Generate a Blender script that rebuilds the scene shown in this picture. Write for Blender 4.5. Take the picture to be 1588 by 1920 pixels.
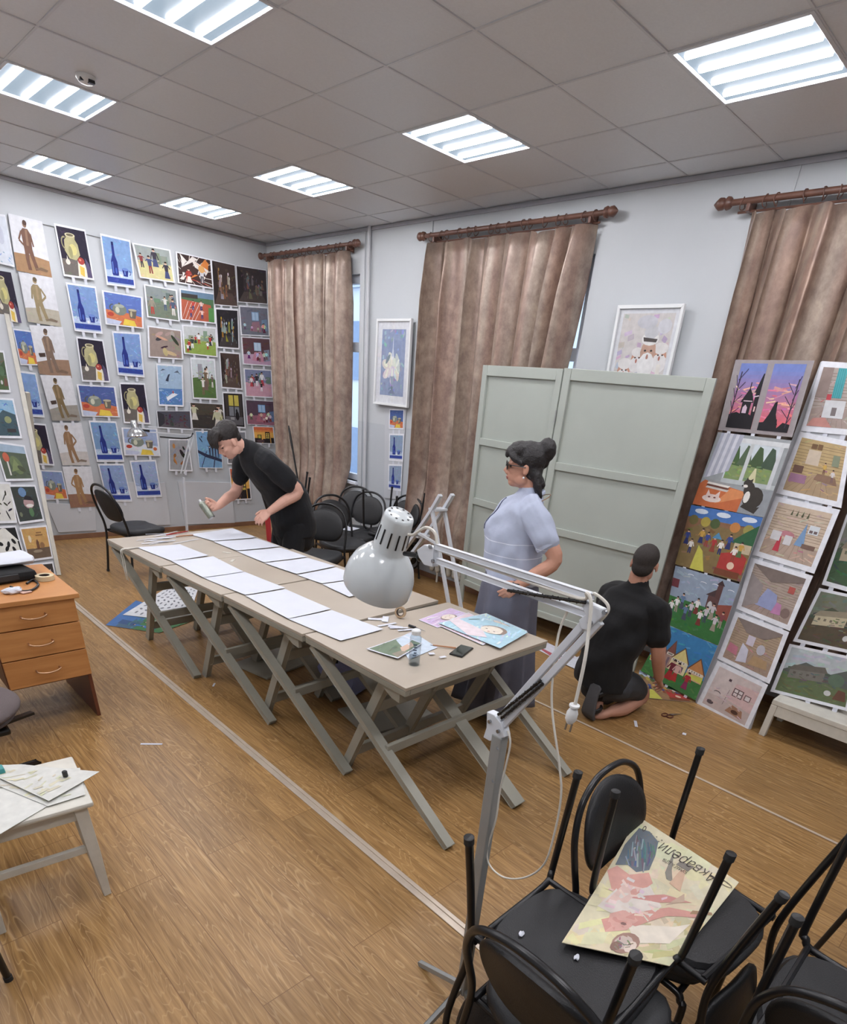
import bpy, bmesh, math, random
from mathutils import Vector, Matrix, noise
from mathutils.geometry import tessellate_polygon

for o in list(bpy.data.objects):
    bpy.data.objects.remove(o)
SC = bpy.context.scene
C = SC.collection
H = 3.17            # ceiling height
XW = 2.69           # window wall
YW = 4.71           # wall with the paintings
PI = math.pi

# ------------------------------------------------------------------ camera
F_PX, CX, CY = 1092.8, 814.908, 1399.128
YAW, PITCH, ROLL = [math.radians(a) for a in (46.95685671, -31.0390035, 5.61249675)]
CAM = Vector((-2.06675936, -3.26695922, 1.81))
fw = Vector((math.sin(YAW)*math.cos(PITCH), math.cos(YAW)*math.cos(PITCH), math.sin(PITCH)))
r0 = Vector((math.cos(YAW), -math.sin(YAW), 0)); u0 = r0.cross(fw)
CR = math.cos(ROLL)*r0 + math.sin(ROLL)*u0
CU = -math.sin(ROLL)*r0 + math.cos(ROLL)*u0
cd = bpy.data.cameras.new('camera'); cam = bpy.data.objects.new('camera', cd); C.objects.link(cam)
cd.sensor_fit = 'HORIZONTAL'; cd.sensor_width = 36.0
cd.lens = F_PX/1588*36.0
cd.shift_x = (794-CX)/1588; cd.shift_y = (CY-960)/1588
cd.clip_start = 0.02; cd.clip_end = 100
cam.matrix_world = Matrix(((CR.x, CU.x, -fw.x, CAM.x), (CR.y, CU.y, -fw.y, CAM.y), (CR.z, CU.z, -fw.z, CAM.z), (0, 0, 0, 1)))
SC.camera = cam

# ------------------------------------------------------------------ world, exposure
SC.view_settings.view_transform = 'Standard'; SC.view_settings.look = 'None'
SC.view_settings.gamma = 1.0; SC.view_settings.exposure = 0.0
SC.view_settings.use_curve_mapping = False
w = bpy.data.worlds.new('world'); SC.world = w; w.use_nodes = True
bg = w.node_tree.nodes['Background']; bg.inputs[0].default_value = (0.74, 0.86, 1.0, 1); bg.inputs[1].default_value = 2.8
TUBE_POWER, DIFF_POWER = 84.0, 0.60

# ------------------------------------------------------------------ picking helpers (photo pixel -> place in the room)
def ray(px, py): return CR*((px-CX)/F_PX) + CU*(-(py-CY)/F_PX) + fw
def hit(px, py, ax, val):
    d = ray(px, py); return CAM + d*((val-CAM[ax])/d[ax])
def hitpl(px, py, p0, n):
    d = ray(px, py); return CAM + d*((p0-CAM).dot(n)/d.dot(n))

# ------------------------------------------------------------------ materials
def lin(c):
    r = []
    for v in c[:3]:
        v = v/255.0; r.append(v/12.92 if v <= 0.04045 else ((v+0.055)/1.055)**2.4)
    return tuple(r)
def mat(name, col, rough=0.5, metal=0.0, var=0.06, scale=8.0, emis=None, spec=0.5, coat=0.0, bump=0.0, trans=0.0, sheen=0.0, bscale=None):
    m = bpy.data.materials.new(name); m.use_nodes = True; nt = m.node_tree; b = nt.nodes['Principled BSDF']
    c = lin(col)
    b.inputs['Roughness'].default_value = rough; b.inputs['Metallic'].default_value = metal
    b.inputs['Specular IOR Level'].default_value = spec; b.inputs['Coat Weight'].default_value = coat
    b.inputs['Transmission Weight'].default_value = trans
    if sheen: b.inputs['Sheen Weight'].default_value = sheen
    tc = nt.nodes.new('ShaderNodeTexCoord'); nz = nt.nodes.new('ShaderNodeTexNoise'); nz.inputs['Scale'].default_value = scale; nz.inputs['Detail'].default_value = 4
    nt.links.new(tc.outputs['Object'], nz.inputs['Vector'])
    cr = nt.nodes.new('ShaderNodeValToRGB')
    cr.color_ramp.elements[0].position = 0.3; cr.color_ramp.elements[1].position = 0.7
    cr.color_ramp.elements[0].color = (*[v*(1-var) for v in c], 1); cr.color_ramp.elements[1].color = (*[min(1, v*(1+var)) for v in c], 1)
    nt.links.new(nz.outputs['Fac'], cr.inputs['Fac']); nt.links.new(cr.outputs['Color'], b.inputs['Base Color'])
    if bump:
        n2 = nt.nodes.new('ShaderNodeTexNoise'); n2.inputs['Scale'].default_value = bscale or scale*6; n2.inputs['Detail'].default_value = 3
        nt.links.new(tc.outputs['Object'], n2.inputs['Vector'])
        bp = nt.nodes.new('ShaderNodeBump'); bp.inputs['Strength'].default_value = bump; bp.inputs['Distance'].default_value = 0.01
        nt.links.new(n2.outputs['Fac'], bp.inputs['Height']); nt.links.new(bp.outputs['Normal'], b.inputs['Normal'])
    if emis:
        b.inputs['Emission Color'].default_value = (*lin(emis[0]), 1); b.inputs['Emission Strength'].default_value = emis[1]
    return m
def paint_mat():
    """children's paint on paper: colour comes from the mesh's own colours, with brushy variation"""
    m = bpy.data.materials.new('paint_on_paper'); m.use_nodes = True; nt = m.node_tree; b = nt.nodes['Principled BSDF']
    a = nt.nodes.new('ShaderNodeVertexColor'); a.layer_name = 'Col'
    tc = nt.nodes.new('ShaderNodeTexCoord'); nz = nt.nodes.new('ShaderNodeTexNoise'); nz.inputs['Scale'].default_value = 26; nz.inputs['Detail'].default_value = 6
    nt.links.new(tc.outputs['Object'], nz.inputs['Vector'])
    mr = nt.nodes.new('ShaderNodeMapRange'); mr.inputs['From Min'].default_value = 0.3; mr.inputs['From Max'].default_value = 0.7
    mr.inputs['To Min'].default_value = 0.90; mr.inputs['To Max'].default_value = 1.06
    nt.links.new(nz.outputs['Fac'], mr.inputs['Value'])
    mx = nt.nodes.new('ShaderNodeVectorMath'); mx.operation = 'MULTIPLY'
    nt.links.new(a.outputs['Color'], mx.inputs[0]); nt.links.new(mr.outputs['Result'], mx.inputs[1])
    nt.links.new(mx.outputs['Vector'], b.inputs['Base Color']); b.inputs['Roughness'].default_value = 0.6; b.inputs['Specular IOR Level'].default_value = 0.3
    return m
M = {}
M['paint'] = paint_mat()
M['white_paper'] = mat('white_paper', (208, 211, 220), 0.75, var=0.02, spec=0.2)
M['black_tube'] = mat('black_enamel_tube', (22, 22, 24), 0.32, var=0.15, scale=30)
M['black_vinyl'] = mat('black_vinyl', (25, 25, 27), 0.5, var=0.12, scale=25, bump=0.15, bscale=260)
M['grey_vinyl'] = mat('grey_vinyl', (40, 41, 43), 0.55, var=0.1, scale=20, bump=0.1, bscale=260)
M['rubber'] = mat('black_rubber', (40, 40, 40), 0.8, var=0.1)
M['black_plastic'] = mat('black_plastic', (18, 18, 19), 0.35)
M['table_paint'] = mat('grey_green_paint', (152, 150, 138), 0.45, var=0.06, scale=7, bump=0.05)
M['table_top'] = mat('worn_beige_tabletop', (178, 167, 152), 0.34, var=0.05, scale=3, bump=0.03)
M['screen_paint'] = mat('pale_grey_green_paint', (166, 172, 164), 0.45, var=0.03, scale=4)
M['white_enamel'] = mat('white_enamel', (206, 212, 214), 0.12, var=0.02, coat=0.4)
M['white_metal'] = mat('white_powder_coat', (208, 212, 218), 0.35, var=0.03)
M['grey_metal'] = mat('grey_painted_steel', (150, 152, 150), 0.4, var=0.05, metal=0.2)
M['steel'] = mat('steel', (170, 172, 175), 0.25, metal=0.9)
M['white_cord'] = mat('white_cord', (214, 210, 200), 0.45, var=0.03)
M['cream_paint'] = mat('cream_white_paint', (206, 203, 192), 0.5, var=0.07, scale=14, bump=0.05)
M['desk_wood'] = None
M['handle'] = mat('champagne_metal_handle', (186, 150, 118), 0.3, metal=0.8)
M['rod_wood'] = mat('brown_varnished_wood', (104, 72, 60), 0.4, var=0.18, scale=16)
M['skin'] = mat('skin', (196, 146, 124), 0.55, var=0.06, scale=14, spec=0.35)
M['skin_pale'] = mat('pale_skin', (206, 160, 142), 0.55, var=0.07, scale=14, spec=0.35)
M['hair_black'] = mat('black_hair', (28, 24, 25), 0.5, var=0.3, scale=60, bump=0.5, bscale=120)
M['hair_brown'] = mat('dark_brown_hair', (34, 28, 27), 0.6, var=0.25, scale=60, bump=0.5, bscale=140)
M['hair_short'] = mat('cropped_hair', (52, 46, 43), 0.8, var=0.2, scale=90, bump=0.5, bscale=300)
M['black_cotton'] = mat('black_cotton', (13, 13, 15), 0.9, var=0.12, scale=10, bump=0.15, bscale=40, sheen=0.05)
M['navy_cotton'] = mat('black_blue_cotton', (14, 15, 20), 0.9, var=0.12, scale=10, bump=0.15, bscale=40, sheen=0.05)
M['skirt'] = mat('slate_skirt_cloth', (98, 99, 112), 0.85, var=0.12, scale=9, bump=0.2, bscale=30)
M['shorts'] = mat('charcoal_shorts_cloth', (58, 60, 64), 0.85, var=0.12, scale=9, bump=0.2, bscale=60)
M['glass_lens'] = mat('dark_lens', (40, 26, 24), 0.1)
M['lips'] = mat('lips', (150, 84, 80), 0.5)
M['board'] = mat('pale_grey_board', (192, 195, 200), 0.55, var=0.02, scale=3)
M['bright_white'] = mat('white_plastic', (226, 228, 228), 0.4, var=0.02)
M['pencil'] = mat('pencil_wood', (170, 120, 84), 0.5)
M['red_paint'] = mat('red_board', (166, 44, 46), 0.5)
M['tan_board'] = mat('tan_cardboard', (196, 158, 120), 0.7)

# ------------------------------------------------------------------ mesh helpers
def V(*a): return Vector(a)
def box(bm, c, s, rot=None, bev=0.0):
    """box of size s centred at c; rot is a 3x3 matrix; corners bevelled by bev"""
    r = bmesh.ops.create_cube(bm, size=1.0); vs = r['verts']
    for v in vs:
        p = Vector((v.co.x*s[0], v.co.y*s[1], v.co.z*s[2]))
        if rot is not None: p = rot @ p
        v.co = p + Vector(c)
    if bev:
        es = set()
        for v in vs: es.update(v.link_edges)
        bmesh.ops.bevel(bm, geom=list(es), offset=bev, segments=2, affect='EDGES', profile=0.5)
def b2(bm, x0, x1, y0, y1, z0, z1, bev=0.0): box(bm, ((x0+x1)/2, (y0+y1)/2, (z0+z1)/2), (abs(x1-x0), abs(y1-y0), abs(z1-z0)), None, bev)
def frame_of(d, up=None):
    d = Vector(d).normalized(); up = Vector(up) if up is not None else Vector((0, 0, 1))
    if abs(d.dot(up.normalized())) > 0.98: up = Vector((1, 0, 0)) if abs(d.x) < 0.9 else Vector((0, 1, 0))
    a = up.cross(d).normalized(); b = d.cross(a).normalized(); return a, b, d
def beam(bm, p, q, wa, wb, up=None, bev=0.0):
    """bar from p to q; wa across (perpendicular to up), wb along up"""
    p, q = Vector(p), Vector(q); a, b, d = frame_of(q-p, up)
    R = Matrix((a, b, d)).transposed(); box(bm, (p+q)/2, (wa, wb, (q-p).length), R, bev)
def ring_bridge(bm, rings, closed=False, caps=True):
    n = len(rings[0]); vr = [[bm.verts.new(p) for p in r] for r in rings]
    m = len(vr); rng = range(m if closed else m-1)
    for i in rng:
        A, B = vr[i], vr[(i+1) % m]
        for j in range(n):
            bm.faces.new((A[j], A[(j+1) % n], B[(j+1) % n], B[j]))
    if caps and not closed:
        bm.faces.new(list(reversed(vr[0]))); bm.faces.new(vr[-1])
    return vr
def catmull(pts, k=6, closed=False):
    P = [Vector(p) for p in pts]; out = []; n = len(P)
    if n < 3 and not closed: return P
    for i in range(n if closed else n-1):
        if closed: a, b, c, d = P[(i-1) % n], P[i], P[(i+1) % n], P[(i+2) % n]
        else: a, b, c, d = P[max(i-1, 0)], P[i], P[i+1], P[min(i+2, n-1)]
        for j in range(k):
            t = j/k
            out.append(0.5*((2*b)+(c-a)*t+(2*a-5*b+4*c-d)*t*t+(3*b-a-3*c+d)*t**3))
    if not closed: out.append(P[-1])
    return out
def tube(bm, pts, r, n=8, smooth=0, closed=False, flat=1.0, caps=True):
    P = [Vector(p) for p in pts]
    if smooth: P = catmull(P, smooth, closed)
    m = len(P); rings = []; prev = None
    for i, p in enumerate(P):
        if closed: t = P[(i+1) % m]-P[i-1]
        else: t = P[min(i+1, m-1)]-P[max(i-1, 0)]
        if t.length < 1e-9: t = Vector((0, 0, 1))
        t.normalize()
        if prev is None: a, b, _ = frame_of(t)
        else:
            a = prev - t*prev.dot(t)
            if a.length < 1e-6: a = frame_of(t)[0]
            a.normalize(); b = t.cross(a)
        prev = a; rr = r[i] if isinstance(r, (list, tuple)) and len(r) == m else (r if not isinstance(r, (list, tuple)) else r[min(i, len(r)-1)])
        rings.append([p+a*(math.cos(2*PI*j/n)*rr)+b*(math.sin(2*PI*j/n)*rr*flat) for j in range(n)])
    ring_bridge(bm, rings, closed, caps)
def cyl(bm, p, q, r, n=16, r2=None):
    p, q = Vector(p), Vector(q); a, b, d = frame_of(q-p); r2 = r if r2 is None else r2
    ring_bridge(bm, [[p+(a*math.cos(2*PI*j/n)+b*math.sin(2*PI*j/n))*r for j in range(n)], [q+(a*math.cos(2*PI*j/n)+b*math.sin(2*PI*j/n))*r2 for j in range(n)]])
def lathe(bm, p, d, prof, n=28, caps=True):
    """profile [(distance along d, radius)] spun about the axis d from p"""
    p = Vector(p); a, b, d = frame_of(d)
    ring_bridge(bm, [[p+d*h+(a*math.cos(2*PI*j/n)+b*math.sin(2*PI*j/n))*max(r, 1e-4) for j in range(n)] for h, r in prof], False, caps)
def ball(bm, c, r, sub=2, rot=None):
    res = bmesh.ops.create_icosphere(bm, subdivisions=sub, radius=1.0)
    rr = r if isinstance(r, (tuple, list)) else (r, r, r)
    for v in res['verts']:
        p = Vector((v.co.x*rr[0], v.co.y*rr[1], v.co.z*rr[2]))
        if rot is not None: p = rot @ p
        v.co = p + Vector(c)
def prism(bm, poly, off):
    """polygon (list of 3-D points) given a thickness vector off"""
    a = [bm.verts.new(Vector(p)) for p in poly]; b = [bm.verts.new(Vector(p)+Vector(off)) for p in poly]
    n = len(a); bm.faces.new(a); bm.faces.new(list(reversed(b)))
    for i in range(n): bm.faces.new((a[i], b[i], b[(i+1) % n], a[(i+1) % n]))
def NB(): return bmesh.new()
def wpos(o):
    p = Vector((0, 0, 0))
    while o is not None: p += o.location; o = o.parent
    return p
def obj(name, bm, m, parent=None, smooth=False, local=False, bevel=0.0):
    """links one mesh object; vertices are given in world space unless local"""
    if smooth or True: bmesh.ops.recalc_face_normals(bm, faces=bm.faces)
    me = bpy.data.meshes.new(name)
    if parent is not None and not local: bmesh.ops.translate(bm, verts=bm.verts, vec=-wpos(parent))
    bm.to_mesh(me); bm.free()
    if smooth:
        for p in me.polygons: p.use_smooth = True
        try: me.set_sharp_from_angle(angle=math.radians(42 if smooth is True else smooth))
        except Exception: pass
    for mm in (m if isinstance(m, list) else [m]): me.materials.append(mm)
    o = bpy.data.objects.new(name, me); C.objects.link(o)
    if parent is not None: o.parent = parent
    if bevel:
        md = o.modifiers.new('bevel', 'BEVEL'); md.width = bevel; md.segments = 2; md.limit_method = 'ANGLE'
    return o
def tag(o, label, cat, group=None):
    o['label'] = label; o['category'] = cat
    if group: o['group'] = group
    return o
def thing(name, label, cat, loc=(0, 0, 0), group=None):
    o = bpy.data.objects.new(name, None); C.objects.link(o); o.location = Vector(loc); o.empty_display_size = 0.1
    return tag(o, label, cat, group)
def struct(name, bm, m, parent=None, smooth=False):
    o = obj(name, bm, m, parent, smooth)
    if parent is None: o['kind'] = 'structure'
    return o
def origin_to(o, loc):
    """moves a top-level mesh's origin to its base"""
    loc = Vector(loc); o.data.transform(Matrix.Translation(-loc)); o.location = loc; return o
def dup(root, loc=None, rot=None, label=None, group=None):
    r = root.copy(); C.objects.link(r)
    if loc is not None: r.location = loc
    if rot is not None: r.rotation_euler = rot
    if label: r['label'] = label
    if group: r['group'] = group
    for ch in list(root.children):
        c = ch.copy(); C.objects.link(c); c.parent = r
        for g in ch.children:
            d = g.copy(); C.objects.link(d); d.parent = c
    return r
# ================================================================== the room
def floor_mat():
    m = bpy.data.materials.new('oak_laminate'); m.use_nodes = True; nt = m.node_tree; b = nt.nodes['Principled BSDF']; L = nt.links.new
    tc = nt.nodes.new('ShaderNodeTexCoord')
    rot = nt.nodes.new('ShaderNodeMapping'); rot.inputs['Rotation'].default_value = (0, 0, PI/2)
    L(tc.outputs['Object'], rot.inputs['Vector'])
    br = nt.nodes.new('ShaderNodeTexBrick'); br.inputs['Scale'].default_value = 1.0
    br.inputs['Brick Width'].default_value = 1.28; br.inputs['Row Height'].default_value = 0.19; br.inputs['Mortar Size'].default_value = 0.0016
    br.inputs['Color1'].default_value = (0.0, 0, 0, 1); br.inputs['Color2'].default_value = (1, 1, 1, 1); br.inputs['Mortar'].default_value = (0.35, 0.35, 0.35, 1); br.offset = 0.37
    L(rot.outputs['Vector'], br.inputs['Vector'])
    # grain: stretched along y, shifted per plank
    sc = nt.nodes.new('ShaderNodeMapping'); sc.inputs['Scale'].default_value = (9.0, 1.1, 1.0)
    L(tc.outputs['Object'], sc.inputs['Vector'])
    ad = nt.nodes.new('ShaderNodeVectorMath'); ad.operation = 'ADD'; sv = nt.nodes.new('ShaderNodeVectorMath'); sv.operation = 'SCALE'; sv.inputs['Scale'].default_value = 7.3
    L(br.outputs['Color'], sv.inputs[0]); L(sc.outputs['Vector'], ad.inputs[0]); L(sv.outputs['Vector'], ad.inputs[1])
    n1 = nt.nodes.new('ShaderNodeTexNoise'); n1.inputs['Scale'].default_value = 0.9; n1.inputs['Detail'].default_value = 3; n1.inputs['Distortion'].default_value = 0.6
    L(ad.outputs['Vector'], n1.inputs['Vector'])
    # contour the noise into cathedral grain lines
    mm = nt.nodes.new('ShaderNodeMath'); mm.operation = 'MULTIPLY'; mm.inputs[1].default_value = 24.0; L(n1.outputs['Fac'], mm.inputs[0])
    fr = nt.nodes.new('ShaderNodeMath'); fr.operation = 'PINGPONG'; fr.inputs[1].default_value = 0.5; L(mm.outputs[0], fr.inputs[0])
    r1 = nt.nodes.new('ShaderNodeMapRange'); r1.inputs['From Min'].default_value = 0.0; r1.inputs['From Max'].default_value = 0.13; r1.inputs['To Min'].default_value = 1.0; r1.inputs['To Max'].default_value = 0.0
    L(fr.outputs[0], r1.inputs['Value'])
    n2 = nt.nodes.new('ShaderNodeTexNoise'); n2.inputs['Scale'].default_value = 3.0; n2.inputs['Detail'].default_value = 8
    s2 = nt.nodes.new('ShaderNodeMapping'); s2.inputs['Scale'].default_value = (26.0, 1.3, 1.0); L(tc.outputs['Object'], s2.inputs['Vector']); L(s2.outputs['Vector'], n2.inputs['Vector'])
    cr = nt.nodes.new('ShaderNodeValToRGB'); cr.color_ramp.elements[0].position = 0.3; cr.color_ramp.elements[1].position = 0.72
    cr.color_ramp.elements[0].color = (*lin((124, 91, 52)), 1); cr.color_ramp.elements[1].color = (*lin((172, 134, 84)), 1)
    L(n2.outputs['Fac'], cr.inputs['Fac'])
    mx = nt.nodes.new('ShaderNodeMix'); mx.data_type = 'RGBA'; mx.inputs['B'].default_value = (*lin((200, 166, 118)), 1)
    f1 = nt.nodes.new('ShaderNodeMath'); f1.operation = 'MULTIPLY'; f1.inputs[1].default_value = 0.85; L(r1.outputs['Result'], f1.inputs[0])
    n3 = nt.nodes.new('ShaderNodeTexNoise'); n3.inputs['Scale'].default_value = 2.0; L(tc.outputs['Object'], n3.inputs['Vector'])
    f2 = nt.nodes.new('ShaderNodeMath'); f2.operation = 'MULTIPLY'; L(f1.outputs[0], f2.inputs[0]); L(n3.outputs['Fac'], f2.inputs[1])
    L(f2.outputs[0], mx.inputs['Factor']); L(cr.outputs['Color'], mx.inputs['A'])
    # plank to plank tone
    pr_ = nt.nodes.new('ShaderNodeMapRange'); pr_.inputs['To Min'].default_value = 0.86; pr_.inputs['To Max'].default_value = 1.08; L(br.outputs['Color'], pr_.inputs['Value'])
    mu = nt.nodes.new('ShaderNodeVectorMath'); mu.operation = 'MULTIPLY'; L(mx.outputs['Result'], mu.inputs[0]); L(pr_.outputs['Result'], mu.inputs[1])
    mo = nt.nodes.new('ShaderNodeMix'); mo.data_type = 'RGBA'; mo.inputs['B'].default_value = (*lin((120, 86, 50)), 1)
    L(br.outputs['Fac'], mo.inputs['Factor']); L(mu.outputs['Vector'], mo.inputs['A'])
    L(mo.outputs['Result'], b.inputs['Base Color']); b.inputs['Roughness'].default_value = 0.36; b.inputs['Specular IOR Level'].default_value = 0.4
    return m
def wall_mat(name, up, low, zsplit):
    m = bpy.data.materials.new(name); m.use_nodes = True; nt = m.node_tree; b = nt.nodes['Principled BSDF']; L = nt.links.new
    ge = nt.nodes.new('ShaderNodeNewGeometry'); sx = nt.nodes.new('ShaderNodeSeparateXYZ'); L(ge.outputs['Position'], sx.inputs[0])
    gt = nt.nodes.new('ShaderNodeMath'); gt.operation = 'GREATER_THAN'; gt.inputs[1].default_value = zsplit; L(sx.outputs['Z'], gt.inputs[0])
    mx = nt.nodes.new('ShaderNodeMix'); mx.data_type = 'RGBA'; mx.inputs['A'].default_value = (*lin(low), 1); mx.inputs['B'].default_value = (*lin(up), 1)
    L(gt.outputs[0], mx.inputs['Factor'])
    nz = nt.nodes.new('ShaderNodeTexNoise'); nz.inputs['Scale'].default_value = 1.6; nz.inputs['Detail'].default_value = 5; L(ge.outputs['Position'], nz.inputs['Vector'])
    mr = nt.nodes.new('ShaderNodeMapRange'); mr.inputs['To Min'].default_value = 0.93; mr.inputs['To Max'].default_value = 1.05; L(nz.outputs['Fac'], mr.inputs['Value'])
    mu = nt.nodes.new('ShaderNodeVectorMath'); mu.operation = 'MULTIPLY'; L(mx.outputs['Result'], mu.inputs[0]); L(mr.outputs['Result'], mu.inputs[1])
    L(mu.outputs['Vector'], b.inputs['Base Color']); b.inputs['Roughness'].default_value = 0.6; b.inputs['Specular IOR Level'].default_value = 0.3
    n2 = nt.nodes.new('ShaderNodeTexNoise'); n2.inputs['Scale'].default_value = 9; L(ge.outputs['Position'], n2.inputs['Vector'])
    bp = nt.nodes.new('ShaderNodeBump'); bp.inputs['Strength'].default_value = 0.15; bp.inputs['Distance'].default_value = 0.02; L(n2.outputs['Fac'], bp.inputs['Height']); L(bp.outputs['Normal'], b.inputs['Normal'])
    return m
MW = wall_mat('wall_paint', (194, 198, 201), (184, 189, 194), 1.47)
X0, Y0 = -3.6, -5.2      # unseen side of the room
bm = NB(); b2(bm, X0, XW+0.4, Y0, YW+0.2, -0.12, 0); struct('floor', bm, floor_mat())
bm = NB(); b2(bm, X0-0.2, XW+0.4, YW, YW+0.2, 0, H+.14); struct('wall_left', bm, MW)
bm = NB(); b2(bm, X0-0.2, X0, Y0, YW, 0, H+.14); struct('wall_rear', bm, MW)
bm = NB(); b2(bm, X0, XW+0.4, Y0-0.2, Y0, 0, H+.14); struct('wall_side', bm, MW)
# window wall with three openings
WIN = [(2.89, 4.35), (0.02, 1.60), (-3.10, -1.35)]; ZB, ZT_ = 0.82, 2.81
bm = NB(); T = 0.38
ys = [Y0] + [v for a in sorted(WIN) for v in a] + [YW]
for i in range(0, len(ys), 2): b2(bm, XW, XW+T, ys[i], ys[i+1], 0, H+.14)
for a, b in WIN: b2(bm, XW, XW+T, a, b, 0, ZB); b2(bm, XW, XW+T, a, b, ZT_, H+.14)
struct('wall_right', bm, MW)
MF = mat('white_window_frame', (214, 220, 230), 0.35, var=0.02)
MG = bpy.data.materials.new('window_glass'); MG.use_nodes = True
_nt = MG.node_tree; _nt.nodes.remove(_nt.nodes['Principled BSDF'])
_g = _nt.nodes.new('ShaderNodeBsdfGlossy'); _g.inputs['Roughness'].default_value = 0.02
_t = _nt.nodes.new('ShaderNodeBsdfTransparent'); _m = _nt.nodes.new('ShaderNodeMixShader'); _m.inputs[0].default_value = 0.06
_nt.links.new(_t.outputs[0], _m.inputs[1]); _nt.links.new(_g.outputs[0], _m.inputs[2]); _nt.links.new(_m.outputs[0], _nt.nodes['Material Output'].inputs[0])
for k, (a, b) in enumerate(WIN):
    xf = XW+0.085
    wd = bpy.data.objects.new('window_%d' % (k+1), None); C.objects.link(wd); wd.location = (xf, (a+b)/2, ZB); wd['kind'] = 'structure'
    bm = NB()
    mid = (a+b)/2; zt = 2.18
    for (y0, y1) in ((a, a+.07), (b-.07, b), (mid-.05, mid+.05)): b2(bm, xf-.03, xf+.03, y0, y1, ZB, ZT_, .004)
    for (z0, z1) in ((ZB, ZB+.07), (ZT_-.07, ZT_), (zt-.045, zt+.045)): b2(bm, xf-.031, xf+.031, a+.002, b-.002, z0, z1, .004)
    obj('window_frame', bm, MF, wd)
    bm = NB(); b2(bm, xf-.003, xf+.003, a+.03, b-.03, ZB+.03, ZT_-.03); obj('glass', bm, MG, wd)
    bm = NB(); b2(bm, XW-.05, xf, a-.03, b+.03, ZB-.035, ZB, .006); obj('window_sill', bm, MF, wd)
# ceiling: lay-in tiles of 0.6 m with a sagging row along the window wall
def ceil_mat():
    m = bpy.data.materials.new('ceiling_tile'); m.use_nodes = True; nt = m.node_tree; b = nt.nodes['Principled BSDF']; L = nt.links.new
    ge = nt.nodes.new('ShaderNodeNewGeometry')
    mp = nt.nodes.new('ShaderNodeMapping'); mp.inputs['Scale'].default_value = (1/0.6, 1/0.6, 1); L(ge.outputs['Position'], mp.inputs['Vector'])
    br = nt.nodes.new('ShaderNodeTexBrick'); br.offset = 0; br.squash = 1; br.inputs['Brick Width'].default_value = 1; br.inputs['Row Height'].default_value = 1
    br.inputs['Scale'].default_value = 1; br.inputs['Mortar Size'].default_value = 0.011; br.inputs['Mortar Smooth'].default_value = 0.3
    br.inputs['Color1'].default_value = (*lin((218, 221, 225)), 1); br.inputs['Color2'].default_value = (*lin((224, 227, 231)), 1); br.inputs['Mortar'].default_value = (*lin((208, 211, 214)), 1)
    L(mp.outputs['Vector'], br.inputs['Vector'])
    nz = nt.nodes.new('ShaderNodeTexNoise'); nz.inputs['Scale'].default_value = 90; L(ge.outputs['Position'], nz.inputs['Vector'])
    mr = nt.nodes.new('ShaderNodeMapRange'); mr.inputs['To Min'].default_value = 0.93; mr.inputs['To Max'].default_value = 1.04; L(nz.outputs['Fac'], mr.inputs['Value'])
    mu = nt.nodes.new('ShaderNodeVectorMath'); mu.operation = 'MULTIPLY'; L(br.outputs['Color'], mu.inputs[0]); L(mr.outputs['Result'], mu.inputs[1])
    L(mu.outputs['Vector'], b.inputs['Base Color']); b.inputs['Roughness'].default_value = 0.42; b.inputs['Specular IOR Level'].default_value = 0.35
    return m
LAMPS = [(-0.6, 0.0), (1.2, -1.8), (1.2, 0.0), (1.2, 1.8), (1.2, 3.6), (-0.6, 1.8), (0.0, 3.6),   # seen
         (1.2, -3.6), (-0.6, -1.8), (-0.6, -3.6), (-2.4, -1.8), (-2.4, 0.0), (-2.4, 1.8), (-2.4, -3.6), (-2.4, 3.6)]
bm = NB(); cells = set((round(a/0.6), round(b/0.6)) for a, b in LAMPS)
rngz = random.Random(5)
for i in range(-6, 5):
    for j in range(-9, 8):
        if (i, j) in cells: continue
        x0, x1, y0, y1 = max(i*.6, X0), min(i*.6+.6, XW), max(j*.6, Y0), min(j*.6+.6, YW)
        if x1 <= x0 or y1 <= y0: continue
        s = rngz.uniform(0, .003)
        # each tile is a shallow slab, its edges a hair above the grid
        b2(bm, x0+.002, x1-.002, y0+.002, y1-.002, H+s, H+s+.015)
MC = ceil_mat()
cl = struct('ceiling', bm, MC)
MGR = mat('ceiling_grid_paint', (206, 208, 212), 0.4, var=0.03)
bm = NB()
for i in range(-5, 5): b2(bm, i*.6-.006, i*.6+.006, Y0, YW, H-.002, H+.012)
for j in range(-8, 8): b2(bm, X0, XW, j*.6-.006, j*.6+.006, H-.0025, H+.0115)
struct('trim_1', bm, MGR)
bm = NB(); b2(bm, X0, XW, Y0, YW, H+.09, H+.139); struct('trim_2', bm, MC)     # slab above the tiles
MS = mat('shadow_line_moulding', (168, 168, 174), 0.5)
bm = NB(); b2(bm, XW-.014, XW, Y0, YW, H-.03, H-.004, .002); b2(bm, X0, XW, YW-.014, YW, H-.03, H-.004, .002); struct('trim_3', bm, MS)
MBB = mat('brown_baseboard', (122, 88, 66), 0.5, var=0.12)
bm = NB(); b2(bm, X0, XW, YW-.016, YW, 0, .055, .003); struct('baseboard_left', bm, MBB)
bm = NB(); b2(bm, XW-.016, XW, Y0, YW, 0, .055, .003); struct('baseboard_right', bm, MBB)
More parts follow.
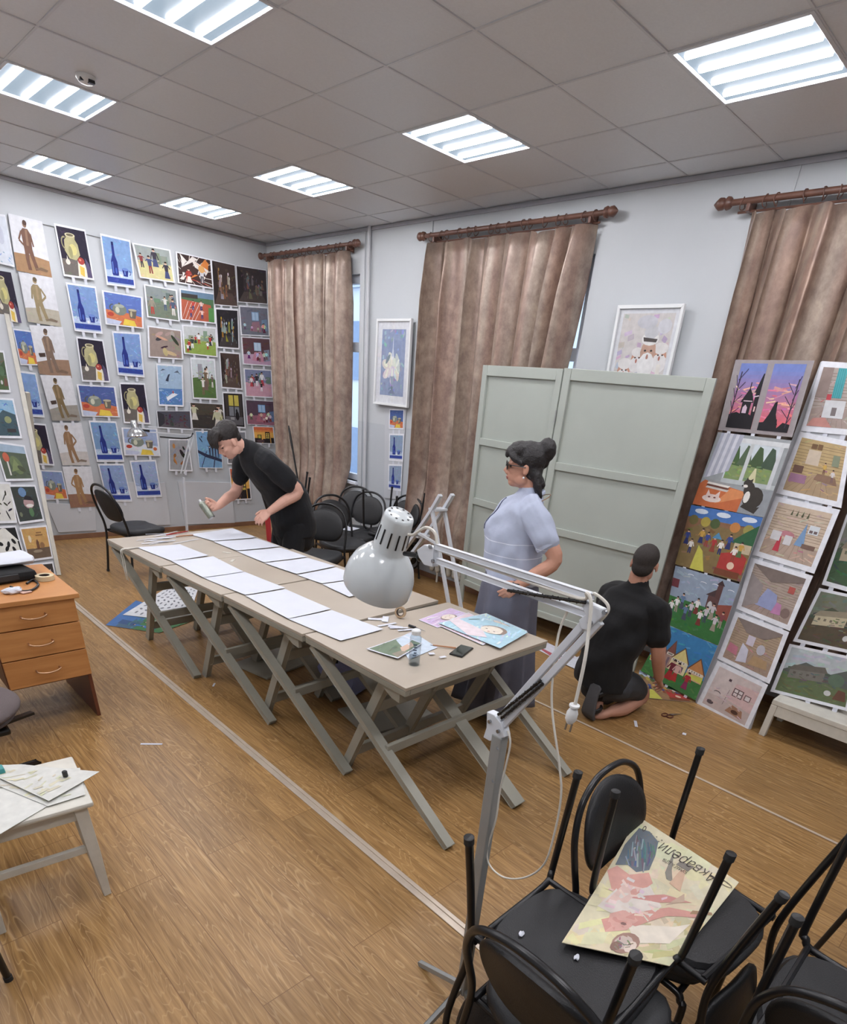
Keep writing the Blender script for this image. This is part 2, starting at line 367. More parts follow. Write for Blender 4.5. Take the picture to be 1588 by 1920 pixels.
# heating pipes and flat wall seams
bm = NB(); tube(bm, [(XW-.03, 2.71, 0), (XW-.03, 2.71, H)], .017, 10); obj_ = struct('trim_4', bm, mat('painted_pipe', (196, 198, 202), 0.4), None, True)
bm = NB(); b2(bm, XW-.012, XW, 1.82, 1.845, 1.2, H-.03, .002); b2(bm, XW-.008, XW, -1.30, -1.315, 2.2, H-.03, .002); b2(bm, XW-.012, XW, 2.80, 2.86, .0, H-.03, .002); struct('trim_5', bm, MW)
# metal strips over the floor joints
MST = mat('floor_strip_metal', (204, 190, 174), 0.35, metal=0.5, var=0.08)
bm = NB()
for dx in (-.016, .016): b2(bm, -.760+dx-.0095, -.760+dx+.0095, Y0, 4.66, 0, .006, .002)
b2(bm, -.760-.006, -.760+.006, Y0, 4.66, 0, .001); struct('trim_6', bm, MST)
bm = NB(); b2(bm, 1.145, 1.163, Y0, 4.66, 0, .005, .002); struct('trim_7', bm, MST)

# ---- lamps in the ceiling
M['tube'] = mat('led_tube_light', (255, 255, 255), 0.4, emis=((249, 248, 253), TUBE_POWER))
M['diffuser'] = mat('prismatic_diffuser', (34, 37, 40), 0.6, spec=0.1, emis=((196, 218, 238), DIFF_POWER))
LL = {(-0.6, 0.0): 'square ceiling light panel cut off by the top edge of the photo',
      (1.2, -1.8): 'largest square ceiling light panel, at the upper right above the third curtain',
      (1.2, 0.0): 'square ceiling light panel nearest the middle of the ceiling, left of the largest panel',
      (1.2, 1.8): 'square ceiling light panel above the bending boy, between two others of its row',
      (1.2, 3.6): 'smallest ceiling light panel, near the far corner above the dark paintings',
      (-0.6, 1.8): 'square ceiling light panel at the left edge of the photo beside the smoke detector',
      (0.0, 3.6): 'small ceiling light panel close to the painting wall at the left'}
for (x, y) in LAMPS:
    lb = LL.get((x, y), 'square ceiling light panel behind the photographer')
    t = thing('ceiling_light', lb, 'ceiling light', (x+.3, y+.3, H+.03), 'square light panels in the ceiling')
    bm = NB(); e = .018
    for (a, b, c_, d) in ((0, .6, 0, e), (0, .6, .6-e, .6), (0, e, e, .6-e), (.6-e, .6, e, .6-e)): b2(bm, x+a, x+b, y+c_, y+d, H-.005, H+.03, .001)
    b2(bm, x+.004, x+.596, y+.004, y+.596, H+.062, H+.068); obj('housing', bm, M['white_metal'], t)
    bm = NB(); b2(bm, x+e, x+.6-e, y+e, y+.6-e, H+.008, H+.012); obj('diffuser', bm, M['diffuser'], t)
    for k in range(4):
        bm = NB(); xx = x+.09+k*.14
        tube(bm, [(xx, y+.04, H+.004), (xx, y+.56, H+.004)], .016, 10, flat=.4)
        obj('light_tube', bm, M['tube'], t, True)
t = thing('smoke_detector', 'small white smoke detector on the ceiling beside the left light panel', 'smoke detector', (-.26, 1.60, H))
bm = NB(); lathe(bm, (-.26, 1.60, H), (0, 0, -1), [(0, .05), (.014, .05), (.03, .036), (.034, .012), (.034, 0)], 24); obj('housing', bm, M['bright_white'], t, True)
for a in ((-.30, -.282, 1.57, 1.60, H-.03, H-.018), (-.262, -.23, 1.55, 1.575, H-.034, H-.02)):
    bm = NB(); b2(bm, *a); obj('vent', bm, M['black_plastic'], t)

# ---- outside: facade across the street
MFa = mat('pale_facade', (196, 206, 220), 0.8, var=0.04, scale=1)
t = thing('building', 'pale building across the street seen through the gap beside the curtain', 'building', (13, 9, -3))
bm = NB(); b2(bm, 13, 14, -2, 24, -3, 4.6); obj('wall', bm, MFa, t)
bm = NB(); b2(bm, 12.8, 14.1, -2.2, 24.2, 4.6, 4.9); obj('cornice', bm, mat('pale_cornice', (170, 182, 200), 0.8), t)
MWn = mat('far_window', (110, 134, 168), 0.2)
for j in range(9):
    for z in (-1.2, 2.0):
        bm = NB(); b2(bm, 12.93, 13.0, -.6+j*2.7, .7+j*2.7, z, z+1.7); obj('window', bm, MWn, t)
bm = NB(); b2(bm, XW+.4, 40, -30, 40, -3.2, -3.0); struct('ground', bm, mat('asphalt', (130, 134, 140), 0.9))
# ================================================================== children's paintings
# A picture is a list of coloured polygons in unit coordinates (0..1 right, 0..1 up), later ones on top.
def Pg(pts, c): return (pts, c)
def Rc(x0, y0, x1, y1, c): return ([(x0, y0), (x1, y0), (x1, y1), (x0, y1)], c)
def El(cx, cy, rx, ry, c, n=12, a=0.0):
    return ([(cx+rx*math.cos(2*PI*k/n)*math.cos(a)-ry*math.sin(2*PI*k/n)*math.sin(a), cy+rx*math.cos(2*PI*k/n)*math.sin(a)+ry*math.sin(2*PI*k/n)*math.cos(a)) for k in range(n)], c)
def Ln(x0, y0, x1, y1, w, c):
    dx, dy = x1-x0, y1-y0; l = math.hypot(dx, dy) or 1; nx, ny = -dy/l*w/2, dx/l*w/2
    return ([(x0+nx, y0+ny), (x1+nx, y1+ny), (x1-nx, y1-ny), (x0-nx, y0-ny)], c)
def Ar(cx, cy, rx, ry, w, c, a0=0, a1=2*PI, n=12):
    o = [(cx+rx*math.cos(a0+(a1-a0)*k/n), cy+ry*math.sin(a0+(a1-a0)*k/n)) for k in range(n+1)]
    i = [(cx+(rx-w)*math.cos(a0+(a1-a0)*k/n), cy+(ry-w)*math.sin(a0+(a1-a0)*k/n)) for k in range(n+1)]
    return [([o[k], o[k+1], i[k+1], i[k]], c) for k in range(n)]
def mixc(a, b, t): return tuple(a[k]*(1-t)+b[k]*t for k in range(3))
def jit(rng, c, d): return tuple(max(0, min(255, v+rng.uniform(-d, d))) for v in c)
def strokes(rng, x0, y0, x1, y1, c, n, d=22, L=.14, W=.025, ang=None):
    out = []
    for _ in range(n):
        a = rng.uniform(-.6, .6) if ang is None else ang+rng.uniform(-.2, .2)
        l = L*rng.uniform(.4, 1); x = rng.uniform(x0, x1); y = rng.uniform(y0, y1); dx, dy = math.cos(a)*l/2, math.sin(a)*l/2
        q = Ln(max(x0, min(x1, x-dx)), max(y0, min(y1, y-dy)), max(x0, min(x1, x+dx)), max(y0, min(y1, y+dy)), W*rng.uniform(.5, 1.3), jit(rng, c, d))
        out.append((
            [(max(x0, min(x1, px)), max(y0, min(y1, py))) for px, py in q[0]], q[1]))
    return out
def man(x, y, h, cb, cl=(60, 50, 50), cs=(214, 168, 140), ch=(50, 36, 30), skirt=False, arms=0.0):
    o = []
    if skirt: o.append(Pg([(x-.16*h, y), (x+.16*h, y), (x+.06*h, y+.55*h), (x-.06*h, y+.55*h)], cl))
    else: o += [Pg([(x-.1*h, y), (x-.03*h, y), (x+.01*h, y+.45*h), (x-.08*h, y+.45*h)], cl), Pg([(x+.03*h, y), (x+.1*h, y), (x+.08*h, y+.45*h), (x, y+.45*h)], cl)]
    o.append(Pg([(x-.09*h, y+.42*h), (x+.09*h, y+.42*h), (x+.12*h, y+.8*h), (x-.12*h, y+.8*h)], cb))
    o.append(Ln(x-.11*h, y+.77*h, x-.2*h, y+(.5+arms)*h, .05*h, cb)); o.append(Ln(x+.11*h, y+.77*h, x+.2*h, y+(.5+arms)*h, .05*h, cb))
    o.append(El(x, y+.89*h, .07*h, .085*h, cs, 8)); o.append(Pg([(x-.08*h, y+.9*h), (x+.08*h, y+.9*h), (x+.05*h, y+h), (x-.05*h, y+h)], ch))
    return o
def a_bottle(s, bgc=(100, 142, 208), tilt=0.0, cup=True):
    bgc = mixc(bgc, (156, 186, 222), .45); g = random.Random(s); o = [Rc(0, 0, 1, 1, bgc)]
    o += strokes(g, 0, .3, 1, 1, mixc(bgc, (150, 185, 235), .2), 34, 24)
    o.append(Rc(0, .0, 1, .3, mixc(bgc, (205, 218, 240), .62))); o += strokes(g, 0, .16, 1, .32, (190, 205, 232), 10, 18)
    o.append(Rc(0, .03, 1, .15, (38, 62, 165))); o += strokes(g, 0, .03, 1, .15, (44, 74, 180), 8, 16)
    x = .34; b = (28, 44, 140)
    o.append(Pg([(x-.12, .22), (x-.1, .19), (x+.1, .19), (x+.125, .23), (x+.115, .5), (x+.05, .63), (x+.042, .88), (x-.04, .88), (x-.045, .64), (x-.12, .5)], b))
    o.append(Pg([(x-.085, .24), (x-.05, .24), (x-.05, .5), (x-.085, .48)], (84, 120, 215))); o.append(Rc(x-.04, .85, x+.04, .92, (20, 30, 105))); o.append(El(x+.04, .3, .035, .07, (60, 92, 200)))
    if cup:
        o.append(Pg([(.6, .36), (.64, .2), (.8, .2), (.84, .36)], b)); o.append(El(.72, .36, .12, .035, (96, 130, 210))); o += Ar(.86, .29, .07, .06, .022, b, -1.4, 1.4, 6)
        o.append(El(.55, .2, .05, .035, (226, 226, 232))); o.append(El(.7, .28, .02, .05, (100, 140, 225)))
    return o
def a_jug(s, bgc=(34, 26, 48)):
    g = random.Random(s); o = [Rc(0, 0, 1, 1, bgc)]; o += strokes(g, 0, .3, 1, 1, mixc(bgc, (70, 56, 90), .3), 16, 10)
    o.append(Pg([(0, 0), (1, 0), (1, .2), (.6, .36), (0, .34)], (104, 96, 90))); o += strokes(g, 0, 0, .5, .3, (110, 100, 92), 10, 14)
    j = (176, 168, 116); o.append(Pg([(.2, .74), (.16, .52), (.28, .36), (.52, .34), (.68, .46), (.66, .68), (.58, .78), (.6, .85), (.26, .86), (.28, .8)], j))
    o.append(El(.43, .86, .18, .045, (206, 198, 156))); o.append(El(.43, .86, .13, .028, (110, 100, 70))); o += Ar(.2, .68, .12, .14, .035, (150, 142, 100), 1.2, 4.6, 8)
    o.append(El(.46, .56, .14, .12, (206, 196, 112))); o.append(El(.36, .5, .07, .13, (150, 146, 96)))
    o.append(Pg([(.5, 0), (.86, .0), (.8, .3), (.56, .34)], (226, 218, 196))); o.append(Pg([(.58, .05), (.72, .0), (.76, .2), (.6, .24)], (226, 184, 62))); o.append(Pg([(.82, .0), (1, .0), (.96, .3), (.84, .42)], (84, 74, 112)))
    o.append(El(.68, .34, .12, .08, (176, 52, 44))); o.append(El(.65, .36, .04, .025, (226, 130, 100))); o.append(El(.2, .28, .08, .06, (222, 214, 198))); o.append(Pg([(.17, .32), (.23, .32), (.2, .42)], (222, 214, 198)))
    return o
def a_pots(s, bgc=(52, 92, 190), light=False):
    bgc = mixc(bgc, (140, 166, 206), .25); g = random.Random(s); o = [Rc(0, 0, 1, 1, bgc)]; o += strokes(g, 0, .35, 1, 1, mixc(bgc, (120, 160, 225), .3), 28, 26)
    o.append(Pg([(0, 0), (1, 0), (1, .34), (.6, .42), (0, .46)], (214, 108, 62) if not light else (206, 214, 226))); o += strokes(g, 0, .1, 1, .36, (222, 124, 70) if not light else (214, 216, 220), 16, 26)
    p = (118, 128, 116); o.append(El(.38, .5, .2, .19, p)); o.append(El(.38, .62, .14, .06, (160, 166, 150))); o.append(El(.38, .7, .03, .03, (90, 92, 84))); o.append(El(.32, .48, .06, .1, (196, 198, 172))); o += Ar(.2, .54, .1, .12, .03, (84, 88, 80), 1.4, 4.8, 7)
    o.append(Pg([(.62, .54), (.66, .26), (.82, .26), (.86, .54)], (104, 96, 84))); o.append(El(.74, .54, .12, .04, (176, 168, 140))); o.append(El(.7, .4, .03, .1, (186, 172, 130)))
    o.append(Pg([(.44, .0), (.84, .0), (.78, .18), (.5, .22)], (232, 196, 48))); o.append(Pg([(.0, .0), (.34, .0), (.42, .12), (0, .18)], (186, 196, 226))); o.append(El(.9, .24, .06, .07, (214, 100, 48))); o.append(El(.12, .32, .09, .07, (196, 60, 44)))
    return o
def a_figure(s, body=(104, 74, 56), ground=(176, 132, 88), v=0):
    body = mixc(body, (190, 150, 110), .22); g = random.Random(s); o = [Rc(0, 0, 1, 1, (214, 216, 222)), Pg([(0, 0), (1, 0), (1, .3+.03*v), (.5, .34), (0, .33-.04*v)], ground)]; o += strokes(g, 0, .02, 1, .26, ground, 8, 12)
    x = .42; lt = mixc(body, (200, 160, 120), .35)
    o.append(Pg([(x-.10, .46), (x+.13, .46), (x+.17, .28), (x+.24, .09), (x+.14, .07), (x+.07, .26), (x+.02, .37), (x+.0, .24), (x+.03, .06), (x-.07, .06), (x-.10, .26)], body))
    o.append(Pg([(x-.13, .74), (x-.06, .8), (x+.08, .8), (x+.15, .72), (x+.13, .42), (x-.1, .42)], body)); o.append(Pg([(x-.02, .5), (x+.05, .5), (x+.06, .78), (x, .78)], lt))
    o.append(El(x+.01, .875, .06, .062, lt)); o.append(El(x+.02, .9, .062, .048, mixc(body, (30, 20, 16), .4)))
    if v % 3 == 0: o += [Ln(x-.12, .74, x-.22, .58, .045, body), Ln(x-.22, .58, x-.1, .5, .04, body), Ln(x+.14, .72, x+.18, .5, .045, body)]
    elif v % 3 == 1: o += [Ln(x+.14, .73, x+.26, .58, .045, body), Ln(x+.26, .58, x+.12, .48, .045, body), Ln(x-.12, .72, x-.16, .5, .045, body)]
    else: o += [Ln(x-.12, .74, x-.08, .52, .05, lt), Ln(x+.13, .72, x+.17, .48, .045, body), Pg([(.1, .44), (.3, .46), (.3, .38), (.12, .36)], (70, 52, 44))]
    o.append(Pg([(x+.1, .1), (x+.46, .08), (x+.5, .12), (x+.3, .15)], mixc(ground, (110, 86, 66), .7)))
    return o
def a_dark(s, base=(44, 34, 32), acc=((150, 110, 70), (190, 190, 200)), n=10):
    g = random.Random(s); o = [Rc(0, 0, 1, 1, base)]; o += strokes(g, 0, 0, 1, 1, mixc(base, (100, 84, 78), .25), 18, 12, .25, .05)
    o.append(Pg([(0, 0), (1, 0), (.8, .3), (.2, .3)], mixc(base, (120, 100, 86), .3))); o.append(Pg([(.0, 1), (.2, .8), (.2, .3), (0, 0)], mixc(base, (10, 8, 10), .4)))
    for k in range(n):
        c = acc[k % len(acc)]; x = g.uniform(.15, .8); y = g.uniform(.08, .6)
        o.append(Pg([(x, y), (x+g.uniform(.04, .14), y), (x+g.uniform(.03, .1), y+g.uniform(.1, .32)), (x+.01, y+g.uniform(.1, .3))], jit(g, mixc(c, base, .3), 18)))
        o.append(El(x+.05, y+.25, .03, .04, jit(g, c, 16), 7))
    o += strokes(g, .08, .06, .92, .8, mixc(acc[0], base, .55), 22, 20, .1, .022, 1.5)
    return o
def a_window_night(s):
    o = [Rc(0, 0, 1, 1, (30, 26, 30)), Rc(.25, .32, .78, .95, (196, 178, 60)), Rc(.25, .32, .78, .6, (116, 122, 132)), Rc(.49, .32, .54, .95, (30, 26, 28)), Rc(.2, .6, .82, .63, (50, 44, 44)),
         Rc(.05, .05, .95, .3, (92, 90, 96)), El(.66, .33, .1, .14, (18, 16, 18)), El(.64, .48, .05, .055, (18, 16, 18)), Pg([(.6, .5), (.63, .56), (.64, .5)], (18, 16, 18)), Rc(.3, .2, .5, .28, (150, 150, 150)), Pg([(.08, .3), (.2, .3), (.22, .98), (.05, .98)], (58, 50, 48)), Pg([(.82, .3), (.92, .3), (.95, .98), (.8, .98)], (58, 50, 48))]
    return o
def a_room(s, wallc=(96, 60, 70), acc=(120, 170, 220), fl=(126, 80, 90), n=6):
    g = random.Random(s); o = [Rc(0, 0, 1, 1, wallc)]; o += strokes(g, 0, .35, 1, 1, wallc, 14, 16, .25, .05)
    o.append(Pg([(0, 0), (1, 0), (1, .3), (.7, .42), (0, .36)], fl)); o += strokes(g, 0, 0, 1, .3, fl, 10, 20)
    o.append(Rc(.4, .52, .66, .84, acc)); o.append(Rc(.42, .54, .64, .82, mixc(acc, (240, 245, 255), .4))); o.append(Rc(.52, .54, .54, .82, acc))
    o.append(Pg([(.3, .14), (.74, .1), (.66, .5), (.4, .46)], mixc(fl, (220, 100, 120), .4))); o.append(Pg([(.74, .12), (.96, .16), (.96, .6), (.76, .56)], mixc(acc, wallc, .4)))
    for k in range(n): o += man(g.uniform(.12, .88), g.uniform(.05, .22), g.uniform(.22, .4), jit(g, (200, 190, 200), 55), jit(g, (110, 60, 80), 40), skirt=k % 2 == 0)
    return o
def a_people(s, sky=(150, 160, 160), gr=(96, 140, 60), pal=((180, 40, 40), (40, 70, 160), (230, 230, 230), (40, 40, 40), (220, 150, 60)), n=8, h=(.25, .4), back=True):
    g = random.Random(s); o = [Rc(0, 0, 1, 1, sky)]; o += strokes(g, 0, .5, 1, 1, sky, 14, 16)
    o.append(Pg([(0, 0), (1, 0), (1, .5), (.5, .56), (0, .52)], gr)); o += strokes(g, 0, 0, 1, .5, gr, 26, 20)
    if back:
        for k in range(4): x = g.uniform(0, .8); o.append(Rc(x, .5, x+g.uniform(.08, .22), g.uniform(.62, .9), jit(g, mixc(sky, (70, 80, 80), .45), 22)))
    o += strokes(g, 0, .45, 1, .7, mixc(sky, gr, .5), 16, 22, .12, .03)
    pts = sorted([(g.uniform(.08, .92), g.uniform(.04, .42)) for _ in range(n)], key=lambda q: -q[1])
    for k, (x, y) in enumerate(pts): o += man(x, y, g.uniform(*h), pal[k % len(pal)], pal[(k+2) % len(pal)], skirt=k % 3 == 0, arms=g.uniform(-.1, .35))
    return o
def a_sea(s):
    g = random.Random(s); o = [Rc(0, 0, 1, 1, (150, 182, 214)), Rc(0, 0, 1, .42, (76, 128, 196))]; o += strokes(g, 0, 0, 1, .42, (120, 165, 220), 34, 34)
    o += strokes(g, 0, .5, 1, 1, (166, 194, 220), 14, 12); o.append(Pg([(.3, .62), (.42, .78), (.5, .8), (.44, .7), (.42, .6)], (46, 58, 84))); o.append(Pg([(.66, .84), (.82, .9), (.94, .8), (.84, .84)], (90, 104, 128))); o.append(Pg([(.1, .86), (.2, .92), (.32, .9), (.2, .88)], (80, 92, 112)))
    o.append(Pg([(.35, .1), (.8, .28), (.6, .32), (.3, .18)], (226, 234, 244))); o.append(El(.6, .33, .03, .04, (196, 60, 50)))
    return o
def a_abstract(s, bgc=(150, 130, 120), fg=((52, 46, 52), (200, 160, 120), (176, 150, 136)), n=9):
    g = random.Random(s); o = [Rc(0, 0, 1, 1, bgc)]; o += strokes(g, 0, 0, 1, 1, bgc, 16, 16, .3, .06)
    for k in range(n):
        x, y, a = g.uniform(.15, .85), g.uniform(.15, .85), g.uniform(0, 3); o.append(El(x, y, g.uniform(.06, .22), g.uniform(.03, .09), jit(g, fg[k % len(fg)], 14), 12, a))
    return o
def a_carnival(s):
    g = random.Random(s); o = [Rc(0, 0, 1, 1, (58, 36, 34))]
    for k in range(22): a = k*.29; o.append(Ln(.25, .3, .25+math.cos(a), .3+math.sin(a), .022, (214, 208, 196)))
    o = [( [(max(0, min(1, x)), max(0, min(1, y))) for x, y in q], c) for q, c in o]
    for k in range(16): o.append(Pg([(g.uniform(0, 1), g.uniform(0, 1)) for _ in range(3)], g.choice([(222, 120, 40), (222, 214, 206), (64, 40, 36), (196, 60, 36)])))
    o += man(.7, .1, .6, (200, 200, 206), (90, 90, 100)); o.append(El(.7, .6, .1, .13, (226, 160, 80))); o += man(.3, .05, .5, (176, 50, 40), (230, 220, 210), skirt=True)
    return o
def a_track(s):
    g = random.Random(s); o = [Rc(0, 0, 1, 1, (70, 110, 70)), Pg([(0, 0), (1, .0), (.9, .6), (.0, .7)], (190, 84, 54)), Rc(0, .8, 1, 1, (96, 130, 160)), Rc(0, .76, .5, .9, (60, 54, 50))]
    for k in range(5): o.append(Ln(.1*k, 0, .2+.12*k, .64, .012, (226, 220, 210)))
    for x, y in ((.28, .1), (.62, .08), (.35, .36), (.6, .38)): o += man(x, y, .34, (206, 60, 50) if x < .5 else (230, 190, 180), (40, 60, 120), arms=.2)
    o.append(Rc(.82, .0, 1, .5, (74, 140, 66))); return o
def a_sunsetcity(s):
    g = random.Random(s); o = [Rc(0, 0, 1, 1, (236, 170, 60)), Rc(0, .8, 1, 1, (222, 96, 52)), Rc(0, .68, 1, .8, (232, 130, 50))]; o += strokes(g, 0, .4, 1, 1, (236, 160, 60), 14, 26)
    for x0, x1, y in ((0, .16, .3), (.16, .36, .52), (.42, .56, .26), (.56, .8, .7), (.84, 1, .34)): o.append(Rc(x0, 0, x1, y, (36, 30, 32)))
    for k in range(3):
        for j in range(2): o.append(Rc(.6+.09*j, .3+.12*k, .66+.09*j, .38+.12*k, (240, 206, 70)))
    for k in range(3): o.append(Rc(.19, .3+.07*k, .32, .34+.07*k, (236, 226, 70)))
    o.append(El(.3, .12, .2, .1, (86, 60, 66))); return o
def a_bridge(s):
    g = random.Random(s); o = [Rc(0, 0, 1, 1, (106, 160, 208))]; o += strokes(g, 0, 0, 1, 1, (128, 178, 220), 26, 26); o.append(Pg([(0, .5), (.3, .4), (1, .24), (1, .16), (.3, .3), (0, .42)], (40, 46, 76)))
    for x in (.5, .62, .74, .86): o += man(x, .28, .34, (52, 56, 84), (44, 48, 74), arms=.5)
    o += [Ln(.1, .0, .36, .46, .03, (50, 60, 100)), Ln(.62, 0, .7, .3, .04, (60, 56, 90)), El(.16, .78, .1, .02, (40, 46, 76), 8, -.8), El(.2, .86, .03, .03, (60, 70, 100), 8)]
    return o
def a_castle(s, c1=(66, 88, 70)):
    g = random.Random(s); o = [Rc(0, 0, 1, 1, (130, 176, 210)), Pg([(0, 0), (1, 0), (1, .6), (.6, .72), (.3, .5), (0, .6)], c1)]; o += strokes(g, 0, 0, 1, .55, c1, 26, 26)
    o += strokes(g, 0, .7, 1, 1, (80, 130, 190), 12, 30); o.append(Pg([(0, .7), (.16, .94), (.4, .9), (.3, .6)], (70, 140, 110))); o.append(El(.22, .3, .1, .14, (186, 96, 80))); o.append(El(.7, .45, .12, .1, (140, 150, 96))); o.append(Rc(.6, .1, .9, .2, (54, 48, 52)))
    return o
def a_dragon(s):
    g = random.Random(s); o = [Rc(0, 0, 1, 1, (80, 94, 74)), Rc(0, .78, 1, 1, (150, 176, 200))]; o += strokes(g, 0, 0, 1, .75, (72, 90, 66), 22, 18)
    o += [El(.55, .4, .2, .3, (100, 118, 74), 12, .5), El(.22, .62, .12, .14, (206, 90, 60)), Pg([(.3, .2), (.5, .6), (.7, .3)], (122, 140, 84)), El(.7, .3, .16, .08, (74, 84, 60), 12, -.5), Rc(.2, .1, .26, .5, (206, 206, 196))]
    return o
def a_catmask(s):
    g = random.Random(s); o = [Rc(0, 0, 1, 1, (52, 60, 56))]; o += strokes(g, 0, 0, 1, 1, (58, 68, 60), 20, 12, .25, .05)
    o += [El(.42, .84, .16, .14, (96, 136, 186)), El(.58, .52, .22, .17, (176, 140, 140)), Pg([(.4, .62), (.8, .58), (.72, .7), (.5, .74)], (34, 30, 36)), El(.6, .44, .16, .05, (226, 220, 214)), El(.6, .24, .1, .14, (76, 120, 74)), El(.14, .2, .06, .07, (110, 120, 90))]
    return o
def a_stage(s):
    o = [Rc(0, 0, 1, 1, (224, 224, 216)), Pg([(0, .62), (.4, .98), (.5, 1), (0, 1)], (16, 16, 18)), Pg([(1, .6), (.6, .98), (.5, 1), (1, 1)], (16, 16, 18)), Rc(0, .0, 1, .08, (16, 16, 18)), Rc(.94, .08, 1, .6, (16, 16, 18))]
    for x, y in ((.25, .55), (.45, .4), (.55, .52), (.72, .36), (.78, .6), (.36, .24)): o.append(El(x, y, .06, .1, (18, 18, 20), 9, x*5))
    return o
def a_ink(s):
    g = random.Random(s); o = [Rc(0, 0, 1, 1, (214, 214, 208))]
    for k in range(16): o.append(El(g.uniform(.1, .9), g.uniform(.08, .9), g.uniform(.04, .16), g.uniform(.015, .04), jit(g, (40, 40, 42), 20), 9, g.uniform(0, 3)))
    return o
def a_still(s):
    g = random.Random(s); o = [Rc(0, 0, 1, 1, (202, 150, 74)), Rc(0, 0, 1, .34, (106, 84, 64))]; o += strokes(g, 0, .3, 1, 1, (212, 164, 86), 22, 18)
    o += [Pg([(.46, .3), (.58, .3), (.58, .52), (.54, .62), (.5, .62), (.46, .5)], (110, 66, 40)), El(.7, .42, .1, .1, (150, 104, 60)), El(.24, .66, .06, .12, (226, 206, 170)), Rc(.5, .74, .8, .78, (140, 96, 50)), Rc(.54, .82, .76, .86, (140, 96, 50)), El(.46, .24, .2, .05, (150, 130, 104))]
    return o
def a_roses(s):
    g = random.Random(s); o = [Rc(0, 0, 1, 1, (136, 152, 190))]; o += strokes(g, 0, 0, 1, 1, (150, 164, 200), 50, 34, .12, .05)
    for k in range(16): a = k*1.1; r = .05+.018*k; x, y = .5+r*math.cos(a), .44+.42*r*math.sin(a); o.append(El(x, y, .17, .075, jit(g, (214, 218, 214), 16), 10, a*.4)); o.append(El(x, y, .09, .036, jit(g, (232, 230, 214), 10), 9, a))
    o += [Pg([(.47, .56), (.5, .9), (.53, .56)], (226, 230, 236)), Pg([(.44, .6), (.5, .78), (.56, .6)], (200, 210, 226)), Ln(.5, .3, .52, .08, .03, (110, 120, 130)), Pg([(.42, .3), (.6, .3), (.54, .16), (.48, .16)], (150, 166, 186)), Pg([(.36, .03), (.66, .03), (.56, .1), (.48, .1)], (120, 136, 166)), El(.3, .56, .12, .04, (120, 140, 150), 8, .6)]
    return o
def a_elders(s):
    g = random.Random(s); o = [Rc(0, 0, 1, 1, (206, 200, 196))]; o += strokes(g, 0, 0, 1, 1, (196, 184, 188), 50, 26, .16, .06)
    for x, y, r in ((.2, .3, .13), (.42, .46, .11), (.86, .5, .13)):
        o += [El(x, y, r, r*.8, (204, 140, 110)), El(x, y+r*.7, r*1.1, r*.55, (222, 218, 214)), El(x, y-r*.7, r*1.2, r*.9, (224, 220, 218)), El(x-.03, y+.01, .02, .01, (60, 44, 40), 6), El(x+.05, y+.01, .02, .01, (60, 44, 40), 6), El(x, y-.03, .02, .03, (190, 104, 84), 6)]
    o += [Pg([(.38, 0), (.84, 0), (.8, .26), (.44, .26)], (70, 66, 60)), El(.62, .54, .15, .16, (196, 150, 126)), El(.62, .7, .17, .08, (228, 226, 222)), El(.62, .78, .14, .08, (196, 196, 200)), El(.62, .38, .16, .16, (230, 228, 226)), Pg([(.48, .72), (.76, .7), (.74, .66), (.5, .67)], (70, 60, 56)), El(.56, .56, .025, .014, (50, 40, 36), 6), El(.68, .56, .025, .014, (50, 40, 36), 6), El(.62, .48, .024, .04, (180, 116, 96), 6), El(.5, .9, .2, .08, (196, 196, 204)), El(.85, .85, .13, .09, (206, 206, 212)), Rc(.84, .1, .92, .4, (226, 220, 210)), El(.62, .44, .07, .018, (232, 230, 228))]
    return o
def a_sunset_church(s):
    g = random.Random(s); o = [Rc(0, 0, 1, 1, (150, 140, 142))]
    for (x0, x1) in ((.1, .455), (.54, .93)):
        for k in range(18):
            t = k/17; c = mixc((232, 92, 104), (104, 124, 200), min(1, max(0, (t-.1)*1.2))); o.append(Rc(x0, .05+.9*k/18, x1, .05+.9*(k+1)/18+.003, c))
        o += strokes(g, x0, .2, x1, .7, (214, 120, 140), 26, 34, .14, .022); o += strokes(g, x0, .4, x1, .65, (236, 180, 150), 6, 20, .14, .015)
    b = (26, 22, 28)
    o += [Pg([(.1, .05), (.455, .05), (.455, .2), (.38, .26), (.3, .24), (.2, .28), (.1, .24)], b), Pg([(.54, .05), (.93, .05), (.93, .16), (.84, .18), (.78, .1), (.76, .22), (.66, .18), (.54, .16)], b)]
    o += [Rc(.25, .2, .37, .42, b), Pg([(.22, .42), (.4, .42), (.36, .54), (.31, .62), (.27, .53)], b), Ln(.31, .6, .31, .7, .012, b), Rc(.4, .2, .455, .6, b), Pg([(.38, .56), (.455, .56), (.455, .82), (.44, .82)], b), Pg([(.27, .27), (.33, .27), (.33, .35), (.3, .39), (.27, .35)], (206, 176, 196)), Rc(.42, .3, .44, .37, (226, 180, 176)), Ln(.38, .5, .45, .52, .015, (214, 190, 200)), Ln(.26, .44, .38, .44, .012, (214, 190, 200)), Pg([(.58, .14), (.78, .14), (.73, .28), (.71, .46), (.68, .44), (.64, .28)], b)]
    for (x, y, a) in ((.12, .24, 1.5), (.88, .16, 1.5)):
        for k in range(7): o.append(Ln(x, y+.08*k, x+(-1)**k*.07+(.03 if x < .5 else -.03), y+.1+.09*k, .009, (50, 40, 60)))
        o.append(Ln(x, y-.05, x+.02, y+.6, .014, (50, 40, 60)))
    return o
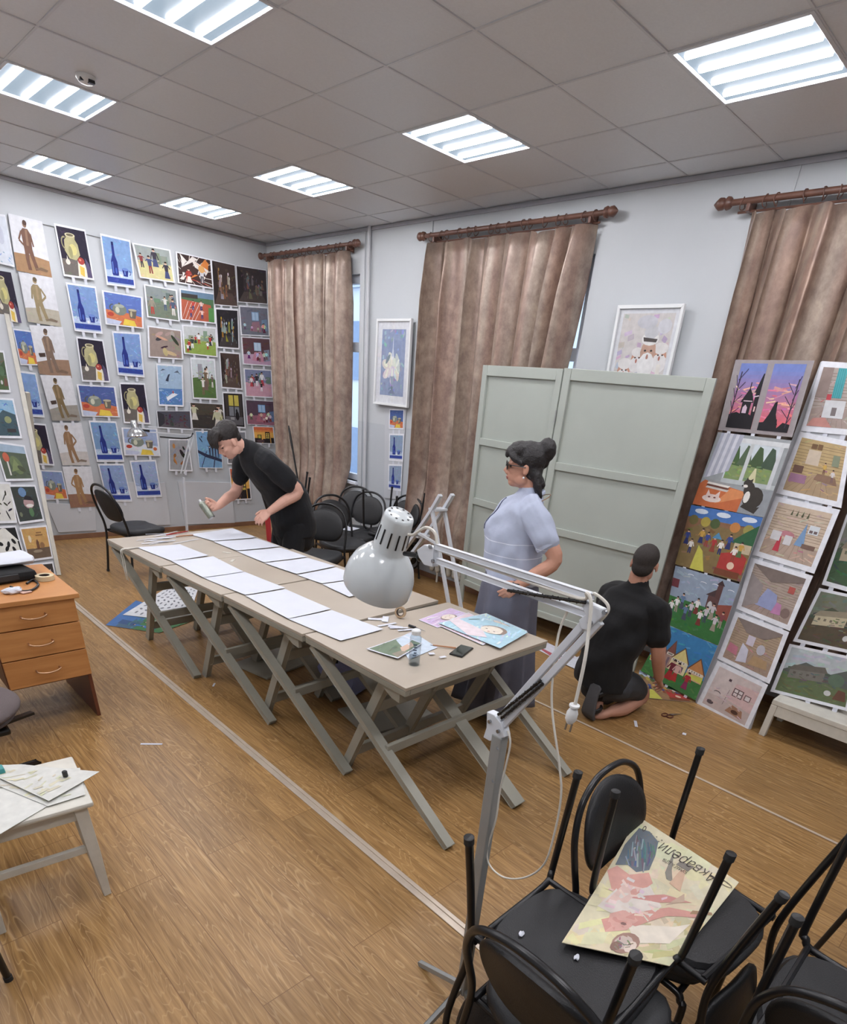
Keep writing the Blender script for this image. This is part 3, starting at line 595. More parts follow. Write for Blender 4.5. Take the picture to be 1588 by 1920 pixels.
def a_catwindow(s):
    g = random.Random(s); o = [Rc(0, 0, 1, 1, (150, 156, 158)), Rc(.28, .42, .93, .93, (196, 208, 214)), Rc(.3, .42, .9, .68, (122, 146, 84))]
    for x in (.36, .52, .68, .84): o.append(Pg([(x-.11, .62), (x+.1, .6), (x+.02, .86), (x-.03, .88)], jit(g, (66, 92, 58), 10)))
    o += strokes(g, .3, .42, .9, .66, (120, 150, 80), 30, 22, .08, .02); o += [Pg([(.62, .42), (.74, .42), (.7, .6), (.68, .6)], (206, 200, 150)), Rc(.52, .4, .57, .96, (190, 196, 196)), Rc(.28, .36, 1, .42, (176, 184, 186)), Rc(.9, .36, .95, .96, (196, 200, 204)), Rc(.24, .9, 1, .96, (206, 210, 212))]
    for k in range(7): x = .02+.045*k; o.append(Pg([(x, .38+.02*k), (x+.05, .4+.02*k), (x+.1, 1), (x+.04, 1)], (206, 208, 218) if k % 2 else (170, 174, 192)))
    o += [Pg([(0, 0), (.64, 0), (.68, .28), (.06, .36), (0, .3)], (206, 98, 46)), Pg([(.3, .06), (.66, .2), (.66, .28), (.46, .3)], (222, 130, 70)), Pg([(.64, 0), (1, 0), (1, .36), (.66, .3)], (140, 146, 152)), El(.24, .12, .14, .05, (226, 206, 196)), Pg([(.14, .12), (.16, .24), (.2, .18), (.28, .18), (.33, .24), (.34, .12)], (222, 196, 186)), El(.2, .14, .02, .012, (120, 60, 50), 6), El(.28, .14, .02, .012, (120, 60, 50), 6)]
    for k, c in enumerate(((196, 190, 180), (110, 60, 46), (222, 216, 206), (150, 150, 150))): o.append(Pg([(.1, .26+.028*k), (.42, .24+.028*k), (.44, .27+.028*k), (.12, .29+.028*k)], c))
    b = (56, 50, 44); o += [El(.78, .22, .13, .15, b, 14), El(.66, .4, .06, .05, b), Pg([(.62, .42), (.63, .48), (.66, .44)], b), Pg([(.67, .44), (.71, .47), (.71, .42)], b), El(.7, .32, .07, .1, b), El(.7, .22, .04, .08, (226, 222, 214)), El(.64, .36, .03, .02, (222, 216, 206)), Pg([(.66, .08), (.86, .02), (.9, .12), (.84, .1), (.68, .12)], b), El(.6, .36, .012, .012, (40, 30, 30), 6)]
    return o
def a_village(s, base=(128, 104, 58), sky=(60, 112, 190)):
    g = random.Random(s); o = [Rc(0, 0, 1, 1, base), Rc(0, .82, 1, 1, sky)]; o += strokes(g, 0, 0, 1, .8, base, 60, 26, .12, .04)
    for x in (.18, .5, .85): o.append(El(x, .93, .1, .04, (206, 218, 232)))
    o.append(Pg([(0, .6), (.3, .78), (.6, .74), (1, .84), (1, .82), (0, .82)], (140, 96, 64)))
    for x, c in ((.28, (170, 150, 50)), (.7, (196, 120, 50)), (.42, (70, 90, 46)), (.88, (150, 140, 60)), (.1, (110, 100, 50))): o.append(El(x, .78, .07, .08, c))
    o += [Pg([(.7, .56), (1, .5), (1, .88), (.84, .72)], (40, 96, 56)), Rc(.76, .42, .99, .56, (196, 176, 140)), Pg([(.62, .12), (.98, .1), (.98, .36), (.86, .44), (.62, .36)], (186, 48, 42)), Pg([(.24, .0), (.46, .0), (.36, .32), (.28, .4)], (196, 190, 60)), Rc(.6, .02, .95, .12, (126, 62, 36))]
    for k in range(9): o += man(.08+.1*k+g.uniform(-.02, .02), g.uniform(.22, .46), .24, g.choice([(186, 44, 44), (226, 220, 210), (50, 70, 150), (200, 150, 50)]), g.choice([(40, 50, 110), (150, 60, 40), (80, 110, 60)]), skirt=k % 2 == 0)
    o += [Pg([(.44, .56), (.58, .56), (.51, .66)], (70, 140, 190)), El(.8, .2, .05, .06, (226, 190, 160))]
    return o
def a_square(s):
    g = random.Random(s); o = [Rc(0, 0, 1, 1, (46, 116, 50)), Rc(0, .5, 1, 1, (138, 156, 178))]; o += strokes(g, 0, 0, 1, .5, (50, 124, 56), 40, 20, .1, .03); o += strokes(g, 0, .6, 1, 1, (150, 166, 186), 26, 14)
    o += [Rc(.62, .5, .8, .72, (96, 62, 60)), Rc(.72, .68, .8, .92, (92, 58, 56)), Pg([(.7, .9), (.82, .9), (.76, .98)], (66, 44, 46)), Pg([(.58, .7), (.72, .82), (.72, .7)], (74, 54, 56)), Pg([(.8, .46), (1, .4), (1, .66), (.8, .6)], (150, 72, 56)), El(.68, .54, .04, .08, (190, 190, 190)), Rc(0, .66, .12, .8, (120, 52, 60))]
    for x, y in ((.28, .92), (.5, .86), (.68, .88), (.92, .86)): o += Ar(x, y, .05, .02, .01, (226, 230, 234), 0, PI, 5)
    for k in range(11): o += man(.07+.085*k, .18+.16*((k*7) % 3)/2, .27, g.choice([(226, 226, 222), (140, 66, 70), (90, 120, 160), (196, 190, 196)]), g.choice([(130, 50, 44), (66, 74, 96), (150, 140, 120)]), skirt=k % 3 != 1, arms=.1)
    return o
def a_houses(s):
    g = random.Random(s); o = [Rc(0, 0, 1, 1, (44, 126, 190)), Rc(0, 0, 1, .36, (56, 128, 58))]; o += strokes(g, 0, .6, 1, 1, (60, 140, 204), 20, 24); o += strokes(g, 0, 0, 1, .34, (66, 138, 62), 26, 22)
    for x0, x1, y, c in ((.04, .28, .62, (196, 160, 90)), (.26, .4, .72, (130, 70, 60)), (.38, .68, .66, (222, 206, 120)), (.7, .98, .6, (206, 130, 66))):
        o += [Rc(x0, .28, x1, y-.14, mixc(c, (226, 216, 200), .45)), Pg([(x0-.02, y-.16), (x1+.02, y-.16), ((x0+x1)/2, y+.1)], (110, 70, 46)), Pg([(x0+.01, y-.15), (x1-.01, y-.15), ((x0+x1)/2, y+.07)], c), Rc(x0+.05, .3, x1-.05, y-.24, (120, 96, 110)), Rc(x0+.01, y-.2, x1-.01, y-.15, (222, 214, 196))]
        for k in range(5): xx = x0+.03+(x1-x0-.06)*k/5; o.append(Rc(xx, y-.19, xx+.012, y-.16, (80, 60, 60)))
    o += [Pg([(.02, .34), (.24, .3), (.22, .4), (.02, .44)], (226, 200, 60)), Pg([(.7, .3), (.98, .3), (.98, .4), (.7, .36)], (206, 206, 70))]
    o += man(.08, .3, .26, (206, 60, 36), (200, 50, 40)); o += man(.46, .1, .4, (120, 30, 50), (190, 36, 40), skirt=True); o += man(.55, .12, .36, (222, 170, 160), (196, 44, 40), skirt=True); o += man(.76, .08, .32, (190, 40, 50), (150, 40, 90), skirt=True); o += man(.3, .12, .24, (226, 190, 190), (190, 90, 110))
    return o
def a_cabin(s, tone=(190, 162, 116), acc=(150, 110, 130), mood=0):
    g = random.Random(s); o = [Rc(0, 0, 1, 1, tone)]
    for k in range(11): y = .36+.055*k; o.append(Ln(0, y+g.uniform(-.01, .01), 1, y+g.uniform(-.01, .01), .01, mixc(tone, (110, 84, 66), .55)))
    o.append(Pg([(0, 0), (1, 0), (1, .3), (.55, .4), (0, .3)], mixc(tone, (150, 120, 110), .4)))
    for k in range(7): o.append(Ln(.14*k, 0, .35+.06*k, .34, .008, mixc(tone, (100, 76, 64), .5)))
    o += strokes(g, 0, 0, 1, 1, tone, 30, 16, .2, .02)
    o += strokes(g, .05, .05, .95, .5, acc, 10, 26, .1, .018)
    if mood == 0: o += [Rc(.25, .55, .52, .82, (206, 186, 160)), Rc(.03, .18, .36, .34, acc), Rc(.05, .36, .25, .5, (110, 78, 64)), Pg([(.5, .3), (.95, .26), (.9, .4), (.55, .42)], (140, 104, 80)), Rc(.78, .6, .92, .8, (130, 140, 110)), Rc(.28, .84, .4, .93, (120, 86, 54)), Rc(.42, .84, .52, .94, (120, 86, 54))] + man(.66, .42, .22, (206, 160, 60), (120, 80, 60)) + man(.84, .3, .24, (206, 200, 200), (120, 90, 90))
    elif mood == 1: o += [Rc(.72, .56, .9, .72, (206, 214, 220)), Rc(.74, .58, .8, .63, (110, 90, 90)), Rc(.82, .58, .88, .63, (110, 90, 90)), Pg([(.56, .3), (.66, .74), (.74, .3)], (110, 150, 196)), Pg([(.22, .1), (.34, .1), (.3, .4), (.26, .4)], (206, 50, 66)), El(.38, .46, .14, .06, (196, 120, 130)), Rc(.1, .3, .28, .48, (206, 204, 206)), Rc(.36, .26, .5, .44, (206, 204, 206)), Rc(.7, .28, .94, .36, (120, 90, 76))] + [Pg([(x, .82), (x+.04, .82), (x+.03, .94)], (84, 88, 60)) for x in (.3, .4, .5, .6)]
    elif mood == 2: o += [Pg([(0, 1), (.42, .72), (.5, .74), (1, .9), (1, 1)], (120, 104, 96)), Pg([(.24, .16), (.7, .14), (.62, .5), (.4, .58)], (140, 150, 196)), Rc(.78, .62, .9, .76, (190, 80, 70)), El(.88, .2, .09, .11, (130, 104, 96)), Pg([(.6, .1), (.8, .12), (.76, .34), (.66, .36)], acc), Pg([(0, .8), (.3, .6), (.3, .2), (0, .0)], (150, 138, 136))]
    elif mood == 3: o += [Pg([(0, 1), (.3, .74), (.7, .74), (1, .96), (1, 1)], (130, 114, 106)), Rc(.36, .5, .52, .72, (200, 190, 206)), Pg([(.28, .04), (.5, .1), (.46, .4), (.3, .5)], (196, 196, 214)), Pg([(.02, .2), (.26, .16), (.24, .36), (.04, .4)], (196, 110, 130)), El(.7, .5, .09, .12, (180, 176, 186)), Pg([(.54, .1), (.94, .14), (.9, .32), (.6, .34)], (176, 140, 96))]
    elif mood == 4: o = [Rc(0, 0, 1, 1, (206, 190, 186)), Pg([(.46, .36), (1, .3), (1, .86), (.5, .8)], (214, 178, 176)), Pg([(0, 0), (1, 0), (1, .3), (.46, .36), (0, .3)], (196, 176, 170)), Rc(.5, .5, .72, .7, (96, 70, 72)), Rc(.52, .52, .7, .68, (216, 204, 204)), Rc(.6, .52, .62, .68, (96, 70, 72)), Rc(.52, .59, .7, .61, (96, 70, 72)), Rc(.76, .52, .9, .66, (120, 90, 90)), Rc(.78, .54, .88, .64, (216, 206, 206)), El(.14, .12, .08, .05, (90, 76, 80)), El(.2, .4, .08, .05, (90, 80, 84)), El(.2, .38, .08, .05, (206, 190, 186)), Rc(.32, .78, .38, .84, (80, 60, 70)), Pg([(.5, .1), (.9, .06), (.84, .26), (.6, .3)], (170, 120, 90)), El(.7, .16, .08, .05, (90, 56, 44)), Ln(.4, .2, .42, .6, .012, (150, 130, 130))] + strokes(g, 0, 0, 1, 1, (208, 184, 182), 30, 12)
    else: o += [Rc(.42, .5, .66, 1, (60, 170, 176))]+[Ln(.45+.05*k, .5, .44+.055*k, 1, .01, (40, 130, 140)) for k in range(4)]+[Rc(.3, .4, .42, .56, (206, 60, 70)), Rc(.3, .16, .8, .46, (206, 208, 210)), Rc(.5, .2, .62, .34, (120, 110, 110)), Pg([(0, 0), (.6, 0), (.4, .16), (.1, .14)], (200, 130, 120)), Rc(.0, .5, .3, 1, (150, 128, 120))]
    return o
def a_land(s, sky=(140, 150, 146), hill=(66, 82, 60), fg=(84, 96, 56), wall=(176, 160, 130)):
    g = random.Random(s); o = [Rc(0, 0, 1, 1, sky)]; o += strokes(g, 0, .6, 1, 1, sky, 24, 16, .25, .05)
    o += [Pg([(0, .5), (.3, .74), (.7, .6), (1, .8), (1, 0), (0, 0)], hill), Pg([(0, 0), (1, 0), (1, .36), (0, .46)], fg)]; o += strokes(g, 0, 0, 1, .4, fg, 34, 18, .16, .03); o += strokes(g, 0, .4, 1, .6, hill, 22, 18, .12, .04)
    o += [Pg([(.1, .34), (.62, .4), (.62, .6), (.1, .54)], wall), Pg([(.06, .52), (.66, .6), (.6, .72), (.14, .64)], mixc(wall, (80, 70, 60), .4))]+[Rc(.16+.1*k, .45, .20+.1*k, .5, mixc(wall, (84, 76, 66), .7)) for k in range(4)]+strokes(g, .1, .3, .9, .55, mixc(hill, wall, .4), 18, 22, .1, .02)+[El(.8, .5, .12, .14, mixc(hill, (90, 130, 90), .5)), El(.72, .2, .05, .06, (200, 200, 196)), Pg([(.8, .1), (.98, .1), (.96, .3), (.86, .32)], (110, 70, 52))]
    return o
def a_sheet(s, c=(206, 214, 226)):
    g = random.Random(s); return [Rc(0, 0, 1, 1, c)]+strokes(g, 0, .0, 1, .3, (120, 160, 210), 10, 26)+[El(.5, .6, .2, .2, (190, 196, 214))]

PCOUNT = [0]
def mute(c):
    g = .3*c[0]+.59*c[1]+.11*c[2]; return tuple(min(255, (v*.80+g*.20)*.97+6) for v in c[:3])
def face_normal(TL, TR, BL):
    n = (TR-TL).cross(BL-TL).normalized()
    return n if n.dot(CAM-TL) > 0 else -n
def picture_mesh(quad, art, mg=(.05, .05, .05, .05), thick=.0018, paper=(226, 228, 234), curl=0.0):
    """sheet of paper in quad (TL, TR, BR, BL) with the painted picture inside margins (left, top, right, bottom)"""
    TL, TR, BR, BL = [Vector(q) for q in quad]; n = face_normal(TL, TR, BL)
    def S(u, v, h=0.0):
        p = TL*(1-u)*v+TR*u*v+BR*u*(1-v)+BL*(1-u)*(1-v)
        return p+n*(h+curl*(4*(u-.5)**2*.6+(1-v)**3))
    bm = NB(); lay = bm.loops.layers.float_color.new('Col'); pc = (*lin(paper), 1)
    NX, NY = (6, 6) if curl else (1, 1)
    def paintf(f, c):
        for l in f.loops: l[lay] = c
    grid = {}
    for side, h in ((0, 0.0), (1, thick)):
        for i in range(NX+1):
            for j in range(NY+1): grid[side, i, j] = bm.verts.new(S(i/NX, j/NY, h))
        for i in range(NX):
            for j in range(NY):
                f = bm.faces.new((grid[side, i, j], grid[side, i+1, j], grid[side, i+1, j+1], grid[side, i, j+1])); paintf(f, pc)
    def edge(a, b):
        f = bm.faces.new((grid[0, a[0], a[1]], grid[0, b[0], b[1]], grid[1, b[0], b[1]], grid[1, a[0], a[1]])); paintf(f, pc)
    for i in range(NX): edge((i, 0), (i+1, 0)); edge((i, NY), (i+1, NY))
    for j in range(NY): edge((0, j), (0, j+1)); edge((NX, j), (NX, j+1))
    l, t, r, b_ = mg; N = max(1, len(art)); eps = min(.00015, .0022/N)
    for k, (pts, c) in enumerate(art):
        pp = [(l+max(0, min(1, x))*(1-l-r), b_+max(0, min(1, y))*(1-t-b_)) for x, y in pts]
        if curl:   # subdivide big areas so that they follow the sheet
            tris = tessellate_polygon([[Vector((x, y, 0)) for x, y in pp]])
            work = [[pp[i] for i in tr] for tr in tris]; out = []
            while work:
                tr = work.pop(); e = [math.hypot(tr[i][0]-tr[(i+1) % 3][0], tr[i][1]-tr[(i+1) % 3][1]) for i in range(3)]; m = max(range(3), key=lambda i: e[i])
                if e[m] > .3:
                    a, b2_, c2 = tr[m], tr[(m+1) % 3], tr[(m+2) % 3]; q = ((a[0]+b2_[0])/2, (a[1]+b2_[1])/2); work += [[a, q, c2], [q, b2_, c2]]
                else: out.append(tr)
            polys = out
        else: polys = [pp]
        col = (*lin(mute(c)), 1)
        for poly in polys:
            seen = []; 
            for q in poly:
                if not seen or (abs(q[0]-seen[-1][0])+abs(q[1]-seen[-1][1])) > 1e-5: seen.append(q)
            if len(seen) > 1 and abs(seen[0][0]-seen[-1][0])+abs(seen[0][1]-seen[-1][1]) < 1e-5: seen.pop()
            if len(seen) < 3: continue
            try: f = bm.faces.new([bm.verts.new(S(x, y, thick+eps*(k+1))) for x, y in seen]); paintf(f, col)
            except ValueError: pass
    return bm, n
def link_picture(bm, name):
    me = bpy.data.meshes.new(name); bm.to_mesh(me); bm.free(); me.materials.append(M['paint'])
    o = bpy.data.objects.new(name, me); C.objects.link(o); return o
def picture(quad, art, label, group=None, name='painting', mg=(.05, .05, .05, .05), tabs=2, thick=.0018, curl=0.0, cat='painting', paper=(226, 228, 234)):
    bm, n = picture_mesh(quad, art, mg, thick, paper, curl); TL, TR, BR, BL = [Vector(q) for q in quad]; base = (BL+BR)/2
    o = link_picture(bm, name); origin_to(o, base); tag(o, label, cat, group)
    dn = (BL-TL).normalized(); sd = (BR-BL)
    for k in range(tabs):
        u = .3 if k == 0 else .7
        if tabs == 1: u = .5
        if tabs == 3: u = (.16, .5, .84)[k]
        a = BL+sd*u; w_ = sd.normalized()*.014; bm = NB()
        prism(bm, [a-w_-dn*.01-n*.0006, a+w_-dn*.01-n*.0006, a+w_+dn*.045-n*.0006, a-w_+dn*.045-n*.0006], n*.0005)
        obj('paper_tab', bm, M['white_paper'], o)
    return o
# ================================================================== pictures on the painting wall
def q1(pts, dy=0.0, ax=1, val=YW-.006):      # crop one: 0,380 ; scale 3.054
    return [hit(x/3.0538, 380+(y+dy)/3.0538, ax, val) for x, y in pts]
D2 = 977.2                                    # crop two starts 320 px lower
GW = 'school paintings pinned in columns on the white wall'
WALLP = [
 # (points, art, label, margins)
 ([(-70,55),(30,70),(85,370),(-20,345)], a_sheet(1), 'pale sheet with a faint blue wash, top left corner of the wall'),
 ([(-60,380),(62,400),(124,690),(0,670)], a_jug(2), 'dark still life of a pale jug, left of the yellow-green standing figure study'),
 ([(72,720),(185,735),(225,932),(118,930)], a_pots(3), 'small blue and orange still life of pots, left of the second row of brown figures'),
 ([(60,955),(205,975),(256,1230),(110,1222)], a_bottle(4, (90,136,215)), 'blue still life half hidden by the left display stand, above a dark jug'),
 ([(115,D2+278),(262,D2+290),(312,D2+528),(176,D2+522)], a_jug(5), 'dark jug painting half hidden by the left display stand'),
 ([(230,D2+553),(356,D2+560),(392,D2+722),(262,D2+725)], a_pots(6, (120,142,196)), 'blue and yellow still life lowest beside the left display stand'),
 ([(45,60),(240,108),(298,430),(95,388)], a_figure(7,(98,60,48),(170,126,84),0), 'brown standing figure study on an orange ground, highest of the figure column'),
 ([(105,395),(300,430),(352,712),(160,682)], a_figure(8,(140,126,86),(178,170,150),1), 'olive yellow standing figure study with grey ground, second in the figure column'),
 ([(168,700),(358,712),(412,1005),(225,980)], a_figure(9,(104,84,74),(150,114,88),2), 'grey-brown figure leaning on a stool, third in the figure column'),
 ([(230,D2+10),(405,D2+14),(462,D2+272),(300,D2+270)], a_figure(10,(104,86,48),(150,144,134),2), 'dark olive figure with hands on hip, fourth in the figure column'),
 ([(298,D2+283),(465,D2+283),(516,D2+527),(358,D2+527)], a_figure(11,(140,100,64),(196,190,186),1), 'light brown long-legged figure study, fifth in the figure column'),
 ([(355,D2+533),(520,D2+533),(560,D2+762),(405,D2+770)], a_figure(12,(158,112,62),(150,104,80),0), 'ochre figure on a brown floor, lowest of the figure column'),
 ([(308,117),(488,155),(540,445),(365,420)], a_jug(13), 'still life of a yellow-green jug on purple-black paper at the top of its column'),
 ([(375,455),(548,480),(588,752),(428,735)], a_bottle(14,(72,112,190)), 'blue bottle painting directly under the top dark jug'),
 ([(435,765),(590,785),(632,1030),(470,1024)], a_jug(15), 'dark jug painting with yellow cloth between a blue bottle and the blue teapot picture'),
 ([(437,D2+62),(660,D2+75),(686,D2+252),(470,D2+247)], a_pots(16,(46,66,150)), 'wide deep blue still life of a grey-green teapot with orange cloth'),
 ([(507,D2+270),(665,D2+275),(712,D2+507),(555,D2+507)], a_bottle(17,(70,120,180)), 'blue bottle painting under the wide teapot picture'),
 ([(560,D2+518),(708,D2+518),(757,D2+735),(610,D2+735)], a_bottle(18,(110,136,200)), 'blue bottle painting lowest of its column behind the lone chair'),
 ([(572,175),(745,215),(776,492),(612,470)], a_bottle(19,(84,136,210)), 'blue bottle painting highest on the wall, right of the top dark jug'),
 ([(582,500),(816,540),(823,722),(605,697)], a_pots(20,(66,96,196)), 'wide blue still life with grey teapot and red cloth, second in its column'),
 ([(640,735),(803,745),(828,1002),(675,987)], a_bottle(21,(76,120,206)), 'blue bottle painting with violet table band, left of the shoe picture'),
 ([(682,D2+52),(828,D2+56),(862,D2+292),(710,D2+285)], a_jug(22), 'green pitcher on a black-purple ground, above the silver clip lamp'),
 ([(695,D2+310),(900,D2+316),(920,D2+474),(712,D2+470)], a_pots(23,(150,166,206),True), 'pale still life partly hidden by the silver lamp shade on the wall'),
 ([(742,D2+500),(892,D2+495),(928,D2+708),(785,D2+712)], a_bottle(24,(140,156,206)), 'bright blue bottle and cup on pale ground, lowest right of the lone chair'),
 ([(755,228),(975,270),(1003,460),(800,430)], a_people(25,(150,160,156),(206,196,130),((50,44,60),(140,50,50),(60,70,120)),4,(.45,.6)), 'grey-green painting of a person fishing beside the carnival picture'),
 ([(822,465),(1012,500),(1030,682),(842,656)], a_people(26,(130,140,140),(110,124,104),((70,90,120),(150,140,120),(206,206,200),(190,60,50)),6,(.4,.6)), 'painting of riders in grey and green, left of the orange running track'),
 ([(843,703),(1040,730),(1050,900),(850,886)], a_abstract(27), 'taupe and orange abstract painting with black shapes, above the paragliders'),
 ([(893,D2-57),(1045,D2-47),(1052,D2+192),(908,D2+186)], a_sea(28), 'blue sea painting with paragliders'),
 ([(895,D2+215),(1090,D2+215),(1097,D2+320),(905,D2+313)], a_dark(29,(70,70,84),((90,30,44),(60,56,64))), 'low wide picture of dark ships under a grey sky'),
 ([(965,D2+375),(1078,D2+375),(1103,D2+562),(968,D2+558)], a_abstract(30,(150,152,156),((150,90,44),(40,34,34),(190,110,50)),8), 'orange and black picture with a triangular hill behind the lamp pole'),
 ([(1003,278),(1210,325),(1226,496),(1018,460)], a_carnival(31), 'orange, black and white firework carnival painting'),
 ([(1025,490),(1230,520),(1236,694),(1033,672)], a_track(32), 'painting of runners on an orange track'),
 ([(1040,698),(1240,716),(1246,886),(1053,865)], a_people(33,(190,196,196),(136,166,60),((200,50,40),(230,230,230),(50,60,60)),8,(.28,.42)), 'painting of football players on a bright green pitch'),
 ([(1088,D2-92),(1230,D2-82),(1246,D2+153),(1104,D2+146)], a_people(34,(196,206,210),(76,110,50),((120,96,70),(226,222,214),(110,90,80)),5,(.3,.6)), 'painting of a rider and a white cow on a green hill'),
 ([(1085,D2+165),(1276,D2+176),(1292,D2+326),(1100,D2+316)], a_people(35,(70,62,50),(54,48,44),((190,190,150),(160,160,90),(206,200,190)),4,(.5,.8),False), 'dark brown picture of three pale figures above the boy'),
 ([(1118,D2+330),(1262,D2+330),(1276,D2+545),(1140,D2+543)], a_bridge(36), 'blue picture of dark figures on a branch, left of the bending boy'),
 ([(1210,325),(1345,356),(1362,597),(1225,586)], a_dark(37,(60,44,40),((150,100,60),(196,190,186))), 'dark brown interior painting right of the carnival picture'),
 ([(1230,600),(1364,610),(1371,842),(1245,832)], a_dark(38,(36,34,40),((180,190,206),(206,160,40))), 'black painting with a pale staircase ghost'),
 ([(1254,850),(1372,860),(1388,1072),(1268,1062)], a_dark(39,(70,52,46),((186,186,190),(130,84,66))), 'brown painting of a grey seated figure in an archway'),
 ([(1272,D2+105),(1390,D2+110),(1406,D2+316),(1285,D2+306)], a_window_night(40), 'black cat before a yellow night window'),
 ([(1300,D2+330),(1406,D2+330),(1416,D2+527),(1302,D2+520)], a_dark(41,(120,124,134),((60,56,60),(190,120,110))), 'grey picture behind the neck of the bending boy'),
 ([(1310,D2+540),(1424,D2+540),(1440,D2+722),(1330,D2+728)], a_sunsetcity(42), 'orange sunset city with black houses behind the arm of the boy'),
 ([(1350,358),(1526,386),(1533,582),(1362,570)], a_dark(43,(54,46,48),((110,106,116),(130,100,80))), 'dark grey crowd painting at the top right beside the curtain'),
 ([(1365,588),(1536,600),(1546,767),(1378,760)], a_room(44,(110,112,130),(110,160,206),(110,116,130)), 'grey-blue interior painting beside the curtain, second from top'),
 ([(1378,765),(1549,776),(1560,938),(1390,926)], a_room(45,(96,62,70),(150,190,224),(190,150,180)), 'maroon and pale blue interior beside the curtain, third from top'),
 ([(1393,D2-30),(1556,D2-20),(1566,D2+142),(1404,D2+134)], a_people(46,(120,130,170),(206,150,170),((226,226,232),(50,44,50),(200,60,70)),5,(.35,.55)), 'pink and blue painting of white-clad dancers'),
 ([(1405,D2+150),(1570,D2+160),(1582,D2+302),(1415,D2+292)], a_room(47,(86,62,82),(90,150,210),(150,90,110)), 'purple room painting with a blue picture, lowest dark one by the curtain'),
 ([(1445,D2+302),(1566,D2+306),(1576,D2+405),(1455,D2+400)], a_sunsetcity(48), 'small orange sunset picture just above the back of the boy'),
]
for k, (pts, art, lab) in enumerate(WALLP):
    fig = 'figure' in lab and 'study' in lab or 'in the figure column' in lab or 'of the figure column' in lab
    dark = 'dark' in lab and 'jug' not in lab
    mg = (.0, .0, .0, .0) if fig else ((.02,)*4 if dark else (.045, .04, .045, .04))
    picture(q1(pts, 0, 1, YW-.020-.0015*(k % 5)), art, lab, GW, mg=mg, tabs=0 if lab.startswith('pale sheet') else (1 if k < 6 else 2))

# string along the top and blank boards at the foot of the wall
bm = NB(); a, b = hit(80, 420, 1, YW-.01), hit(190, 446, 1, YW-.01); tube(bm, [a, b], .003, 6)
o = obj('hanging_rail', bm, M['grey_metal']); origin_to(o, a); tag(o, 'thin metal rail along the top of the painting wall', 'rail')
for (pts, lab) in (([(262,740),(545,757),(552,900),(335,912)], 'blank pale board leaning on the wall below the ochre figure'),
                   ([(640,622),(945,625),(978,868),(668,875)], 'blank pale board with a paint stain, leaning on the wall behind the lone chair'),
                   ([(1018,618),(1325,626),(1345,856),(1062,866)], 'blank pale board leaning on the wall behind the lamp pole')):
    q = [hit(x/3.0538, 700+y/3.0538, 1, YW-.017) for x, y in pts]; bm = NB(); prism(bm, q, (0, .015, 0))
    o = obj('drawing_board', bm, M['board'], bevel=.002); origin_to(o, (q[2]+q[3])/2); tag(o, lab, 'drawing board', 'blank boards along the painting wall')

# ================================================================== left display stand with pictures
SP = V(-.7, 3.28, 0); SN = V(0.05, -2.1, .62).normalized()      # leaning plane
def q2(pts, off=.012):
    return [hitpl(x/3.0538, 700+y/3.0538, SP, SN)+SN*off for x, y in pts]
t = thing('display_stand', 'tall white folding display stand covered with paintings at the left edge', 'display stand', SP)
rt, rb = hitpl(12, 590, SP, SN), hitpl(110, 1078, SP, SN)
lt, lb = rt+V(-.98, 0, 0), rb+V(-.98, 0, 0)
bm = NB(); prism(bm, [lt, rt, rb, lb], -SN*.018); obj('panel', bm, M['board'], t, bevel=.002)
for (a, b) in ((rt, rb), (lt, lb), ((rt+lt)/2, (rb+lb)/2)):
    bm = NB(); beam(bm, a+SN*.003, b+SN*.003, .03, .026, SN, .003); obj('upright', bm, M['cream_paint'], t)
for a in (hit(87, 952, 1, 4.2), ):
    bm = NB(); beam(bm, V(rt.x+.04, 4.0, 1.5), V(rb.x+.18, 4.35, .0), .035, .03, None, .003); obj('leg', bm, M['cream_paint'], t)
    bm = NB(); beam(bm, V(rt.x-.9, 4.0, 1.5), V(rb.x-.8, 4.35, .0), .035, .03, None, .003); obj('leg', bm, M['cream_paint'], t)
GS = 'paintings mounted on the left display stand'
for (pts, art, lab) in (
  ([(-115,135),(75,147),(125,375),(-62,372)], a_castle(60,(56,84,96)), 'blue and green fairytale landscape, upper right on the left display stand'),
  ([(-40,388),(140,415),(190,615),(30,620)], a_dragon(61), 'green dragon-like scene with an orange spot, second down on the left stand'),
  ([(45,640),(200,640),(252,846),(108,866)], a_catmask(62), 'dark green picture of a masked creature under a blue blob'),
  ([(108,885),(265,870),(302,1060),(162,1080)], a_still(63), 'amber still life with bottle, lowest full picture on the left stand'),
  ([(165,1092),(300,1078),(345,1290),(222,1310)], a_dark(64,(60,52,50),((200,196,190),(120,80,70))), 'dark picture half hidden behind the orange desk'),
  ([(-130,-137),(20,-127),(60,113),(-80,108)], a_land(65,(90,100,76),(60,84,50),(70,96,50),(120,90,70)), 'green landscape cut by the left edge of the photo, high on the stand'),
  ([(-90,620),(58,625),(96,858),(-50,862)], a_ink(66), 'black and white ink picture of round shapes at the left edge'),
  ([(-70,882),(88,872),(152,1085),(-10,1102)], a_stage(67), 'black and white theatre curtain picture above the desk')):
    picture(q2(pts, .016), art, lab, GS, mg=(.05, .05, .05, .06), tabs=0)

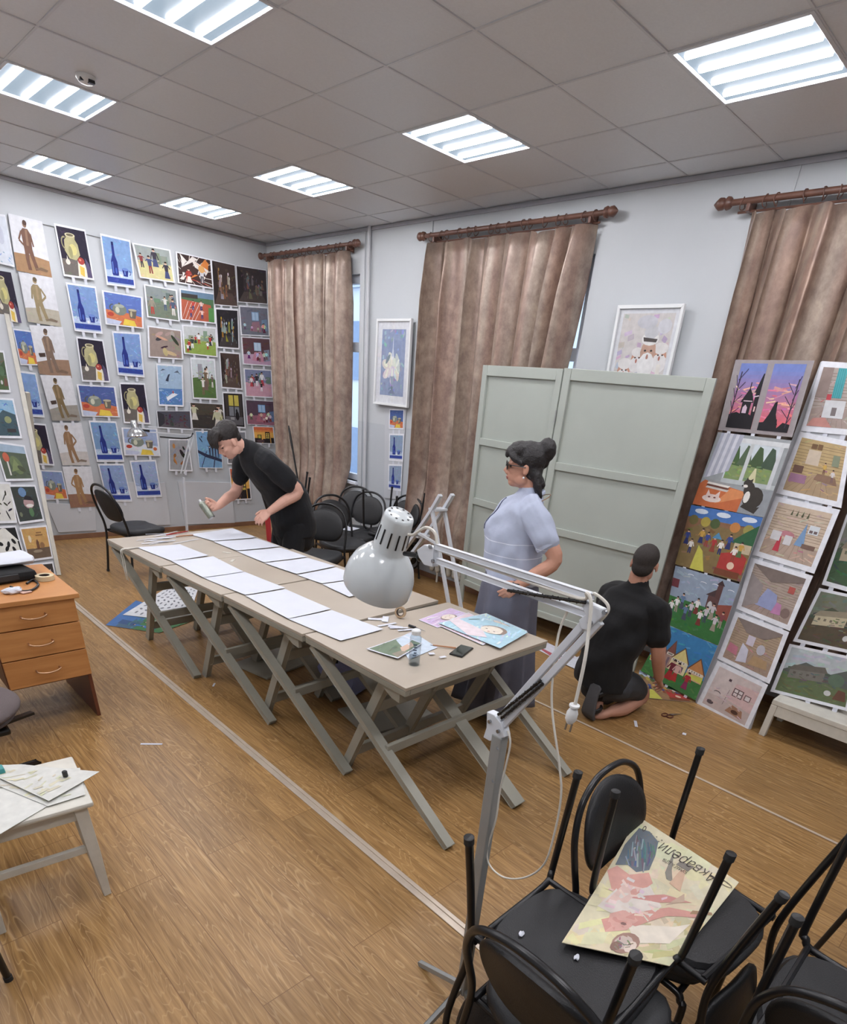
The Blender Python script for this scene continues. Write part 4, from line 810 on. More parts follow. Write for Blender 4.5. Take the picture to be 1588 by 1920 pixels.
# ================================================================== chains of pictures on the right
def plane3(a, b, c):
    n = (b-a).cross(c-a).normalized()
    return (a, n if n.dot(CAM-a) > 0 else -n)
def q5(pts, pl, off=0.0):
    return [hitpl(1200+x/2.5258, 640+y/2.5258, pl[0], pl[1])+pl[1]*off for x, y in pts]
P1 = plane3(V(2.30, -1.42, .0), V(2.15, -1.92, .0), V(2.50, -1.34, 2.163))
GR1 = 'column of paintings hanging against the third curtain'
for (pts, art, lab, mg) in (
  ([(455,88),(828,92),(722,455),(372,420)], a_sunset_church(70), 'pink and violet sunset with black church towers seen through a window', (.0,.0,.0,.0)),
  ([(372,430),(720,470),(590,835),(252,770)], a_catwindow(71), 'painting of a black and white cat on a windowsill beside books on orange cloth', (.0,.0,.0,.0)),
  ([(245,775),(585,835),(478,1140),(168,1055)], a_village(72), 'autumn fair painting with a green roof and red tent', (.0,)*4),
  ([(170,1062),(475,1150),(372,1440),(118,1335)], a_square(73), 'painting of a crowd on green grass before a brown church', (.0,)*4),
  ([(125,1340),(370,1442),(265,1700),(5,1560)], a_houses(74), 'painting of yellow gabled shops under a blue sky, by the kneeling man', (.0,)*4)):
    picture(q5(pts, P1, .004), art, lab, GR1, mg=mg, tabs=3)
P2 = plane3(V(2.186, -1.947, 0), V(2.096, -2.376, 0), V(2.50, -1.857, 2.164))
GR2 = 'column of white-mounted interiors leaning by the curtain'
def col2(): 
    L = [([(870,98),(1080,112),(1010,450),(768,428)], a_cabin(80,(176,160,150),(200,70,80),5), 'interior with turquoise curtains and a red chair, highest of its leaning column'),
      ([(765,430),(1010,480),(960,792),(652,722)], a_cabin(81,(190,160,104),(160,110,140),0), 'ochre log cabin interior with figures at a table'),
      ([(650,735),(955,800),(832,1102),(540,1012)], a_cabin(82,(200,176,150),(190,120,130),1), 'peach log cabin interior with a red vase and small window'),
      ([(535,1025),(827,1112),(717,1372),(463,1267)], a_cabin(83,(170,150,136),(190,120,170),2), 'brown cabin corner painted with lilac figures'),
      ([(460,1280),(714,1377),(620,1622),(373,1502)], a_cabin(84,(172,146,118),(190,130,140),3), 'brown beamed cabin interior with a white stove'),
      ([(375,1512),(614,1627),(514,1847),(275,1717)], a_cabin(85,(206,190,186),(200,150,150),4), 'pale pink kitchen drawing, lowest board of its column on the floor')]
    for pts, art, lab in L: 
        o = picture(q5(pts, P2, .02), art, lab, GR2, mg=(.085, .08, .075, .085), tabs=3, thick=.003)
col2()
# the grey boards behind that column
t = thing('backing_board', 'narrow pale boards behind the leaning column of interiors', 'board', V(2.16, -2.2, 0))
q = q5([(860,98),(1084,110),(1000,470),(520,1850),(262,1720),(640,740)], P2, .014)
bm = NB(); prism(bm, [q[0], q[1], q[3], q[4]], -P2[1]*.022); obj('board', bm, M['board'], t, bevel=.002)
# third column stands on a low bench
P3 = plane3(hit(1445, 1297, 0, 2.2), hit(1588, 1337, 0, 2.24), hit(1560, 960, 0, 2.42))
GR3 = 'landscapes stacked on the low bench at the right edge'
for pts, art, lab in (([(985,805),(1230,860),(1160,1235),(862,1152)], a_land(90,(120,124,110),(70,84,64),(60,90,56)), 'grey-green landscape cut by the right edge, highest above the bench'),
     ([(850,1168),(1160,1235),(1050,1490),(725,1420)], a_land(91,(110,116,96),(74,84,62),(86,74,54),(190,176,140)), 'green landscape with a cream barn above the bench'),
     ([(710,1432),(1040,1502),(990,1752),(618,1657)], a_land(92,(176,186,190),(90,96,90),(96,112,70),(120,116,106)), 'farmyard landscape with pale sky standing directly on the bench')):
    picture(q5(pts, P3, .012), art, lab, GR3, mg=(.05, .05, .05, .06), tabs=3, thick=.003)
# ================================================================== the row of folding work tables
ZT = .71
def table(y0, y1, xl, yaw, W, label, seed):
    D = y0-y1; t = thing('folding_table', label, 'table', (0, 0, 0), 'row of four grey folding worktables')
    g = random.Random(seed); m = M['table_paint']
    # local frame: x 0..W from the left edge, y 0..-D from the far edge
    bm = NB(); b2(bm, 0, W, -D+.002, -.002, ZT-.016, ZT, .002); obj('tabletop', bm, M['table_top'], t, local=True)
    bm = NB()
    b2(bm, .0, .03, -D+.004, -.004, ZT-.045, ZT-.017, .003); b2(bm, W-.03, W, -D+.004, -.004, ZT-.045, ZT-.017, .003)
    b2(bm, .03, W-.03, -.034, -.004, ZT-.045, ZT-.017, .003); b2(bm, .03, W-.03, -D+.004, -D+.034, ZT-.045, ZT-.017, .003)
    obj('rim', bm, m, t, local=True)
    th = ZT-.045
    for x in (.035, W*.5+.03, W-.035):              # long splayed legs
        w_ = .045 if x != W*.5+.03 else .075
        bm = NB(); beam(bm, (x, -.03, th-.01), (x, -1.09, .012), w_, .035, (0, 0, 1), .003); obj('leg', bm, m, t, local=True)
    for x in (.085, W*.5-.03, W-.085):              # short legs crossing them
        bm = NB(); beam(bm, (x, -.55, th-.005), (x, -.24, .008), .035, .045, (0, 0, 1), .003); obj('leg', bm, m, t, local=True)
    def on(yz): return -.55+(th-yz)*(.31/th)
    for z in (.46, .13):
        bm = NB(); beam(bm, (.085, on(z), z), (W-.085, on(z), z), .03, .055, (0, 0, 1), .003); obj('stretcher', bm, m, t, local=True)
    bm = NB(); beam(bm, (.035, -.62, .31), (W-.035, -.62, .31), .025, .05, (0, 0, 1), .003); obj('stretcher', bm, m, t, local=True)
    bm = NB(); prism(bm, [(.01, -D+.05, th), (.01, -D+.2, th), (.01, -D+.1, th-.045), (.01, -D+.05, th-.05)], (.02, 0, 0)); obj('bracket', bm, m, t, local=True)
    t.location = (xl, y0, 0); t.rotation_euler = (0, 0, yaw); return t
table(1.50, .665, -.655, math.radians(-2.2+4.5), 1.0, 'grey folding table farthest away, with loose paper strips and white sheets', 1)
table(.650, -.055, -.612, math.radians(4), 1.02, 'grey folding table second from the far end, under white sheets', 2)
table(-.060, -.825, -.555, math.radians(3), 1.03, 'grey folding table third from the far end, partly behind the white lamp shade', 3)
table(-.832, -1.60, -.505, math.radians(.6), 1.05, 'grey folding table nearest the camera with bottle, phone and portraits', 4)

def sheet(pts, label, group, art=None, mg=(.0,)*4, z=ZT+.003, curl=0.0, name='paper_sheet', cat='paper', frame=None, th=.0008):
    q = [hit(x, y, 2, z) for x, y in pts]
    bm, n = picture_mesh(q, art or [], mg, th, (214, 216, 226), curl); o = link_picture(bm, name)
    if not art: o.data.materials.clear(); o.data.materials.append(M['white_paper'])
    c = (q[0]+q[1]+q[2]+q[3])/4
    origin_to(o, c); tag(o, label, cat, group); return o
def c6(pts): return [(180+x/2.738, 940+y/2.738) for x, y in pts]
GL, GRr = 'white sheets in the left row on the tables', 'white sheets in the right row on the tables'
LS = [([(210,237),(430,222),(578,281),(388,309)], 'first white sheet of the left row, farthest, beside the paper strips'),
      ([(388,308),(602,284),(757,364),(550,394)], 'second white sheet of the left row'),
      ([(552,394),(762,363),(972,448),(766,484)], 'third white sheet of the left row, middle of five'),
      ([(767,486),(972,452),(1206,556),(986,606)], 'fourth white sheet of the left row'),
      ([(988,606),(1210,560),(1474,660),(1255,720)], 'fifth white sheet of the left row, nearest, left of the picture under the bottle')]
for k, (p, l) in enumerate(LS): sheet(c6(p), l, GL, z=ZT+.003+.0012*(k % 2), curl=.003)
RS = [([(480,170),(700,140),(822,188),(602,206)], 'first white sheet of the right row, under the spray can'),
      ([(602,208),(825,191),(946,234),(722,256)], 'second white sheet of the right row beside the boy'),
      ([(724,258),(947,238),(1086,288),(862,316)], 'third white sheet of the right row'),
      ([(864,318),(1087,291),(1230,336),(1030,376)], 'fourth white sheet of the right row'),
      ([(1032,379),(1232,340),(1372,392),(1160,425)], 'fifth white sheet of the right row, partly behind the lamp shade'),
      ([(1162,427),(1374,396),(1500,440),(1300,494)], 'sixth white sheet of the right row, mostly behind the lamp shade')]
for k, (p, l) in enumerate(RS): sheet(c6(p), l, GRr, z=ZT+.003+.0012*(k % 2), curl=.003)
# paper strips near the far end
g = random.Random(4)
for k in range(11):
    px, py = 300+g.uniform(-28, 55), 1006+g.uniform(-7, 12); p = hit(px, py, 2, ZT+.002+.0008*k); a = g.uniform(-.6, .5)
    bm = NB(); R = Matrix.Rotation(a, 3, 'Z'); box(bm, p, (g.uniform(.12, .26), g.uniform(.008, .016), .0006), R)
    o = obj('paper_strip', bm, M['white_paper']); origin_to(o, p); tag(o, 'narrow white paper strip in the loose pile at the far end of the tables', 'paper strip', 'loose paper strips at the far table end')
for (x, y, a, lab) in ((425,1036,-1.0,'short cream paper tab lying between the rows, farther one'), (436,1051,.8,'short cream paper tab lying between the rows, nearer one')):
    p = hit(x, y, 2, ZT+.002); bm = NB(); box(bm, p, (.065, .02, .001), Matrix.Rotation(a, 3, 'Z')); o = obj('paper_tab', bm, M['cream_paint']); origin_to(o, p); tag(o, lab, 'paper tab', 'cream tabs between the rows')
for (a, b, m_, lab) in (((312, 1003), (352, 996), 'red_paint', 'red pencil at the far end of the tables'), ((330, 1006), (362, 1003), 'pencil', 'wooden pencil at the far end of the tables')):
    bm = NB(); p, q = hit(*a, 2, ZT+.008), hit(*b, 2, ZT+.008); cyl(bm, p, q, .0045, 8); o = obj('pencil', bm, M[m_], None, True); origin_to(o, p); tag(o, lab, 'pencil')
# white ribbon over the table edge
p = hit(233, 1030, 2, ZT+.004); bm = NB()
for dx in (0, .03):
    c = [p+V(.10+dx, .02, 0), p+V(.02+dx, .0, .006), p+V(-.03+dx*.3, -.02, -.0), p+V(-.035+dx*.4, -.03, -.06), p+V(-.04, -.05-dx, -.14), p+V(-.03, -.03-dx, -.2)]
    c = catmull(c, 5); 
    ring_bridge(bm, [[q+V(0, .008, 0), q+V(.0, -.008, 0), q+V(.001, -.008, .001), q+V(.001, .008, .001)] for q in c])
o = obj('ribbon', bm, M['cream_paint'], None, True); origin_to(o, p); tag(o, 'cream ribbon looped over the left edge of the farthest table', 'ribbon')

# ---- things on the nearest table
def c7(x, y): return (540+x/3.176, 1060+y/3.176)
def a_portrait(s, bgc, face=(222, 206, 190), ang=0):
    g_ = random.Random(s); o = [Rc(0, 0, 1, 1, bgc)]; o += strokes(g_, 0, 0, 1, 1, mixc(bgc, (240, 240, 245), .35), 40, 24, .3, .03, .2)
    return o+[El(.55, .42, .2, .26, (150, 130, 120), 16), El(.56, .46, .16, .22, face, 16), El(.5, .5, .02, .012, (90, 70, 70), 6), El(.62, .5, .02, .012, (90, 70, 70), 6), El(.56, .4, .015, .03, (200, 160, 150), 6), El(.56, .33, .04, .012, (190, 110, 110), 8), Pg([(.1, .8), (.4, .7), (.36, .76), (.14, .86)], (236, 236, 232))]
sheet([c7(778,325), c7(968,254), c7(1105,300), c7(890,372)], 'lilac watercolour portrait sheet at the bottom left of the portrait pile', 'watercolour portraits in a pile on the nearest table', a_portrait(1,(206,176,214)), (.02,)*4, ZT+.003, name='watercolour_portrait', cat='drawing')
sheet([c7(885,352), c7(1075,282), c7(1300,398), c7(1160,476)], 'pink and white watercolour sheet in the middle of the portrait pile', 'watercolour portraits in a pile on the nearest table', a_portrait(2,(222,196,204)), (.02,)*4, ZT+.006, name='watercolour_portrait', cat='drawing')
sheet([c7(1110,300), c7(1180,286), c7(1424,392), c7(1340,440)], 'pale blue sheet under the top portrait, right corner of the pile', 'watercolour portraits in a pile on the nearest table', a_portrait(3,(170,206,222)), (.02,)*4, ZT+.009, name='watercolour_portrait', cat='drawing')
sheet([c7(895,345), c7(1110,302), c7(1428,402), c7(1262,498)], 'pale blue watercolour of a reclining face, topmost of the portrait pile', 'watercolour portraits in a pile on the nearest table', [Rc(0,0,1,1,(164,206,222))]+strokes(random.Random(9),0,0,1,1,(190,220,232),40,20,.3,.03,.3)+[Pg([(0,.5),(.3,1),(.56,1),(.44,.5),(.2,.3)],(222,206,212)),El(.62,.4,.2,.2,(150,128,116),16,.1),El(.58,.42,.19,.17,(226,214,196),16,.1),El(.56,.5,.014,.02,(80,60,60),6),El(.54,.36,.014,.02,(80,60,60),6),El(.47,.42,.03,.02,(206,150,140),6),Pg([(.7,.9),(.9,.82),(.9,.84),(.7,.93)],(120,130,120))], (.0,)*4, ZT+.012, name='watercolour_portrait', cat='drawing', curl=.002)
sheet([c7(640,440), c7(740,395), c7(890,490), c7(720,562)], 'pale blue sheet under the clear bottle', None, [Rc(0,0,1,1,(190,206,222))]+strokes(random.Random(5),0,0,1,1,(210,214,222),20,12), (.0,)*4, ZT+.003, name='drawing', cat='drawing')
sheet([c7(464,500), c7(690,420), c7(800,470), c7(655,562)], 'small watercolour of green hills and a hand, lying left of the clear bottle', None, [Rc(0,0,1,1,(110,130,104)),Pg([(.5,.2),(1,.5),(1,1),(.75,.95)],(190,206,222)),Pg([(.3,.1),(.8,.1),(.9,.4),(.5,.4)],(206,170,146)),Pg([(.0,.0),(.4,.0),(.36,.24),(.1,.3)],(150,140,120))]+strokes(random.Random(6),0,.3,.6,1,(120,140,110),16,14), (.04,)*4, ZT+.006, curl=.004, name='drawing', cat='drawing')
# scraps of cut paper
g = random.Random(12)
for k, (x, y, l, w_, a) in enumerate(((530,320,.10,.03,-.7),(580,320,.09,.035,.8),(590,352,.12,.018,-.1),(660,372,.1,.016,-.5),(700,384,.09,.018,-.3),(640,365,.08,.03,-.9),(855,525,.03,.022,-.4),(922,545,.035,.018,-.2),(730,470,.03,.02,.2))):
    p = hit(*c7(x, y), 2, ZT+.004+.0006*k); bm = NB(); box(bm, p, (l, w_, .0007), Matrix.Rotation(a, 3, 'Z')); o = obj('paper_scrap', bm, M['white_paper']); origin_to(o, p)
    tag(o, 'white cut paper scrap on the nearest table around the tape roll and bottle', 'paper scrap', 'paper scraps on the nearest table')
p = hit(*c7(668, 312), 2, ZT+.002); t = thing('tape_roll', 'roll of clear tape standing on the nearest table behind the scraps', 'tape roll', p)
bm = NB(); R0 = V(-.8, -.42, .18).normalized(); c = p+V(0, 0, .032)
lathe(bm, c-R0*.009, R0, [(0, .022), (0, .032), (.018, .032), (.018, .022), (0, .022)], 24, False); obj('tape', bm, mat('clear_brown_tape', (176, 150, 120), .25), t, True)
bm = NB(); lathe(bm, c-R0*.0085, R0, [(0, .019), (0, .022), (.017, .022), (.017, .019), (0, .019)], 24, False); obj('core', bm, mat('tape_core', (70, 56, 48), .7), t, True)
p = hit(*c7(720, 358), 2, ZT+.012); p2 = hit(*c7(818, 392), 2, ZT+.008); t = thing('craft_knife', 'black and brown craft knife lying behind the clear bottle', 'knife', p)
bm = NB(); cyl(bm, p+V(-.0, 0, .0), p+(p2-p)*.4, .008, 10); obj('handle', bm, M['black_plastic'], t, True); bm = NB(); cyl(bm, p+(p2-p)*.4, p2, .004, 8, .001); obj('blade', bm, M['steel'], t, True)
p = hit(*c7(862, 475), 2, ZT+.008); p2 = hit(*c7(1000, 492), 2, ZT+.008); t = thing('paintbrush', 'thin wooden paintbrush lying left of the phone', 'paintbrush', p)
bm = NB(); cyl(bm, p, p2, .003, 8, .005); obj('handle', bm, M['pencil'], t, True); bm = NB(); cyl(bm, p, p+(p-p2)*.12, .0045, 8, .001); obj('bristles', bm, M['white_paper'], t, True)
# phone
P4 = [hit(*c7(x, y), 2, ZT) for x, y in ((950, 530), (1030, 474), (1112, 500), (1035, 562))]
cph = sum(P4, V(0, 0, 0))/4; t = thing('phone', 'black smartphone lying on the near edge of the table', 'phone', cph)
ex = (P4[2]-P4[3]).normalized(); ey = V(-ex.y, ex.x, 0); R = Matrix((ex, ey, V(0, 0, 1))).transposed()
bm = NB(); box(bm, cph+V(0, 0, .005), (.148, .072, .009), R, .0035); obj('body', bm, M['black_plastic'], t, True)
bm = NB(); box(bm, cph+V(0, 0, .0098), (.138, .064, .0008), R); obj('screen', bm, mat('phone_glass', (24, 28, 28), .06, coat=.6), t)
# plastic bottle
def glassy(name, col, alpha=.22):
    m = bpy.data.materials.new(name); m.use_nodes = True; nt = m.node_tree; nt.nodes.remove(nt.nodes['Principled BSDF'])
    gl = nt.nodes.new('ShaderNodeBsdfGlossy'); gl.inputs['Roughness'].default_value = .05; tr = nt.nodes.new('ShaderNodeBsdfTransparent'); tr.inputs[0].default_value = (*lin(col), 1)
    lw = nt.nodes.new('ShaderNodeLayerWeight'); lw.inputs[0].default_value = alpha; mx = nt.nodes.new('ShaderNodeMixShader')
    nt.links.new(lw.outputs['Facing'], mx.inputs[0]); nt.links.new(tr.outputs[0], mx.inputs[1]); nt.links.new(gl.outputs[0], mx.inputs[2]); nt.links.new(mx.outputs[0], nt.nodes['Material Output'].inputs[0]); return m
MGL = glassy('clear_plastic', (236, 240, 242), .12)
p = hit(*c7(750, 590), 2, ZT); t = thing('plastic_bottle', 'clear plastic bottle with a white cap standing on the nearest table', 'bottle', p)
bm = NB(); lathe(bm, p, (0, 0, 1), [(.001, .001), (.001, .025), (.006, .027), (.135, .027), (.15, .02), (.156, .014)], 28); obj('bottle', bm, MGL, t, True)
bm = NB(); lathe(bm, p, (0, 0, 1), [(.003, .001), (.004, .024), (.045, .0245), (.046, .001)], 24); obj('liquid', bm, glassy('clear_liquid', (222, 228, 232), .15), t, True)
bm = NB(); lathe(bm, p, (0, 0, 1), [(.15, .0), (.15, .022), (.168, .022), (.172, .018), (.172, 0)], 24); obj('cap', bm, M['bright_white'], t, True)
bm = NB()
cdir = math.atan2(CAM.y-p.y, CAM.x-p.x)
for k in range(5):
    a0 = cdir+.3; 
    pts = [[p+V(.0275*math.cos(a0-.16*j), .0275*math.sin(a0-.16*j), z) for j in range(5)] for z in (.105-.013*k, .111-.013*k)]
    for j in range(4-(k % 2)): bm.faces.new([bm.verts.new(q) for q in (pts[0][j], pts[0][j+1]*.999+p*.001, pts[1][j+1], pts[1][j])])
obj('label_print', bm, mat('blue_grey_print', (84, 100, 120), .5), t)

# ================================================================== floor bits
def floor_pic(pts, art, label, name='painting', z=.003, curl=0.0, mg=(.0,)*4, cat='painting', group=None):
    q = [hit(x, y, 2, z) for x, y in pts]; bm, n = picture_mesh(q, art, mg, .0012, (222, 222, 226), curl); o = link_picture(bm, name); origin_to(o, sum(q, V(0,0,0))/4); tag(o, label, cat, group); return o
floor_pic([(198,1172),(255,1126),(372,1160),(298,1187)], a_people(101,(60,110,180),(56,120,60),((40,110,190),(60,140,60)),3,(.2,.3)), 'green and blue painting lying on the floor under the farthest table', z=.004)
floor_pic([(230,1153),(320,1098),(372,1102),(352,1166)], [Rc(0,0,1,1,(210,212,216))]+[El(.08+.1*i+.03*(j%2), .1+.11*j, .035, .02, (120,124,132), 6, i) for i in range(9) for j in range(8)], 'patterned white sheet lying on the floor over the green painting', z=.008)
floor_pic([(1199,1256),(1248,1282),(1302,1317),(1191,1307)], a_village(102,(150,110,70),(170,196,220)), 'painting of red-roofed houses lying on the floor beside the kneeling man', z=.004)
floor_pic([(988,1208),(1010,1197),(1118,1250),(1085,1258)], [Rc(0,0,1,1,(206,204,216)),Pg([(0,.5),(.3,1),(.3,.3)],(190,80,90)),Pg([(.2,.2),(.5,.6),(.45,.3)],(50,46,66)),Pg([(.6,.1),(.9,.5),(.8,.2)],(196,150,170))], 'pink and white drawing lying on the floor behind the woman', cat='drawing', name='drawing', z=.004)
floor_pic([(1054,1243),(1087,1230),(1124,1258),(1114,1271)], [Rc(0,0,1,1,(206,208,216)),El(.6,.5,.2,.2,(190,110,104),12),El(.6,.5,.12,.12,(214,196,190),12),Pg([(.2,.1),(.7,.2),(.7,.26),(.2,.14)],(70,80,150))], 'white drawing with a red ring lying on the floor left of the kneeling man', cat='drawing', name='drawing', z=.007)
for (x, y, l, w_, a, lab) in ((284,1395,.115,.014,-.65,'curved white paper strip alone on the floor in front of the desk'), (401,1284,.05,.012,.9,'small pink-white paper strip on the floor left of the tables'), (1192,1357,.09,.02,.6,'white paper strip on the floor in front of the kneeling man'), (1283,1376,.03,.024,.3,'small white paper crumb on the floor near the pink kitchen drawing')):
    p = hit(x, y, 2, .002); bm = NB(); box(bm, p, (l, w_, .0015), Matrix.Rotation(a, 3, 'Z')); o = obj('paper_strip', bm, M['white_paper']); origin_to(o, p); tag(o, lab, 'paper strip')
p = hit(1256, 1343, 2, .006); t = thing('scissors', 'dark handled scissors lying on the floor beside the kneeling man', 'scissors', p)
bm = NB(); tube(bm, [p+V(-.03*math.cos(a), .02*math.sin(a), 0) for a in [k*PI/5 for k in range(10)]], .004, 8, closed=True); tube(bm, [p+V(-.01-.03*math.cos(a), .035+.018*math.sin(a), 0) for a in [k*PI/5 for k in range(10)]], .004, 8, closed=True); obj('handle', bm, mat('dark_red_plastic', (84, 34, 30), .4), t, True)
bm = NB(); prism(bm, [p+V(.02, .0, 0), p+V(.12, -.04, 0), p+V(.03, .02, 0)], (0, 0, .002)); obj('blade', bm, M['steel'], t)
# ================================================================== curtains, rods, frames on the window wall
def curtain_mat():
    m = bpy.data.materials.new('taupe_satin_curtain'); m.use_nodes = True; nt = m.node_tree; b = nt.nodes['Principled BSDF']; L = nt.links.new
    tc = nt.nodes.new('ShaderNodeTexCoord'); nz = nt.nodes.new('ShaderNodeTexNoise'); nz.inputs['Scale'].default_value = 11; nz.inputs['Detail'].default_value = 7; nz.inputs['Roughness'].default_value = .7
    mp = nt.nodes.new('ShaderNodeMapping'); mp.inputs['Scale'].default_value = (1, 1, .8); L(tc.outputs['Object'], mp.inputs[0]); L(mp.outputs[0], nz.inputs['Vector'])
    cr = nt.nodes.new('ShaderNodeValToRGB'); e = cr.color_ramp.elements; e[0].position = .36; e[1].position = .68
    e[0].color = (*lin((138, 121, 111)), 1); e[1].color = (*lin((184, 167, 150)), 1); L(nz.outputs['Fac'], cr.inputs[0])
    m3 = nt.nodes.new('ShaderNodeMapping'); m3.inputs['Scale'].default_value = (2, 5, .12); n3 = nt.nodes.new('ShaderNodeTexNoise'); n3.inputs['Scale'].default_value = 2.2; n3.inputs['Detail'].default_value = 1; L(tc.outputs['Object'], m3.inputs[0]); L(m3.outputs[0], n3.inputs['Vector'])
    r3 = nt.nodes.new('ShaderNodeMapRange'); r3.inputs['From Min'].default_value = .42; r3.inputs['From Max'].default_value = .58; L(n3.outputs['Fac'], r3.inputs['Value'])
    mx = nt.nodes.new('ShaderNodeMix'); mx.data_type = 'RGBA'; mx.blend_type = 'MULTIPLY'; mx.inputs['B'].default_value = (*lin((240, 224, 222)), 1); L(r3.outputs['Result'], mx.inputs['Factor']); L(cr.outputs[0], mx.inputs['A']); L(mx.outputs['Result'], b.inputs['Base Color'])
    n2 = nt.nodes.new('ShaderNodeTexNoise'); n2.inputs['Scale'].default_value = 30; L(tc.outputs['Object'], n2.inputs['Vector']); bp = nt.nodes.new('ShaderNodeBump'); bp.inputs['Strength'].default_value = .12; bp.inputs['Distance'].default_value = .01; L(n2.outputs['Fac'], bp.inputs['Height']); L(bp.outputs['Normal'], b.inputs['Normal'])
    b.inputs['Roughness'].default_value = .40; b.inputs['Metallic'].default_value = .22; b.inputs['Specular IOR Level'].default_value = .6; return m
MCU = curtain_mat()
def curtain(name, y0t, y1t, y0b, y1b, zt, zb, folds, label, seed, amp=.085, xc=2.572):
    """hanging cloth between y0 (far) and y1 (near); folds of uneven width run top to bottom"""
    g = random.Random(seed); NU, NV = folds*20, 24; ph = [g.uniform(0, 6.28) for _ in range(6)]
    ws = [g.uniform(.55, 1.5) for _ in range(folds)]; S_ = sum(ws); cum = [0]
    for w_ in ws: cum.append(cum[-1]+w_/S_)
    am = [g.uniform(.7, 1.3) for _ in range(folds+1)]
    bm = NB(); G = []
    for j in range(NV+1):
        v = j/NV; z = zt*(1-v)+zb*v; row = []
        a0 = y0t*(1-v)+y0b*v; a1 = y1t*(1-v)+y1b*v
        for i in range(NU+1):
            u = min(.99999, max(0, i/NU+.010*math.sin(ph[0]+4*v)*math.sin(PI*i/NU))); k = max(q for q in range(folds) if cum[q] <= u); s_ = (u-cum[k])/(cum[k+1]-cum[k])
            d = math.cos(2*PI*s_)+.28*math.cos(4*PI*s_+ph[1]); A = am[k]*(1-s_)+am[k+1]*s_
            w_ = .5+.5*min(1, v*5+.2)
            lo = min(1, max(0, (1.0-z)/.35)); x = xc-.075*lo+amp*w_*A*d*(1-.45*lo)+.016*math.sin(ph[3]+11*u)*(1-.4*v)+.010*math.sin(6*PI*u*folds/3+ph[4]+2*v)
            y = a0+(a1-a0)*(i/NU)+.022*math.sin(4*PI*s_)*w_
            if j == 0: z2 = z-.035*(1-abs(math.cos(PI*s_)))
            else: z2 = z+(.012*math.sin(9*u+ph[2]) if j == NV else 0)
            row.append(bm.verts.new((min(x, XW-.012), y, z2)))
        G.append(row)
    for j in range(NV):
        for i in range(NU): bm.faces.new((G[j][i], G[j][i+1], G[j+1][i+1], G[j+1][i]))
    o = obj(name, bm, MCU, None, 80); md = o.modifiers.new('cloth', 'SOLIDIFY'); md.thickness = .003
    origin_to(o, (xc, (y0t+y1t)/2, zt)); return tag(o, label, 'curtain', 'taupe satin curtains on wooden rods')
curtain('curtain', 4.53, 3.78, 4.58, 3.70, 2.985, .34, 3, 'left half of the first taupe curtain, next to the painting wall', 1)
curtain('curtain', 3.82, 2.97, 3.76, 3.01, 2.985, .40, 4, 'right half of the first taupe curtain, beside the narrow strip of window', 2)
curtain('curtain', 1.74, 1.06, 1.83, 1.00, 2.97, .33, 3, 'left half of the middle taupe curtain, hanging behind the white stepladder', 3)
curtain('curtain', 1.12, .01, 1.06, .26, 2.965, .36, 5, 'right half of the middle taupe curtain, beside and behind the grey folding screen', 4)
curtain('curtain', -1.13, -2.04, -1.20, -2.06, 2.935, .40, 4, 'taupe curtain at the right behind the painting columns', 5)
curtain('curtain', -2.02, -3.2, -2.04, -3.2, 2.935, .40, 6, 'taupe curtain beyond the right edge of the photo', 6)
def rod(y0, y1, z, label, ny, xr=2.60):
    t = thing('curtain_rod', label, 'curtain rod', (xr, (y0+y1)/2, z)); bm = NB()
    tube(bm, [(xr, y0, z), (xr, y1, z)], .017, 12); obj('rod', bm, M['rod_wood'], t, True)
    bm = NB(); tube(bm, [(xr+.03, y0-.05, z-.045), (xr+.03, y1+.05, z-.045)], .007, 8); obj('rear_rod', bm, M['rod_wood'], t, True)
    for y, s in ((y0, 1), (y1, -1)):
        bm = NB(); lathe(bm, (xr, y, z), (0, s, 0), [(-.01, .02), (0, .03), (.02, .034), (.035, .022), (.045, .03), (.07, .032), (.09, .018), (.105, .004)], 14); obj('finial', bm, M['rod_wood'], t, True)
        bm = NB(); b2(bm, xr-.01, XW, y-s*.12-.012, y-s*.12+.012, z-.05, z+.012, .004); obj('bracket', bm, M['rod_wood'], t)
    for k in range(ny):
        y = y0+(y1-y0)*(k+.7+.25*math.sin(k*2.3))/(ny+.4); bm = NB()
        tube(bm, [(xr+.006*math.sin(k), y+.004*math.sin(a*PI/6), z+.0)+0*V(0,0,0) if False else V(xr+.029*math.cos(a*PI/6), y+.006*math.sin(k+a), z-.010+.031*math.sin(a*PI/6)) for a in range(12)], .0032, 6, closed=True)
        obj('ring', bm, M['rod_wood'], t, True)
rod(4.68, 2.88, 3.035, 'brown wooden curtain rod over the first window, in the far corner', 15)
rod(1.83, -.06, 3.02, 'brown wooden curtain rod over the middle curtain, longest seen whole', 16)
rod(-.98, -3.1, 2.985, 'brown wooden curtain rod cut by the right edge of the photo', 18)

